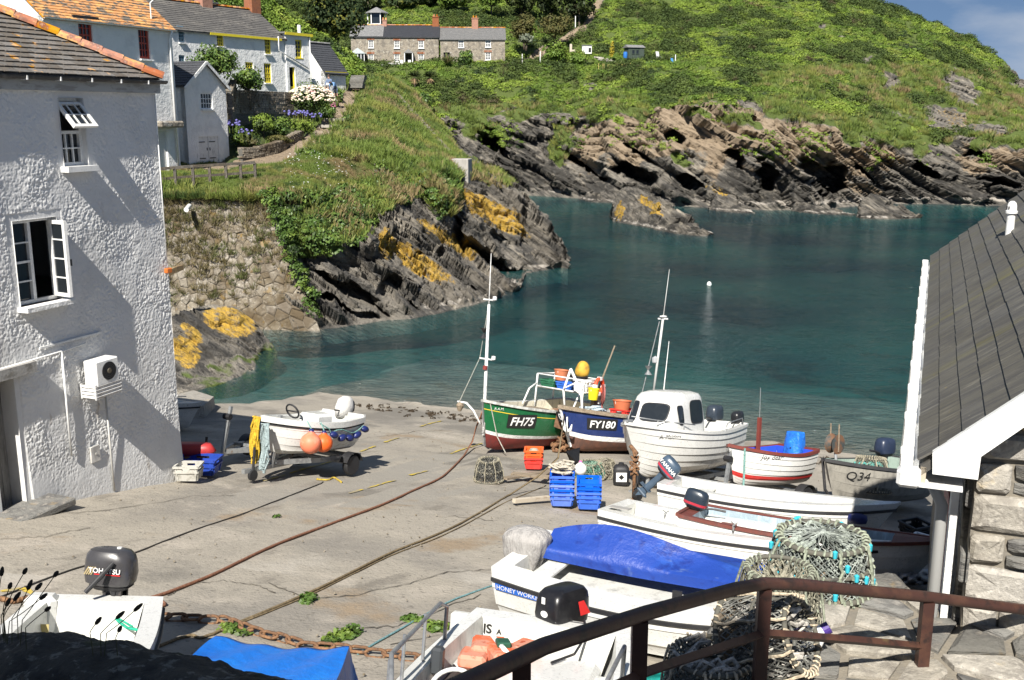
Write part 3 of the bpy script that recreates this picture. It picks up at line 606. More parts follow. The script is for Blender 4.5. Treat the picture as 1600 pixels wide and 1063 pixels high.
def greenery():
 P, veg, T, PX, PY = HILL
 vis = veg * ((PY > -45) & (PX > 330) & (PX < 1690))
 pts, i, j = sample(P, vis * (veg > .5), 22000, 1)
 dryz = ((PX[i, j] > 1180) & (PY[i, j] > 110) & (fbm(pts / 4, 3, 503) > .42)) | ((T[i, j] < 2.5) & (fbm(pts / 3, 3, 504) > .5))
 scatter('hill_grass', pts[dryz], .7 + .8 * np.random.default_rng(4).random(dryz.sum()), grass_tuft(34, .42, .34, 2, M_grassb, .03), 'yellowing rough grass on the seaward hillside', 4)
 pts = pts[~dryz]; g = fbm(pts / 5, 3, 501)
 big = g > .56
 scatter('bracken', pts[~big], .7 + .7 * np.random.default_rng(2).random((~big).sum()), leaf_clump(100, .56, .085, .6, 3, mats=M_leaf), 'bright green bracken and bramble covering the hillside', 5)
 scatter('gorse_scrub', pts[big] + [0, 0, .1], .8 + 1.0 * np.random.default_rng(3).random(big.sum()), leaf_clump(120, .7, .075, .75, 4, mats=M_gorse), 'dark gorse scrub patches on the hillside', 6)
 P, veg, T, PX, PY = BANK
 pts, i, j = sample(P, veg, 2600, 7); scatter('bank_scrub', pts, .6 + .6 * np.random.default_rng(2).random(len(pts)), leaf_clump(56, .6, .14, .6, 8, mats=M_leaf), 'green scrub on the bank behind the white cottages', 9)
 P, veg, T, PX, PY = HEAD
 lawn = (ell(PX, PY, 400, 275, 190, 34) < 1)
 bush = veg * ((T > 2.3) & ~lawn) * sstep(.38, .48, fbm(P / 2.2, 3, 601) + .25 * (ell(PX, PY, 520, 330, 110, 70, 20) < 1) - .1 * (PY < 235))
 pts, i, j = sample(P, bush * ((PX > 395) & (PX < 760)), 6500, 11); scatter('headland_scrub', pts, .5 + .8 * np.random.default_rng(5).random(len(pts)), leaf_clump(64, .36, .075, .7, 12, mats=M_bush), 'leafy scrub on the slope of the near headland', 13)
 gr = veg * (T > 2.3) * (1 - .7 * (bush > .5))
 pts, i, j = sample(P, gr * ((PX > 245) & (PX < 800)), 15000, 14)
 lw = lawn[i, j]
 scatter('lawn_grass', pts[lw], .35 + .35 * np.random.default_rng(6).random(lw.sum()), grass_tuft(34, .24, .2, 15, M_grassb, .014), 'short green grass along the top of the retaining wall', 16)
 scatter('rough_grass', pts[~lw], .7 + .9 * np.random.default_rng(7).random((~lw).sum()), grass_tuft(34, .34, .22, 17, M_grassb, .018), 'long rough grass on the near headland', 18)
 M_white = mat('white_petals', (.8, .8, .76), .6); M_pinkp = mat('pink_petals', (.55, .2, .33), .6)
 pts, i, j = sample(P, veg * ((ell(PX, PY, 500, 285, 60, 50, 30) < 1)), 130, 19); scatter('white_wild_flowers', pts + [0, -.1, .28], .6 + .5 * np.random.default_rng(8).random(len(pts)), leaf_clump(6, .05, .026, .5, 20, mats=M_white), 'small white wild flowers on the grassy cliff edge', 21)
 r = (T > 2.0) & (T < 3.9) & (veg < .5) & (PX > 640)
 # tufts hanging in the rock faces of the far cliff
 P, veg, T, PX, PY = HILL
 fr = ((T > 1.55) & (T < 2.25) & (veg < .5)) * sstep(.55, .62, fbm(P / 2.5, 3, 611)) * (PX > 690) * (PX < 1690)
 pts, i, j = sample(P, fr, 700, 22); scatter('cliff_plants', pts, .3 + .5 * np.random.default_rng(9).random(len(pts)), leaf_clump(40, .6, .14, .6, 23, mats=M_leaf), 'tufts of green plants rooted in the far cliff', 24)
greenery()
# ================================================================== BUILDINGS
M_white = mat('whitewash', (.78, .78, .76), .85, (((.68, .68, .67), 1.3, .45, .65), ((.76, .76, .74), 4, .5, .7), ((.46, .45, .42), 2.2, .64, .78, (1, 1, .25))), bump=((3.2, .55, .12), (11, .5, .04)), spec=.2)
M_stucco = mat('stucco_white', (.68, .68, .67), .85, (((.60, .60, .59), .9, .45, .65), ((.44, .41, .36), .7, .58, .74, (1, 1, .3)), ((.36, .31, .25), 3, .64, .76, (1, 1, .3)), ((.40, .24, .12), 4, .74, .82, (1, 1, .22))), bump=(70, .3, .006), spec=.2)
M_slate = mat('slate', (.15, .132, .112), .7, (((.15, .145, .135), 9, .45, .65), ((.07, .068, .068), 22, .52, .68), ((.46, .22, .02), 3.4, .60, .67), ((.22, .21, .18), 30, .66, .74)), rnd=.22, bump=(35, .35, .01), spec=.3, world=True)
M_slate_dk = mat('slate_dark', (.045, .048, .055), .6, (((.07, .072, .08), 9, .45, .65), ((.03, .03, .033), 20, .5, .7)), rnd=.2, bump=(30, .3, .01))
M_slate_gy = mat('slate_grey', (.17, .17, .168), .7, (((.23, .225, .22), 5, .45, .65), ((.11, .11, .11), 14, .5, .68), ((.3, .2, .06), 2.5, .68, .75)), rnd=.2, bump=(30, .3, .01))
M_slate_mid = mat('slate_weathered', (.10, .095, .088), .75, (((.145, .135, .12), 1.2, .48, .62, (.4, 1, 1)), ((.065, .062, .06), 5, .5, .65)), rnd=.2, bump=(30, .3, .01))
M_slate_or = mat('slate_lichened', (.50, .19, .010), .85, (((.60, .27, .015), 1.3, .48, .62), ((.13, .11, .085), 2.1, .49, .58, (1, 2.2, 2.2)), ((.24, .2, .15), 7, .60, .68)), rnd=.15, bump=(30, .4, .015))
M_terra = mat('terracotta', (.36, .115, .045), .85, (((.55, .27, .03), 2.2, .47, .56), ((.22, .085, .05), 7, .5, .62), ((.40, .25, .17), 14, .58, .68)), rnd=.25, bump=(30, .5, .012), world=True)
M_brick = mat('chimney_brick', (.30, .13, .075), .85, (((.20, .09, .06), 6, .5, .65), ((.40, .24, .16), 12, .56, .7)), rnd=.25, bump=(20, .4, .02))
M_glass = mat('window_glass', (.018, .022, .026), .04, spec=.6)
M_wfr = paint('white_frame_paint', (.74, .74, .72), .4, .2)
M_red = paint('red_frame_paint', (.36, .045, .02), .5, .2)
M_yel = paint('yellow_frame_paint', (.68, .56, .03), .5, .2)
M_bluefr = paint('slate_blue_paint', (.16, .26, .33), .5, .2)
M_pvc = paint('white_plastic', (.74, .74, .72), .3, .22)
M_greyp = mat('weathered_board', (.24, .235, .22), .8, (((.16, .155, .145), 4, .45, .65, (6, 6, .5)), ((.32, .31, .29), 9, .52, .68, (8, 8, .6))), rnd=.12, bump=(20, .4, .01, (6, 6, .5)))
M_blackm = mat('black_metal', (.02, .02, .022), .5, (((.06, .05, .045), 8, .55, .7),), spec=.4)
M_rubble = mat('rubble_stone', (.215, .185, .14), .9, (((.13, .11, .085), 5, .45, .62), ((.33, .30, .25), 9, .52, .68), ((.24, .17, .08), 2.4, .58, .68), ((.11, .085, .055), .45, .47, .62)), rnd=.22, bump=((9, .8, .06), (50, .4, .008)))
M_mortar = mat('lime_mortar', (.22, .195, .155), .95, (((.18, .165, .14), 5, .45, .65),), bump=(30, .5, .02))
M_cottstone = mat('cottage_stone', (.27, .235, .185), .9, (((.17, .15, .125), 1.6, .48, .6), ((.36, .33, .27), 2.4, .52, .66), ((.14, .125, .11), 4.5, .56, .66), ((.40, .385, .35), 1.1, .6, .68)), bump=((5, .8, .1), (2, .4, .1)))
M_granite = mat('granite', (.32, .295, .25), .9, (((.225, .205, .175), 7, .45, .62), ((.41, .38, .325), 26, .5, .68), ((.22, .205, .185), 60, .56, .7), ((.50, .39, .22), 3, .6, .7)), rnd=.16, bump=((45, .8, .012), (9, .5, .03)))
M_slatestone = mat('slate_stone', (.165, .16, .145), .9, (((.10, .097, .092), 4, .45, .62, (1, 1, 4)), ((.24, .22, .19), 8, .52, .68, (1, 1, 4)), ((.24, .18, .10), 2.5, .6, .7)), rnd=.25, bump=((14, .9, .03, (1, 1, 5)), (50, .4, .006)))
def hit(M, px, py, y=0.0):
 """Local (x, z) where a sight line meets the plane local y = const of frame M."""
 Mi = np.array(M.inverted()); o = Mi @ np.append(EYE, 1); d = Mi[:3, :3] @ ray(px, py); t = (y - o[1]) / d[1]
 p = o[:3] + d * t; return float(p[0]), float(p[2])
def wall_holes(x0, x1, z0, z1, holes, t, mb=None, mi=0):
 """Wall with openings; outer face at y=0, thickness t."""
 mb = mb or MB(); xs = sorted({x0, x1, *[h[0] for h in holes], *[h[1] for h in holes]}); zs = sorted({z0, z1, *[h[2] for h in holes], *[h[3] for h in holes]})
 xs = [x for x in xs if x0 <= x <= x1]; zs = [z for z in zs if z0 <= z <= z1]
 def solid(i, j):
  if i < 0 or j < 0 or i >= len(xs) - 1 or j >= len(zs) - 1: return False
  cx, cz = (xs[i] + xs[i + 1]) / 2, (zs[j] + zs[j + 1]) / 2
  return not any(h[0] < cx < h[1] and h[2] < cz < h[3] for h in holes)
 for i in range(len(xs) - 1):
  for j in range(len(zs) - 1):
   if not solid(i, j): continue
   a, b, c, d = xs[i], xs[i + 1], zs[j], zs[j + 1]
   mb.add([(a, 0, c), (b, 0, c), (b, 0, d), (a, 0, d)], [(0, 1, 2, 3)], mi); mb.add([(a, t, c), (b, t, c), (b, t, d), (a, t, d)], [(3, 2, 1, 0)], mi)
   if not solid(i - 1, j): mb.add([(a, 0, c), (a, 0, d), (a, t, d), (a, t, c)], [(0, 1, 2, 3)], mi)
   if not solid(i + 1, j): mb.add([(b, 0, c), (b, t, c), (b, t, d), (b, 0, d)], [(0, 1, 2, 3)], mi)
   if not solid(i, j - 1): mb.add([(a, 0, c), (a, t, c), (b, t, c), (b, 0, c)], [(0, 1, 2, 3)], mi)
   if not solid(i, j + 1): mb.add([(a, 0, d), (b, 0, d), (b, t, d), (a, t, d)], [(0, 1, 2, 3)], mi)
 return mb
def window(parent, x0, x1, z0, z1, y, cols, rows, fm, fw=.07, bar=.03, sill=True, name='window', each=False, sillm=None):
 mb = MB(); t = .06
 for (a, b, c, d) in ((x0, x0 + fw, z0, z1), (x1 - fw, x1, z0, z1), (x0 + fw, x1 - fw, z0, z0 + fw), (x0 + fw, x1 - fw, z1 - fw, z1)):
  mb.box(((a + b) / 2, y, (c + d) / 2), (b - a, t, d - c))
 X0, X1, Z0, Z1 = x0 + fw, x1 - fw, z0 + fw, z1 - fw
 for i in range(1, cols): mb.box((X0 + (X1 - X0) * i / cols, y - .004, (Z0 + Z1) / 2), (bar, t * .6, Z1 - Z0))
 for j in range(1, rows): mb.box(((X0 + X1) / 2, y - .007, Z0 + (Z1 - Z0) * j / rows), (X1 - X0, t * .6, bar * (1.6 if rows == 4 and j == 2 else 1)))
 w = mb.obj(name, fm, parent)
 if each:
  for i in range(cols):
   for j in range(rows):
    MB().box((X0 + (X1 - X0) * (i + .5) / cols, y + .024, Z0 + (Z1 - Z0) * (j + .5) / rows), ((X1 - X0) / cols - bar * .5, .006, (Z1 - Z0) / rows - bar * .5)).obj('pane', M_glass, w)
 else: MB().box(((X0 + X1) / 2, y + .024, (Z0 + Z1) / 2), (X1 - X0 + .02, .006, Z1 - Z0 + .02)).obj('pane', M_glass, w)
 if sill: MB().box(((x0 + x1) / 2, -.02, z0 - .045), (x1 - x0 + .12, .26, .085)).obj('sill', sillm or fm, w)
 return w
def slate_face(mb, origin, xdir, updir, wd, ln, course=.26, tile=.3, keep=None, seed=0):
 """Small overlapping slates covering a roof plane (joined)."""
 rr = random.Random(seed); o, X, Y = Vector(origin), Vector(xdir).normalized(), Vector(updir).normalized(); N = X.cross(Y).normalized()
 nrow = int(ln / course) + 1; nc = int(wd / tile) + 2
 for j in range(nrow):
  for i in range(-1, nc):
   a, b = (i + .5 * (j % 2)) * tile, (i + 1 + .5 * (j % 2)) * tile - .012; a, b = max(a, 0), min(b, wd)
   if b - a < .02: continue
   c, d = j * course - .01 * rr.random(), min((j + 1) * course + .05, ln)
   if d <= c: continue
   if keep and not keep((a + b) / 2, (c + d) / 2): continue
   h1, h0 = .034 + .012 * rr.random(), .006; tk = .018
   vs = [o + X * a + Y * c + N * h1, o + X * b + Y * c + N * (h1 + rr.uniform(-.006, .006)), o + X * b + Y * d + N * h0, o + X * a + Y * d + N * h0, o + X * a + Y * c + N * (h1 - tk - .02), o + X * b + Y * c + N * (h1 - tk - .02)]
   mb.add(vs, [(0, 1, 2, 3), (4, 5, 1, 0), (4, 0, 3), (1, 5, 2)])
 return mb
def gable_house(parent, x0, x1, depth, z0, ze, pitch, wall_m, slate_m, holes, over=.2, verge=.12, course=.26, tile=.3, seed=0, wall_t=.35, ridge_m=M_terra, front_label=None, both=True):
 """Walls (front with openings at y=0, body behind) and a pitched roof with the ridge along x."""
 zr = ze + depth / 2 * pitch
 wl = wall_holes(x0, x1, z0, ze, holes, wall_t)
 for x, flip in ((x0, 0), (x1, 1)):
  q = [(x, 0, z0), (x, depth, z0), (x, depth, ze), (x, depth / 2, zr - .05), (x, 0, ze)]
  wl.add(q, [tuple(range(5)) if not flip else tuple(range(4, -1, -1))])
 wl.add([(x0, depth, z0), (x1, depth, z0), (x1, depth, ze), (x0, depth, ze)], [(0, 1, 2, 3)])
 wl.obj('wall', wall_m, parent)
 s = math.hypot(1, pitch); ln = (depth / 2 + over) * s
 rf = MB(); zo = ze - over * pitch
 for sgn, y0 in ((1, -over), (-1, depth + over)):
  A = [(x0 - verge, y0, zo + .06), (x1 + verge, y0, zo + .06), (x1 + verge, depth / 2, zr + .06), (x0 - verge, depth / 2, zr + .06)]
  B = [(p[0], p[1], p[2] - .09) for p in A]
  rf.add(A + B, [(0, 1, 2, 3), (7, 6, 5, 4), (0, 4, 5, 1), (1, 5, 6, 2), (3, 2, 6, 7), (0, 3, 7, 4)])
 r = rf.obj('roof', slate_m, parent)
 sm = slate_face(MB(), (x0 - verge, -over, zo + .064), (1, 0, 0), (0, 1, pitch), x1 - x0 + 2 * verge, ln, course, tile, seed=seed)
 if both: slate_face(sm, (x1 + verge, depth + over, zo + .064), (-1, 0, 0), (0, -1, pitch), x1 - x0 + 2 * verge, ln, course, tile, seed=seed + 1)
 so = sm.obj('slates', slate_m, r); so['kind'] = 'stuff'
 n = int((x1 - x0 + 2 * verge) / .42)
 for k in range(n):
  a = x0 - verge + (x1 - x0 + 2 * verge) * k / n
  if k == 0: mb = MB(); L = (x1 - x0 + 2 * verge) / n; mb.add([(dx, math.cos(t) * .16, math.sin(t) * .12 + .03 + (.012 if dx else 0)) for dx in (0, L * 1.03) for t in np.linspace(0, math.pi, 7)], [(i, i + 1, i + 8, i + 7) for i in range(6)]); rme = mb.mesh('ridge_tile', ridge_m)
  put('ridge_tile', rme, r, loc=(a, depth / 2, zr + .03))
 return zr, r
def downpipe(parent, pts, r=.04, m=None, name='downpipe'):
 mb = MB().tube(pts, r, 8); return mb.obj(name, m or M_pvc, parent, True)
# ---------------------------------------------------------------- the rendered house beside the slipway
def rendered_house():
 B = W(14.2, -12.3, 3.4); M = upright(B, 0.0)
 o = thing('rendered_house', 'large white roughcast house with open windows beside the slipway', 'house', M)
 X0, XL, H = -3.9, -6.2, 7.12
 w2 = (*[hit(M, 90, 155)[0], hit(M, 138, 255)[0]], hit(M, 138, 258)[1], hit(M, 92, 153)[1])
 w1 = (hit(M, 18, 350)[0], hit(M, 88, 345)[0], hit(M, 100, 466)[1], hit(M, 20, 346)[1])
 dr = (-4.4, hit(M, 32, 700)[0], -.5, hit(M, 26, 586)[1])
 holes = [w1, w2, dr]
 st = .0098; xs = np.arange(X0, 0.001, st); zs = np.arange(-.35, H, st); A, Z = np.meshgrid(xs, zs, indexing='ij')
 Q = np.stack([A, A * 0, Z], -1)
 lum = fbm(Q / .030, 2, 701); rid = 1 - np.abs(2 * fbm(Q / .045, 2, 702) - 1)
 h = .0155 * (lum - .5) + .0105 * (rid - .6) + .05 * (fbm(Q / .9, 3, 703) - .5)
 smooth_ = sstep(.30, .62, fbm(Q / .45, 4, 704)) * .75 + .4
 h = h * smooth_ * (1 - .7 * sstep(1.4, .5, Z + .1 * A))
 h = h + .05 * sstep(1.0, -.2, Z - slip_z(14.2 + A) + 3.4)      # the wall spreads a little at its foot
 for (a, b, c, d) in holes:
  ins = (A > a - .1) & (A < b + .1) & (Z > c - .1) & (Z < d + .1); h = np.where(ins, h * .25 - .004, h)
 Q[..., 1] = -h
 q = gridq(*A.shape); cx = A.ravel()[q].mean(1); cz = Z.ravel()[q].mean(1); keep = np.ones(len(q), bool)
 for (a, b, c, d) in holes: keep &= ~((cx > a) & (cx < b) & (cz > c) & (cz < d))
 put('wall', mesh_np('wall', Q, q[keep][:, ::1], M_stucco, True), o)
 bd = MB(); D = 6.0       # end walls, back wall, window reveals
 bd.add([(0, 0, -.6), (0, D, -.6), (0, D, H), (0, 0, H)], [(0, 1, 2, 3)]); bd.add([(XL, 0, -.6), (XL, D, -.6), (XL, D, H), (XL, 0, H)], [(3, 2, 1, 0)])
 bd.add([(XL, D, -.6), (0, D, -.6), (0, D, H), (XL, D, H)], [(3, 2, 1, 0)]); bd.add([(XL, 0, -.6), (X0, 0, -.6), (X0, 0, H), (XL, 0, H)], [(0, 1, 2, 3)])
 for (a, b, c, d) in holes:
  t = .3 if a < -4 else .2
  bd.add([(a, -.012, c), (a, t, c), (b, t, c), (b, -.012, c), (a, -.012, d), (a, t, d), (b, t, d), (b, -.012, d)], [(0, 3, 2, 1), (4, 5, 6, 7), (0, 1, 5, 4), (3, 7, 6, 2)])
 bd.obj('side_wall', M_stucco, o)
 # interior floor so that no light comes from below
 MB().box((-3, 3, 3.6), (6, 5.8, .1)).obj('floor_slab', M_greyp, o)
 # roof, hipped at the seaward end
 xe, ye, ze = .07, -.11, 7.15; k = .60; wR = 3.3
 rf = MB(); ridge = (xe - wR, ye + wR, ze + k * wR)
 rf.add([(XL, ye, ze), (xe, ye, ze), ridge, (XL, ridge[1], ridge[2]), (xe, ye + 2 * wR, ze), (XL, ye + 2 * wR, ze)], [(0, 1, 2, 3), (1, 4, 2), (4, 5, 3, 2), (0, 5, 4, 1), (0, 3, 5)])
 roof = rf.obj('roof', M_slate, o)
 sl_len = math.hypot(1, k); course, tile = .155, .27; rr = random.Random(3)
 Y, N = Vector((0, 1, k)).normalized(), Vector((0, -k, 1)).normalized()
 tm = []
 for v in range(6):
  mb = MB(); j = [rr.uniform(-.006, .006) for _ in range(6)]; hw = tile / 2 - .006
  pr = [(-hw, -.006 + j[0], .034 + j[1] * .5), (hw, j[2], .034 + j[3] * .5), (hw, course + .06, .004), (-hw, course + .06, .004)]
  top = [Vector((p[0], 0, 0)) + Y * p[1] + N * p[2] for p in pr]; bot = [t - N * .016 for t in top]
  tm.append(MB().add(top + bot, [(0, 1, 2, 3), (0, 4, 5, 1), (1, 5, 6, 2), (3, 7, 4, 0)]).mesh('slate', M_slate))
 cnt = 0
 for r_ in range(20):
  s = r_ * course; yy = ye + s / sl_len; xr = xe - (yy - ye)
  for c_ in range(22):
   x = xe - (c_ + .5 + .5 * (r_ % 2)) * tile
   if x > xr - .05 or x < -4.6 or cnt >= 295: continue
   put('slate', tm[rr.randrange(6)], roof, loc=(x, yy, ze + k * (yy - ye) + .01)); cnt += 1
 hd = Vector((-1, 1, k)); hl = hd.length * wR; hdn = hd.normalized(); side = hdn.cross(Vector((0, 0, 1))).normalized(); up = side.cross(hdn)
 nt = 15; L = hl / nt
 hm = MB().add([hdn * (dx * L * 1.06) + side * (math.cos(t) * .13) + up * (math.sin(t) * .10 + (.0 if dx else .018)) for dx in (0, 1) for t in np.linspace(-.2, math.pi + .2, 9)], [(i, i + 1, i + 10, i + 9) for i in range(8)]).mesh('hip_tile', M_terra)
 for i in range(nt): put('hip_tile', hm, roof, loc=tuple(Vector((xe, ye, ze + .03)) + hdn * (L * i)))
 # gutter, brackets, fascia
 g = MB().add([(x, ye - .05 + math.cos(t) * .055, ze - .01 + math.sin(t) * .055) for x in (XL, xe + .02) for t in np.linspace(math.pi, 2 * math.pi, 9)], [(i, i + 1, i + 10, i + 9) for i in range(8)])
 g.obj('gutter', mat('gutter_black', (.05, .048, .046), .55, (((.14, .13, .12), 5, .5, .65),)), o)
 for i in range(7): MB().box((xe - .45 - .62 * i, ye - .052, ze - .045), (.02, .118, .06)).obj('gutter_bracket', M_pvc, o)
 MB().box(((XL + xe) / 2, ye + .045, ze - .12), (xe - XL - .06, .035, .19)).obj('fascia', mat('fascia_paint', (.42, .42, .40), .7, (((.30, .29, .27), 3, .48, .62, (1, 1, 4)), ((.22, .2, .18), 9, .62, .74))), o)
 MB().box(((XL + xe) / 2, ye + .17, ze - .2), (xe - XL - .1, .22, .03)).obj('soffit', M_white, o)
 # upper window: fixed sash below, top-hung sash pushed open above
 a, b, c, d = w2; mid = c + (d - c) * .52
 window(o, a, b, c, mid, .12, 3, 2, M_wfr, .05, .02, True, each=True)
 top = MB(); fr = MB(); y = .12
 for (p, q_, r_, s_) in ((a, a + .045, mid, d), (b - .045, b, mid, d), (a, b, d - .045, d)): fr.box(((p + q_) / 2, y, (r_ + s_) / 2), (q_ - p, .06, s_ - r_))
 fr.obj('window_frame', M_wfr, o)
 hh = (d - mid); ow = b - a - .02
 sash = MB(); t = .05
 for (p, q_, r_, s_) in ((-ow / 2, -ow / 2 + t, -hh, 0), (ow / 2 - t, ow / 2, -hh, 0), (-ow / 2 + t, ow / 2 - t, -hh, -hh + t), (-ow / 2 + t, ow / 2 - t, -t, 0)): sash.box(((p + q_) / 2, 0, (r_ + s_) / 2), (q_ - p, .045, s_ - r_))
 for i in (1, 2): sash.box((-ow / 2 + ow * i / 3, 0, -hh / 2), (.018, .03, hh - .1))
 sash.box((0, .001, -hh / 2), (ow - .1, .03, .018))
 so = put('open_sash', sash.mesh('open_sash', M_wfr), o, loc=((a + b) / 2, .06, d - .07), rot=(math.radians(-42), 0, 0)); so['label'] = 'top-hung sash standing open'
 for i in range(3):
  for j in range(2): MB().box((-ow / 2 + ow * (i + .5) / 3, .004, -.05 - (hh - .1) * (j + .5) / 2), (ow / 3 - .02, .006, (hh - .1) / 2 - .012)).obj('pane', M_glass, so)
 # lower window: fixed left light, right casement swung out
 a, b, c, d = w1; m = a + (b - a) * .5
 window(o, a, m, c, d, .13, 1, 4, M_wfr, .055, .02, False, each=True)
 fr = MB()
 for (p, q_, r_, s_) in ((b - .05, b, c, d), (m, b - .05, d - .05, d), (m, b - .05, c, c + .05)): fr.box(((p + q_) / 2, .13, (r_ + s_) / 2), (q_ - p, .06, s_ - r_))
 fr.obj('window_frame', M_wfr, o)
 cw, ch = b - m - .05, d - c - .1; cs = MB()
 for (p, q_, r_, s_) in ((-cw, -cw + .055, 0, ch), (-.055, 0, 0, ch), (-cw + .055, -.055, 0, .055), (-cw + .055, -.055, ch - .055, ch)): cs.box(((p + q_) / 2, 0, (r_ + s_) / 2), (q_ - p, .05, s_ - r_))
 for j in (1, 2, 3): cs.box((-cw / 2, 0, ch * j / 4), (cw - .1, .03, .02))
 co = put('open_casement', cs.mesh('open_casement', M_wfr), o, loc=(b - .05, .09, c + .05), rot=(0, 0, math.radians(82))); co['label'] = 'casement standing open outwards'
 for j in range(4): MB().box((-cw / 2, .004, ch * (j + .5) / 4), (cw - .1, .006, ch / 4 - .03)).obj('pane', M_glass, co)
 MB().box((-cw + .02, -.04, ch * .45), (.02, .06, .1)).obj('handle', M_blackm, co)
 MB().box(((a + b) / 2, -.03, c - .035), (b - a + .1, .34, .07)).obj('window_sill', M_white, o)
 cur = MB().grid(lambda u_, v_: (a + .08 + (m - a - .1) * .45 * (.55 + u_), .26 + .03 * math.sin(u_ * 24), c + .05 + (d - c - .1) * v_), 30, 2); cur.obj('curtain', mat('net_curtain', (.7, .7, .68), .9), o)
 # door, lintel, step
 a, b, c, d = dr; zt = d
 for i in range(7):
  w = (b - a) / 7; MB().box((a + w * (i + .5), .30, (c + zt) / 2), (w - .008, .035, zt - c)).obj('door_board', M_greyp, o)
 MB().box((-3.75, -.04, zt + .09), (1.2, .22, .16)).obj('lintel', mat('lintel_concrete', (.33, .32, .30), .9, (((.2, .19, .17), 7, .5, .65),), bump=(30, .4)), o)
 sx, sz = hit(M, 60, 772, -.45); zs_ = slip_z(14.2 - 3.4) - 3.4
 MB().box((-4.05, -.24, zs_ + .02), (2.0, .66, .12), bev=.02).box((-4.1, -.2, zs_ - .16), (1.85, .52, .36)).obj('door_step', M_slatestone, o)
 # fixings on the wall
 zp = hit(M, 92, 549)[1]; xp = hit(M, 92, 549)[0]
 downpipe(o, [(X0, -.05, zp - .02), (xp, -.05, zp), (hit(M, 130, 541)[0], -.05, zp + .03)], .014, name='wall_pipe')
 downpipe(o, [(xp, -.05, zp), (xp, -.05, hit(M, 99, 716)[1])], .017, name='wall_pipe')
 MB().box(((hit(M, 58, 553)[0] + hit(M, 158, 526)[0]) / 2, -.03, zp + .13), (1.25, .025, .03)).obj('cable_trunking', M_pvc, o)
 xc = hit(M, 163, 640)[0]; downpipe(o, [(xc, -.05, hit(M, 163, 618)[1]), (xc, -.06, hit(M, 166, 770)[1])], .016, mat('grey_conduit', (.5, .49, .46), .6), 'conduit')
 downpipe(o, [(-.06, -.04, H - .2), (-.06, -.04, hit(M, 256, 412)[1])], .01, name='cable')
 hx, hz = hit(M, 146, 709); MB().box((hx, -.035, hz), (.2, .03, .27), bev=.008).tube([(hx + .01, -.05, hz), (hx + .01, -.06, hz)], .02, 8).obj('meter_hatch', paint('hatch_paint', (.66, .64, .60), .6, .4), o)
 lx, lz = hit(M, 246, 425); MB().box((-.08, -.07, lz), (.14, .08, .09), bev=.015).obj('alarm_lamp', paint('orange_plastic', (.55, .15, .03), .4), o)
 # air conditioner on its louvred shelf
 ax, az = hit(M, 158, 612, -.1); 
 ac = thing('air_conditioner', 'white outdoor air conditioner unit bracketed to the roughcast wall', 'air conditioner', M @ Matrix.Translation((ax - .10, -.02, az + .09)) @ Matrix.Scale(.87, 4))
 MB().box((.03, -.23, .33), (.56, .30, .46), bev=.02).obj('casing', M_pvc, ac)
 f = MB().lathe([(.0, -.004), (.165, -.004), (.17, 0), (.17, .01)], 28, axis='Y', c=(.06, -.388, .34)); f.obj('fan_opening', mat('fan_black', (.008, .008, .009), .5), ac)
 for i in range(5): MB().add([(.06 + r_ * math.cos(t), -.398, .34 + r_ * math.sin(t)) for t in np.linspace(0, 2 * math.pi, 29) for r_ in (.03 + .032 * i, .034 + .032 * i)], [(2 * k_, 2 * k_ + 1, 2 * k_ + 3, 2 * k_ + 2) for k_ in range(28)]).obj('fan_grille', mat('grille_grey', (.09, .09, .09), .5), ac)
 f = MB().lathe([(0, 0), (.045, 0), (.05, .01)], 14, axis='Y', c=(.06, -.402, .34)); f.obj('fan_hub', mat('hub_brown', (.10, .085, .06), .6), ac)
 lv = MB()
 for j in range(4): lv.box((.03, -.36, .00 + j * .065 - .1), (.64, .03, .045), rot=Matrix.Rotation(.5, 3, 'X')).box((-.28, -.2, j * .065 - .1), (.03, .34, .045), rot=Matrix.Rotation(.5, 3, 'Y'))
 for (x, y) in ((-.28, -.36), (.34, -.36), (-.28, -.03)): lv.box((x, y, 0), (.035, .035, .28))
 lv.box((.03, -.2, .085), (.62, .34, .02)); lv.obj('louvred_shelf', mat('shelf_aluminium', (.55, .55, .54), .45, (((.42, .41, .40), 6, .5, .65),)), ac)
rendered_house()
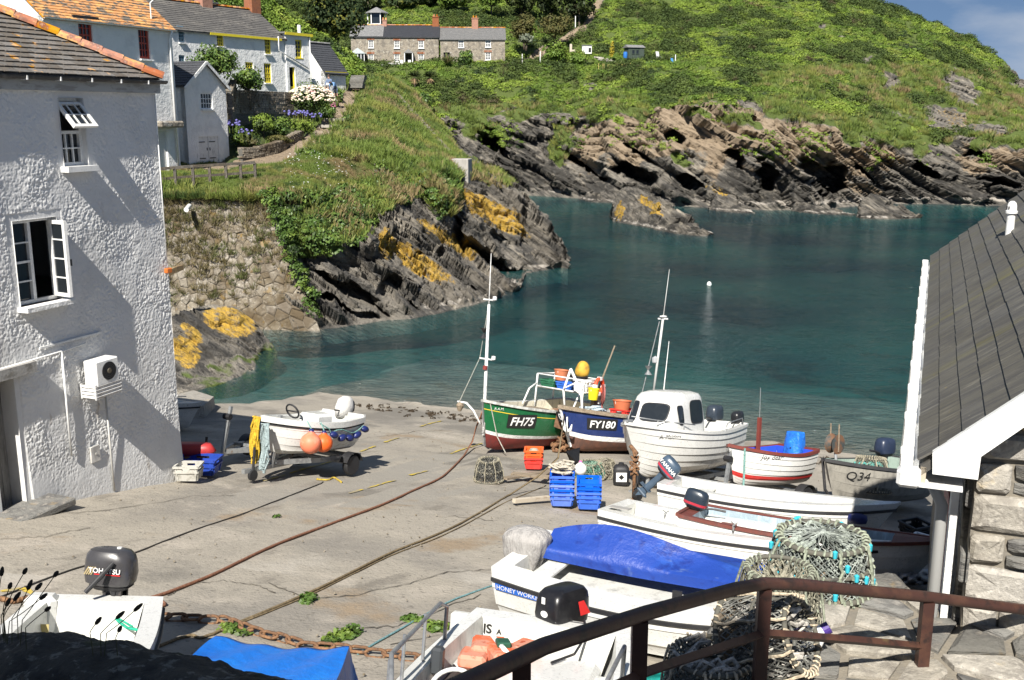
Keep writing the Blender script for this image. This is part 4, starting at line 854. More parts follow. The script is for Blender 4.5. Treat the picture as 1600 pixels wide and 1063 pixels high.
# ---------------------------------------------------------------- cottages up the lane
def lane_cottages():
 ang = math.radians(23.0) - AZ
 # 1: lichen-covered roof, red windows
 M = upright(at(283, 268, 56), ang); o = thing('lichen_roofed_cottage', 'white cottage with orange lichened slate roof and red sash windows', 'cottage', M)
 x0 = hit(M, 66, 30)[0]; ze = hit(M, 279, 46)[1]
 holes = []
 for (p, q) in (((121, 28), (147, 76)), ((215, 42), (236, 93))):
  a, zt = hit(M, *p); b, zb = hit(M, *q); holes.append((a, b, min(zb, zt - 1.5), zt))
 zd = hit(M, 258, 205)[1]; holes.append((hit(M, 246, 230)[0], hit(M, 262, 230)[0], -.6, zd))
 gable_house(o, x0, 0, 6.0, -1.0, ze, .85, M_white, M_slate_or, holes, .18, .1, .22, .26, 11)
 for h in holes[:2]:
  window(o, *h, .12, 3, 4, M_red, .12, .045, True, sillm=M_white)
  MB().box(((h[0] + h[1]) / 2, -.05, h[3] + .07), (h[1] - h[0] + .7, .12, .1)).obj('lintel', M_blackm, o)
 h = holes[2]; MB().box(((h[0] + h[1]) / 2, .15, (h[2] + h[3]) / 2), (h[1] - h[0], .06, h[3] - h[2])).obj('door', paint('door_white', (.6, .6, .58), .6), o)
 MB().box(((h[0] + h[1]) / 2, -.35, h[3] + .35), (h[1] - h[0] + 1.0, .9, .34), bev=.12).obj('door_hood', M_cottstone, o)
 MB().add([(x, -.24 + math.cos(t) * .07, ze - .1 + math.sin(t) * .07) for x in (x0 - .1, .1) for t in np.linspace(math.pi, 2 * math.pi, 7)], [(i, i + 1, i + 8, i + 7) for i in range(6)]).obj('gutter', M_pvc, o)
 MB().box((x0 / 2, -.03, ze - .16), (-x0, .05, .16)).obj('fascia', M_pvc, o)
 downpipe(o, [(-.25, -.24, ze - .15), (-.3, -.1, ze - .6), (-.3, -.1, .1)], .06)
 MB().tube([(-1.0, .4, ze + .35), (-1.0, .4, ze + 1.2), (-.6, .4, ze + 1.5)], .03, 6).obj('vent_pipe', M_pvc, o)
 # 2: gabled store with double doors
 M = upright(at(296, 259, 58.5), ang); o = thing('gabled_store', 'small white gabled store with double doors and one window', 'outbuilding', M)
 x1 = hit(M, 356, 200)[0]; zt = hit(M, 294, 133)[1]; zr = zt + (x1 / 2) * .72
 wa, wt = hit(M, 313, 145); wb, wbz = hit(M, 333, 171); da, dt = hit(M, 310, 214); db, dz = hit(M, 343, 250)
 holes = [(wa, wb, wbz, wt), (da, db, -.2, dt)]
 wl = wall_holes(0, x1, -1.2, zt, holes, .3)
 wl.add([(0, 0, zt), (x1, 0, zt), (x1 / 2, 0, zr), (0, .3, zt), (x1, .3, zt), (x1 / 2, .3, zr)], [(0, 1, 2), (5, 4, 3)])
 L = 3.6; wl.add([(0, 0, -1.2), (0, L, -1.2), (0, L, zt), (0, 0, zt), (x1, 0, -1.2), (x1, L, -1.2), (x1, L, zt), (x1, 0, zt)], [(3, 2, 1, 0), (4, 5, 6, 7), (1, 5, 6, 2)])
 wl.obj('wall', M_white, o)
 rf = MB()
 for sx, xx in ((-1, -.15), (1, x1 + .15)):
  zz = zt - .15 * .72; A = [(xx, -.18, zz + .07), (xx, L, zz + .07), (x1 / 2, L, zr + .07), (x1 / 2, -.18, zr + .07)]; Bq = [(p[0], p[1], p[2] - .1) for p in A]
  rf.add(A + Bq, [(0, 1, 2, 3), (7, 6, 5, 4), (0, 4, 5, 1), (1, 5, 6, 2), (2, 6, 7, 3), (3, 7, 4, 0)])
 rr = rf.obj('roof', M_slate_dk, o)
 sm = slate_face(MB(), (-.15, L, zt - .1 + .07), (0, -1, 0), (1, 0, .72), L + .18, (x1 / 2 + .15) * math.hypot(1, .72), .24, .3, seed=5)
 slate_face(sm, (x1 + .15, -.18, zt - .1 + .07), (0, 1, 0), (-1, 0, .72), L + .18, (x1 / 2 + .15) * math.hypot(1, .72), .24, .3, seed=6); tag(sm.obj('slates', M_slate_dk, rr), kind='stuff')
 for sx in (0, 1):
  p, q = ((-.2, -.2, zt - .2), (x1 / 2, -.2, zr + .0)) if sx == 0 else ((x1 + .2, -.2, zt - .2), (x1 / 2, -.2, zr + .0)); MB().bar(p, q, .04, .16).obj('bargeboard', M_white, o)
 window(o, *holes[0], .08, 4, 3, M_wfr, .07, .035, True)
 for s in (0, 1):
  a, b = (da, (da + db) / 2 - .02) if s == 0 else ((da + db) / 2 + .02, db); dd = MB().box(((a + b) / 2, .08, (dt - .2) / 2), (b - a, .06, dt + .2)).obj('door', paint('store_door_white', (.66, .66, .64), .6, .3), o)
  MB().box((b - .1 if s == 0 else a + .1, .035, dt * .55), (.05, .03, .16)).obj('handle', M_blackm, dd)
  for zz in (.35, dt - .3): MB().box(((a + b) / 2 - .1, .04, zz), ((b - a) * .6, .02, .05)).obj('hinge', M_blackm, dd)
 # 3: long cottage with yellow trim
 ang3 = math.radians(30.0) - AZ
 M = upright(at(448, 150, 80), ang3); o = thing('yellow_trimmed_cottage', 'long white cottage with yellow window frames and brick chimneys', 'cottage', M)
 ze = hit(M, 440, 60)[1]; xl = hit(M, 262, 36)[0]; holes = []
 wins = [((338, 49), (350, 73)), ((413, 58), (424, 85)), ((383, 97), (396, 108)), ((412, 99), (425, 130)), ((278, 40), (289, 67)), ((279, 86), (290, 106))]
 for (p, q) in wins:
  a, t = hit(M, *p); b, z = hit(M, *q); holes.append((a, b, z, t))
 gable_house(o, xl, 0, 5.6, -5.0, ze, .75, M_white, M_slate_mid, holes, .2, .12, .24, .3, 21)
 for i, h in enumerate(holes):
  window(o, *h, .1, 3, 4 if i != 2 else 2, M_yel if i < 4 else M_bluefr, .09, .04, True, sillm=M_white)
 MB().box((xl / 2 + 1.5, -.2, ze - .13), (-xl - 4, .08, .17)).obj('gutter', M_yel, o)
 zr = ze + 2.8 * .75
 for (px, w, hgt, y) in ((319, .95, 1.3, 2.8), (395, .95, 1.6, 2.8)):
  xx = hit(M, px, 20, 2.8)[0]; cm = MB().box((xx, y, zr + hgt / 2 - .4), (w, .8, hgt + .6)).box((xx, y, zr + hgt + .02), (w + .14, .94, .12))
  c = cm.obj('chimney', M_brick, o)
  for k in (-1, 1): MB().lathe([(.13, 0), (.15, .05), (.11, .4), (.13, .42), (.09, .42)], 12, c=(xx + k * .22, y, zr + hgt + .08)).obj('chimney_pot', M_terra, c)
 # flat-roofed end block
 xe = hit(M, 483, 100)[0]; zb = hit(M, 450, 53)[1]; d1, dtop = hit(M, 450, 105); d2 = hit(M, 461, 150)[0]; wv = (*[hit(M, 459, 62)[0], hit(M, 471, 90)[0]], hit(M, 471, 91)[1], hit(M, 459, 62)[1])
 hs = [(d1, d2, -.4, dtop), wv]
 wl = MB(); 
 for f in wall_holes(.02, xe, -5.0, zb, hs, .3, wl).v: pass
 wl.v = [(p[0], p[1] - .12, p[2]) for p in wl.v]
 wl.add([(xe, -.12, -5.0), (xe, 5, -5.0), (xe, 5, zb), (xe, -.12, zb), (.02, 5, -5.0), (.02, 5, zb), (.02, -.12, zb), (.02, -.12, ze - .5), (.02, 5, ze - .5)], [(0, 1, 2, 3), (1, 4, 5, 2), (3, 2, 5, 6)]); wl.obj('end_block_wall', M_white, o)
 MB().box((xe / 2, 2.3, zb + .06), (xe + .4, 5.2, .12)).obj('flat_roof', M_slate_gy, o); MB().box((xe / 2, -.3, zb + .0), (xe + .4, .06, .2)).obj('fascia', M_yel, o)
 dd = MB().box(((d1 + d2) / 2, .06, (dtop + .4) * .22 - .4), (d2 - d1, .06, (dtop + .4) * .44)).obj('door', M_yel, o); dd['label'] = 'yellow stable door, its upper leaf open'
 fr = MB(); [fr.box((x, .02, (dtop - .4) / 2), (.08, .1, dtop + .4)) for x in (d1 + .04, d2 - .04)]; fr.obj('door_frame', M_yel, o)
 window(o, *wv, .02, 2, 4, M_yel, .1, .04, True)
 pa, pz = hit(M, 437, 79, -.3); pb, pz2 = hit(M, 483, 107, -.3); downpipe(o, [(pa, -.22, pz + 1.0), (pa, -.22, pz), (pb, -.22, pz2)], .05)
 downpipe(o, [(xe - .1, -.22, zb), (xe - .1, -.22, -.3)], .05)
 MB().tube([(xe - .3, .6, zb), (xe - .3, .6, zb + .8)], .14, 10).obj('flue', M_pvc, o)
 # 4: houses whose slate roofs show behind
 for (px, py, D, xw, lab) in ((352, 34, 98, 8, 'dark slate roofed house rising behind the brick chimneys'), (424, 66, 103, 6, 'small dark slate roofed house behind the cottage end')):
  M = upright(at(px, py, D), ang3); o = thing('slate_roofed_house', lab, 'house', M)
  gable_house(o, -xw / 2 - 1, xw / 2, 6, -4, .2, .8, M_cottstone, M_slate_dk, [], .2, .1, .26, .3, 31)
 # 5: slate-roofed garden shed by the steps
 M = upright(at(541, 146, 90), math.radians(30) - AZ); o = thing('slate_shed', 'stone shed with a steep dark slate roof at the lane steps', 'shed', M)
 a = hit(M, 507, 130)[0]; zt = hit(M, 520, 111)[1]
 gable_house(o, a, 0, 3.6, -1.2, zt, 1.25, M_white, M_slate_dk, [], .25, .12, .24, .28, 41, ridge_m=M_slate_gy)
 MB().box((a / 2, -.14, zt - .12), (-a, .06, .1)).obj('eaves_board', M_yel, o)
lane_cottages()
def stone_terrace():
 M = Matrix.Translation(Vector(at(562, 107, 150))) @ Matrix.Rotation(math.radians(2.5), 4, 'Z')
 rows = [('stone_cottage', 'stone cottage pair with slate porch and dark blue slate roof', (548, 685), 57, 40, [(579.5, 69), (620, 69.6), (658, 69.6), (579.5, 90.6), (620, 90.6), (658, 90.6)], M_slate_dk),
   ('stone_cottage', 'grey slated stone cottage, right-hand of the far pair of cottages', (688, 789), 61, 43, [(720.5, 68.6), (762.6, 68.2), (762.6, 88)], M_slate_gy)]
 for k, (nm, lab, (pa, pb), ye, yr, wins, sm) in enumerate(rows):
  o = thing(nm, lab, 'cottage', M)
  a, ze = hit(M, pa, ye); b, _ = hit(M, pb, ye); holes = []
  for (px, py) in wins:
   x, t = hit(M, px - 4.4, py - 6); x2, z = hit(M, px + 4.4, py + 6); holes.append((x, x2, z, t))
  if k == 0: dx0, dt = hit(M, 634.5, 85); dx1, _ = hit(M, 642, 100); holes.append((dx0, dx1, -.3, dt))
  else: dx0, dt = hit(M, 693, 82); dx1, dz = hit(M, 703, 100); holes.append((dx0, dx1, dz, dt))
  zr, r = gable_house(o, a, b, 5.4, -1.5, ze, .62, M_cottstone, sm, holes, .2, .15, .28, .34, 50 + k, both=False)
  for h in holes[:-1]:
   window(o, *h, .1, 3, 4, M_wfr, .1, .045, True)
   for q in range(5):
    if q == 0: bm_ = MB().box((0, 0, 0), ((h[1] - h[0] + .3) / 5 - .02, .12, .26)).mesh('lintel_brick', M_brick)
    if k == 0 or h[3] < 2.4: put('lintel_brick', bm_, o, loc=(h[0] - .15 + (h[1] - h[0] + .3) * (q + .5) / 5, .03, h[3] + .15))
  h = holes[-1]; MB().box(((h[0] + h[1]) / 2, .25, (h[2] + h[3]) / 2), (h[1] - h[0], .06, h[3] - h[2])).obj('door', mat('dark_door', (.03, .025, .022), .5), o)
  chs = [(680.5, 28, 40), (601, 33, 41)] if k == 0 else [(742, 30, 43)]
  for (px, y0, y1) in chs:
   x, z1 = hit(M, px, y0, 2.7); w = .9 if px != 601 else .6
   c = MB().box((x, 2.7, (z1 + zr) / 2 - .2), (w, .7, z1 - zr + .6)).box((x, 2.7, z1 + .08), (w + .15, .85, .12)).obj('chimney', M_brick, o)
   for s in (-1, 1): MB().lathe([(.12, 0), (.13, .04), (.1, .35)], 10, c=(x + s * .2, 2.7, z1 + .12)).obj('chimney_pot', M_terra, c)
  if k == 0:
   # lighter slates on the left half, then porch
   xm = hit(M, 600, 50)[0]; sm2 = slate_face(MB(), (a - .15, -.2, ze - .2 * .62 + .10), (1, 0, 0), (0, 1, .62), xm - a, 2.9 * math.hypot(1, .62), .28, .34, seed=77); tag(sm2.obj('slates', M_slate_gy, r), kind='stuff')
   px0, pz = hit(M, 632, 83, -1.2); px1, _ = hit(M, 644.5, 83, -1.2); xm = (px0 + px1) / 2; pt = pz + (px1 - px0) * .5
   pr = MB().add([(px0 - .15, -1.4, pz), (xm, -1.4, pt), (xm, 0, pt), (px0 - .15, 0, pz), (px1 + .15, -1.4, pz), (px1 + .15, 0, pz)], [(0, 1, 2, 3), (1, 4, 5, 2), (0, 4, 1)]).obj('porch_roof', M_slate_gy, o)
   for x in (px0, px1): MB().box((x, -.7, pz / 2 - .3), (.12, 1.3, pz + .6)).obj('porch_wall', M_wfr, o)
   gx0, gz = hit(M, 549, 84, -1.5); gx1, _ = hit(M, 569, 84, -1.5); zm = hit(M, 559, 75, -1.5)[1]
   cn = MB().box(((gx0 + gx1) / 2, -.8, gz / 2 - .4), (gx1 - gx0, 1.5, gz + .8)); cn.obj('conservatory', M_glass, o)
   fr = MB(); [fr.box((gx0 + (gx1 - gx0) * i / 4, -1.57, gz / 2 - .4), (.09, .06, gz + .8)) for i in range(5)]; fr.box(((gx0 + gx1) / 2, -1.57, gz), (gx1 - gx0, .07, .1)).box(((gx0 + gx1) / 2, -1.57, .6), (gx1 - gx0, .07, .08)); fr.obj('conservatory_frame', M_wfr, o)
   MB().prism([(gx0 - .2, gz), (gx1 + .2, gz), ((gx0 + gx1) / 2, zm)], -1.7, -.02).obj('conservatory_roof', paint('pale_grey_paint', (.45, .5, .5), .6), o)
  else:
   for x_ in (hit(M, 741, 80)[0],): pass
   xa = hit(M, 746, 80)[0]
   MB().add([(xa, -.03, -1.5), (b + .02, -.03, -1.5), (b + .02, -.03, holes[2][2] - .2), (xa, -.03, holes[2][2] - .2)], [(0, 1, 2, 3)])
 # white garden wall in front of the terrace
 o = thing('garden_wall', 'low white painted garden wall in front of the stone cottages', 'wall', M)
 a, z = hit(M, 596, 98, -3.2); b, z0 = hit(M, 688, 107, -3.2); g0 = hit(M, 628, 100, -3.2)[0]; g1 = hit(M, 640, 100, -3.2)[0]
 MB().box(((a + g0) / 2, -3.2, (z + z0) / 2 - .5), (g0 - a, .25, z - z0 + .9)).obj('wall_panel', M_white, o); MB().box(((b + g1) / 2, -3.2, (z + z0) / 2 - .5), (b - g1, .25, z - z0 + .9)).obj('wall_panel', M_white, o)
 for x in (g0, g1): MB().box((x, -3.2, (z + z0) / 2 - .3), (.4, .4, z - z0 + 1.3)).obj('gate_pier', M_white, o)
 # summerhouse above
 p = at(589, 40, 160); o = thing('summerhouse', 'white summerhouse with hipped slate roof above the stone cottages', 'summerhouse', p)
 for i in range(6):
  t = 2 * math.pi * i / 6; MB().box((1.35 * math.cos(t), 1.35 * math.sin(t), .5), (.14, .14, 2.6)).obj('post', M_wfr, o)
 MB().lathe([(1.28, -.8), (1.28, .2)], 6).obj('panel', M_wfr, o); MB().lathe([(1.1, .2), (1.1, 1.7)], 6).obj('glazing', M_glass, o)
 MB().lathe([(1.75, 1.7), (1.7, 1.85), (.12, 2.6), (0, 2.62)], 6).obj('roof', M_slate_gy, o)
stone_terrace()
# ================================================================== WALLS, ROCKS, FENCE, GARDEN, TREES
def py_of(D, z):
 m = (z - 10) / D; return CY + F * (m * CP + SP) / (m * SP - CP)
def voronoi(pts, bound, gap):
 """Cells of pts inside the convex polygon bound, pulled apart by gap."""
 out = []; P = np.asarray(pts)
 for i, p in enumerate(P):
  d = np.hypot(*(P - p).T); near = np.argsort(d)[1:15]; poly = [tuple(b) for b in bound]
  for j in near:
   q = P[j]; n = q - p; L = np.hypot(*n); n = n / L; off = n @ p + L / 2 - gap / 2; new = []
   for a, b in zip(poly, poly[1:] + poly[:1]):
    da, db = n @ np.array(a) - off, n @ np.array(b) - off
    if da <= 0: new.append(a)
    if da * db < 0: t = da / (da - db); new.append((a[0] + (b[0] - a[0]) * t, a[1] + (b[1] - a[1]) * t))
   poly = new
   if len(poly) < 3: break
  out.append(poly)
 return out
def stone_from(poly, fn, h, rr, back=.05):
 """Pillowed stone over a 2D cell; fn(a, b, height) gives the 3D point."""
 c = np.mean(poly, 0); k = len(poly); mb = MB(); A = [fn(*p, -back) for p in poly]
 B = [fn(*(c + (np.array(p) - c) * (.97 + .03 * rr.random())), h * (.35 + .35 * rr.random())) for p in poly]
 C_ = [fn(*(c + (np.array(p) - c) * (.62 + .16 * rr.random())), h * (.8 + .4 * rr.random())) for p in poly]
 mb.add(A + B + C_ + [fn(*c, h * rr.uniform(.85, 1.15))], [(i, (i + 1) % k, k + (i + 1) % k, k + i) for i in range(k)] + [(k + i, k + (i + 1) % k, 2 * k + (i + 1) % k, 2 * k + i) for i in range(k)] + [(2 * k + i, 2 * k + (i + 1) % k, 3 * k) for i in range(k)])
 return mb
def retaining_wall():
 o = thing('retaining_wall', 'tall rubble stone retaining wall below the lane and fence', 'wall', at(380, 500, 47))
 bl, br, tl, tr = at(235, 560, 46.6), at(503, 524, 45.7), at(235, 309, 47.75), at(418, 305, 48.0)
 org = np.array(o.location)
 ex = br - bl
 def fn(a, b, h):
  p = (bl * (1 - a) + br * a) * (1 - b) + (tl * (1 - a) + tr * a) * b
  p = p + np.array([.12, -.95, .28]) * (h + .12 * (fbm(np.array([p]) / 1.6, 3, 77)[0] - .5)) - org
  return tuple(p)
 rr = random.Random(5); pts = []
 b = .0
 while b < 1.0:
  hgt = (.062 if b < .3 else .052) * rr.uniform(.85, 1.2); wd = (.075 if b < .3 else .062); a = rr.uniform(-.04, 0)
  while a < 1.0: pts.append((a + wd / 2 + rr.uniform(-.012, .012), b + hgt / 2 + rr.uniform(-.012, .012))); a += wd * rr.uniform(.75, 1.3)
  b += hgt
 pts = [p for p in pts if 0 < p[0] < 1 and 0 < p[1] < 1]
 cells = voronoi([(p[0] * 7.6, p[1] * 6.2) for p in pts], [(0, 0), (7.6, 0), (7.6, 6.2), (0, 6.2)], .012)
 MB().grid(lambda u_, v_: fn(u_, v_, -.02), 30, 24).obj('mortar_bed', M_mortar, o, True)
 order = sorted(range(len(cells)), key=lambda i: -pts[i][0]); extra = MB()
 for k, i in enumerate(order):
  if len(cells[i]) < 3: continue
  s = stone_from(cells[i], lambda a, b_, h: fn(a / 7.6, b_ / 6.2, h), rr.uniform(.03, .09), rr)
  if k < 299: s.obj('stone', M_rubble, o)
  else: extra.add(s.v, s.f)
 if extra.v: tag(extra.obj('stones', M_rubble, o), kind='stuff')
 # plants rooted in the joints
 pt = [np.array(fn(a, b_, .13)) + org for a, b_ in ((rr.random(), .25 + .75 * rr.random() ** .6) for _ in range(420))]
 scatter('wall_tufts', np.array(pt), [rr.uniform(.4, 1.25) for _ in pt], grass_tuft(26, .28, .16, 31, mat('dry_tuft', (.14, .115, .05), .8, (((.09, .11, .03), .8, .48, .6), ((.2, .16, .09), 1.5, .55, .7)), world=True), .014), 'dry tufts growing from the joints of the retaining wall', 32)
 ed = [at(px, 307 + 3 * rr.random(), 47.55) for px in np.linspace(245, 420, 90)]
 scatter('wall_top_grass', np.array(ed) + [0, 0, -.05], [rr.uniform(.6, 1.3) for _ in ed], grass_tuft(30, .3, .2, 33, M_grassb, .014), 'grass overhanging the top of the retaining wall', 34)
 eg = [at(419 + 72 * t + rr.uniform(-9, 12), 304 + 190 * t + rr.uniform(-10, 8), 46.6 - .6 * t) for t in [rr.random() ** 1.5 for _ in range(120)]]
 scatter('wall_end_scrub', np.array(eg), [rr.uniform(.4, 1.0) for _ in eg], leaf_clump(56, .36, .075, .8, 35, mats=M_bush), 'leafy scrub crowding the end of the retaining wall', 36)
 sp = MB().tube([at(296, 322, 47.3), at(291, 328, 46.5)], .11, 10); tag(sp.obj('drain_spout', M_pvc), 'short white drain spout sticking out of the rubble wall', 'drain pipe')
 br_ = MB().bar(at(262, 428, 40), at(274, 421, 40.4), .12, .22).bar(at(274, 421, 40.4), at(285, 418, 40.8), .12, .2); tag(br_.obj('timber_bracket', mat('old_timber', (.24, .17, .09), .8, (((.15, .1, .06), 5, .5, .65),))), 'old timber bracket beyond the corner of the rendered house', 'bracket')
retaining_wall()
def rock_loft(name, label, cols, rows, seed, amp=1.0, orange=(), lams=((.9, .3), (.35, .16)), ang=38, algae=False, step=1.6, tilt=(.2, -.6, .5)):
 """cols: (px, base py or None, base D or None, crest py, dD to crest, dD to back)"""
 keys = []
 for px, yb, Db, yc, d1, d2 in cols:
  Db = Db or dist_at(px, yb, SEA); zb = 10 + ray(px, yb)[2] * Db; ym = (yb * .45 + yc * .55)
  keys.append((px, [(py_of(Db - .25, zb - 1.0), Db - .25), (yb, Db), (ym, Db + d1 * .6), (yc, Db + d1), (py_of(Db + d2, zb - .9), Db + d2)]))
 P, PX, PY, T = loft(keys, rows, step)
 face = sstep(1.0, 1.2, T)
 P = P + (amp * face * (strata(P, math.radians(ang), lams, seed) + (fbm(P / .9, 5, seed + 1) - .5) * .45 + (fbm(P / 2.4, 3, seed + 2) - .5) * .7))[..., None] * np.array(tilt)
 og = 0
 for (cx, cy, rx, ry, a) in orange: og = np.maximum(og, 1 - sstep(.75, 1.25, ell(PX, PY, cx, cy, rx, ry, a)))
 zb = P[:, 0, 2].min() + 1; wet = (1 - sstep(.4, 1.6, P[..., 2] - SEA + (fbm(P / 1.0, 4, seed + 5) - .5) * 1.2)) * .75
 gr = (1 - sstep(-.2, .7, P[..., 2] - SEA + (fbm(P / .6, 4, seed + 6) - .5) * 1.4)) * (.62 if algae else 0)
 pale = 0 if algae else (1 - sstep(0, .3, np.abs(P[..., 2] - SEA - .22))) * .6
 me = mesh_np(name, P, gridq(*T.shape), M_cliff, True, {'veg': gr, 'tan': T * 0 + .05, 'wet': np.where(gr > .3, .2, wet) * .75, 'lichen': og * .6 + 0 * T, 'pale': pale + 0 * T, 'dry': gr * .3})
 return tag(put(name, me), label, 'rock')
rock_loft('shore_rock', 'large lichen covered rock between the rendered house and the water', [(238, 640, 33.5, 560, 4, 9), (262, 622, 34.2, 500, 6, 10), (290, 612, 35, 484, 6.5, 10.5), (330, 602, 36, 474, 7, 11), (370, 596, 37, 478, 6.5, 10.5), (395, 590, 38, 498, 5.5, 9), (418, 575, 40, 530, 3, 6), (434, 556, 41.4, 549, 1, 3)], (5, 40, 40, 14), 801, 1.0, ((360, 502, 50, 24, 15), (300, 520, 26, 10, 40), (290, 548, 30, 24, 50)), algae=True)
rock_loft('sea_stack', 'pointed slate islet standing in the cove water', [(952, 340, None, 335, .8, 3), (958, 346, None, 316, 2, 5), (972, 349, None, 294, 3, 7), (988, 352, None, 289, 3.2, 8), (1006, 355, None, 294, 3.2, 8), (1030, 361, None, 309, 3, 7), (1060, 366, None, 330, 2.4, 6), (1085, 369, None, 346, 1.8, 4), (1104, 369, None, 360, 1, 3), (1114, 367, None, 366, .4, 1.5)], (5, 34, 34, 12), 811, 1.6, ((1018, 322, 26, 9, 35), (968, 330, 8, 14, 0)), ((1.4, .6), (.5, .25)), step=1.0)
rock_loft('dark_skerry', 'dark low skerry in the water near the boathouse roof', [(1338, 340, None, 334, .6, 2), (1346, 342, None, 312, 2, 5), (1362, 343, None, 302, 2.4, 6), (1382, 343, None, 309, 2.4, 6), (1402, 343, None, 323, 1.8, 5), (1422, 342, None, 334, 1, 3), (1438, 341, None, 340, .4, 1.5)], (5, 28, 28, 10), 821, 1.4, (), ((1.2, .55), (.45, .22)), step=1.0)
rock_loft('reef_rock', 'low dark reef running out from the far cliff', [(1236, 330, None, 322, 1, 4), (1256, 333, None, 316, 1.6, 5), (1280, 335, None, 320, 1.4, 4), (1305, 336, None, 325, 1.2, 3), (1325, 337, None, 332, .8, 2), (1338, 337, None, 336, .3, 1.2)], (5, 20, 20, 8), 831, 1.2, (), ((1.1, .5), (.4, .2)), step=1.0)
rock_loft('boulder_shelf', 'flat grey boulders at the foot of the far cliff', [(905, 312, None, 308, .8, 3), (925, 316, None, 303, 1.6, 5), (950, 317, None, 302, 1.8, 5), (972, 318, None, 308, 1.2, 4)], (5, 18, 18, 8), 841, 1.5, (), step=1.0)
rock_loft('rock_spur', 'small dark spur of rock at the cliff foot', [(1108, 328, None, 322, .6, 2), (1122, 330, None, 300, 2, 6), (1140, 332, None, 304, 2, 6), (1160, 333, None, 320, 1.4, 4), (1180, 333, None, 331, .4, 1.5)], (5, 22, 22, 8), 851, 1.4, ((1126, 298, 14, 7, 30),), step=1.0)
def flat_slab():
 mb = MB(); p = [on_slip(*q, .28) for q in ((272, 617), (303, 610), (334, 620), (318, 634), (276, 634))]; c = np.mean(p, 0)
 o = thing('stone_slab', 'pale flat stone slab lying beside the lichened rock', 'stone', c)
 k = len(p); t = [tuple(q - c) for q in p]; b = [tuple((q - c) * 1.04 - np.array([0, 0, .5])) for q in p]
 mb.add(t + b, [tuple(range(k))[::-1]] + [(i, (i + 1) % k, (i + 1) % k + k, i + k) for i in range(k)]); mb.obj('slab', M_granite, o)
flat_slab()
def concrete_block():
 o = thing('concrete_pillbox', 'pale concrete block standing on the rocky spit', 'concrete block', at(719, 284, 69.5)); o.rotation_euler = (0, 0, -.2)
 MB().box((0, .5, .55), (1.15, 1.1, 1.9), bev=.03).obj('block', mat('pale_concrete', (.38, .36, .33), .9, (((.27, .255, .23), 2.5, .45, .65, (1, 1, .3)),), bump=(14, .4)), o)
 r2 = leaf_clump(60, .42, .09, 1.0, 71, mats=mat('red_leaf', (.22, .08, .06), .7)); put('red_creeper', r2, o, loc=(-.75, .1, 1.2)); 
concrete_block()
def rail_fence():
 o = thing('timber_fence', 'dark timber post and rail fence along the lane edge', 'fence', at(330, 285, 55)); org = np.array(o.location)
 px = [247, 273, 301, 327, 352.5, 375.5, 398]; Ds = np.linspace(49.5, 51.8, 7); bot = [296, 292.5, 289, 286, 283, 280, 277]; top = [266.5, 264, 262, 260.5, 259, 257.5, 256]
 M_t = mat('fence_timber', (.085, .072, .056), .85, (((.14, .12, .095), 6, .45, .65), ((.05, .045, .04), 14, .5, .65)), bump=(20, .4), rnd=.15); pm = None
 T = []
 for i in range(7):
  p = at(px[i], top[i], Ds[i]) - org; b = at(px[i], bot[i], Ds[i]) - org; T.append(p); MB().box((p[0], p[1], (p[2] + b[2]) / 2 - .2), (.13, .11, p[2] - b[2] + .5)).obj('post', M_t, o)
 for i in range(6):
  a, b = T[i], T[i + 1]; MB().bar(a + [0, 0, .06], b + [0, 0, .06], .15, .13).obj('top_rail', M_t, o); MB().bar(a + [0, -.02, -.42], b + [0, -.02, -.42], .05, .12).obj('mid_rail', M_t, o)
rail_fence()
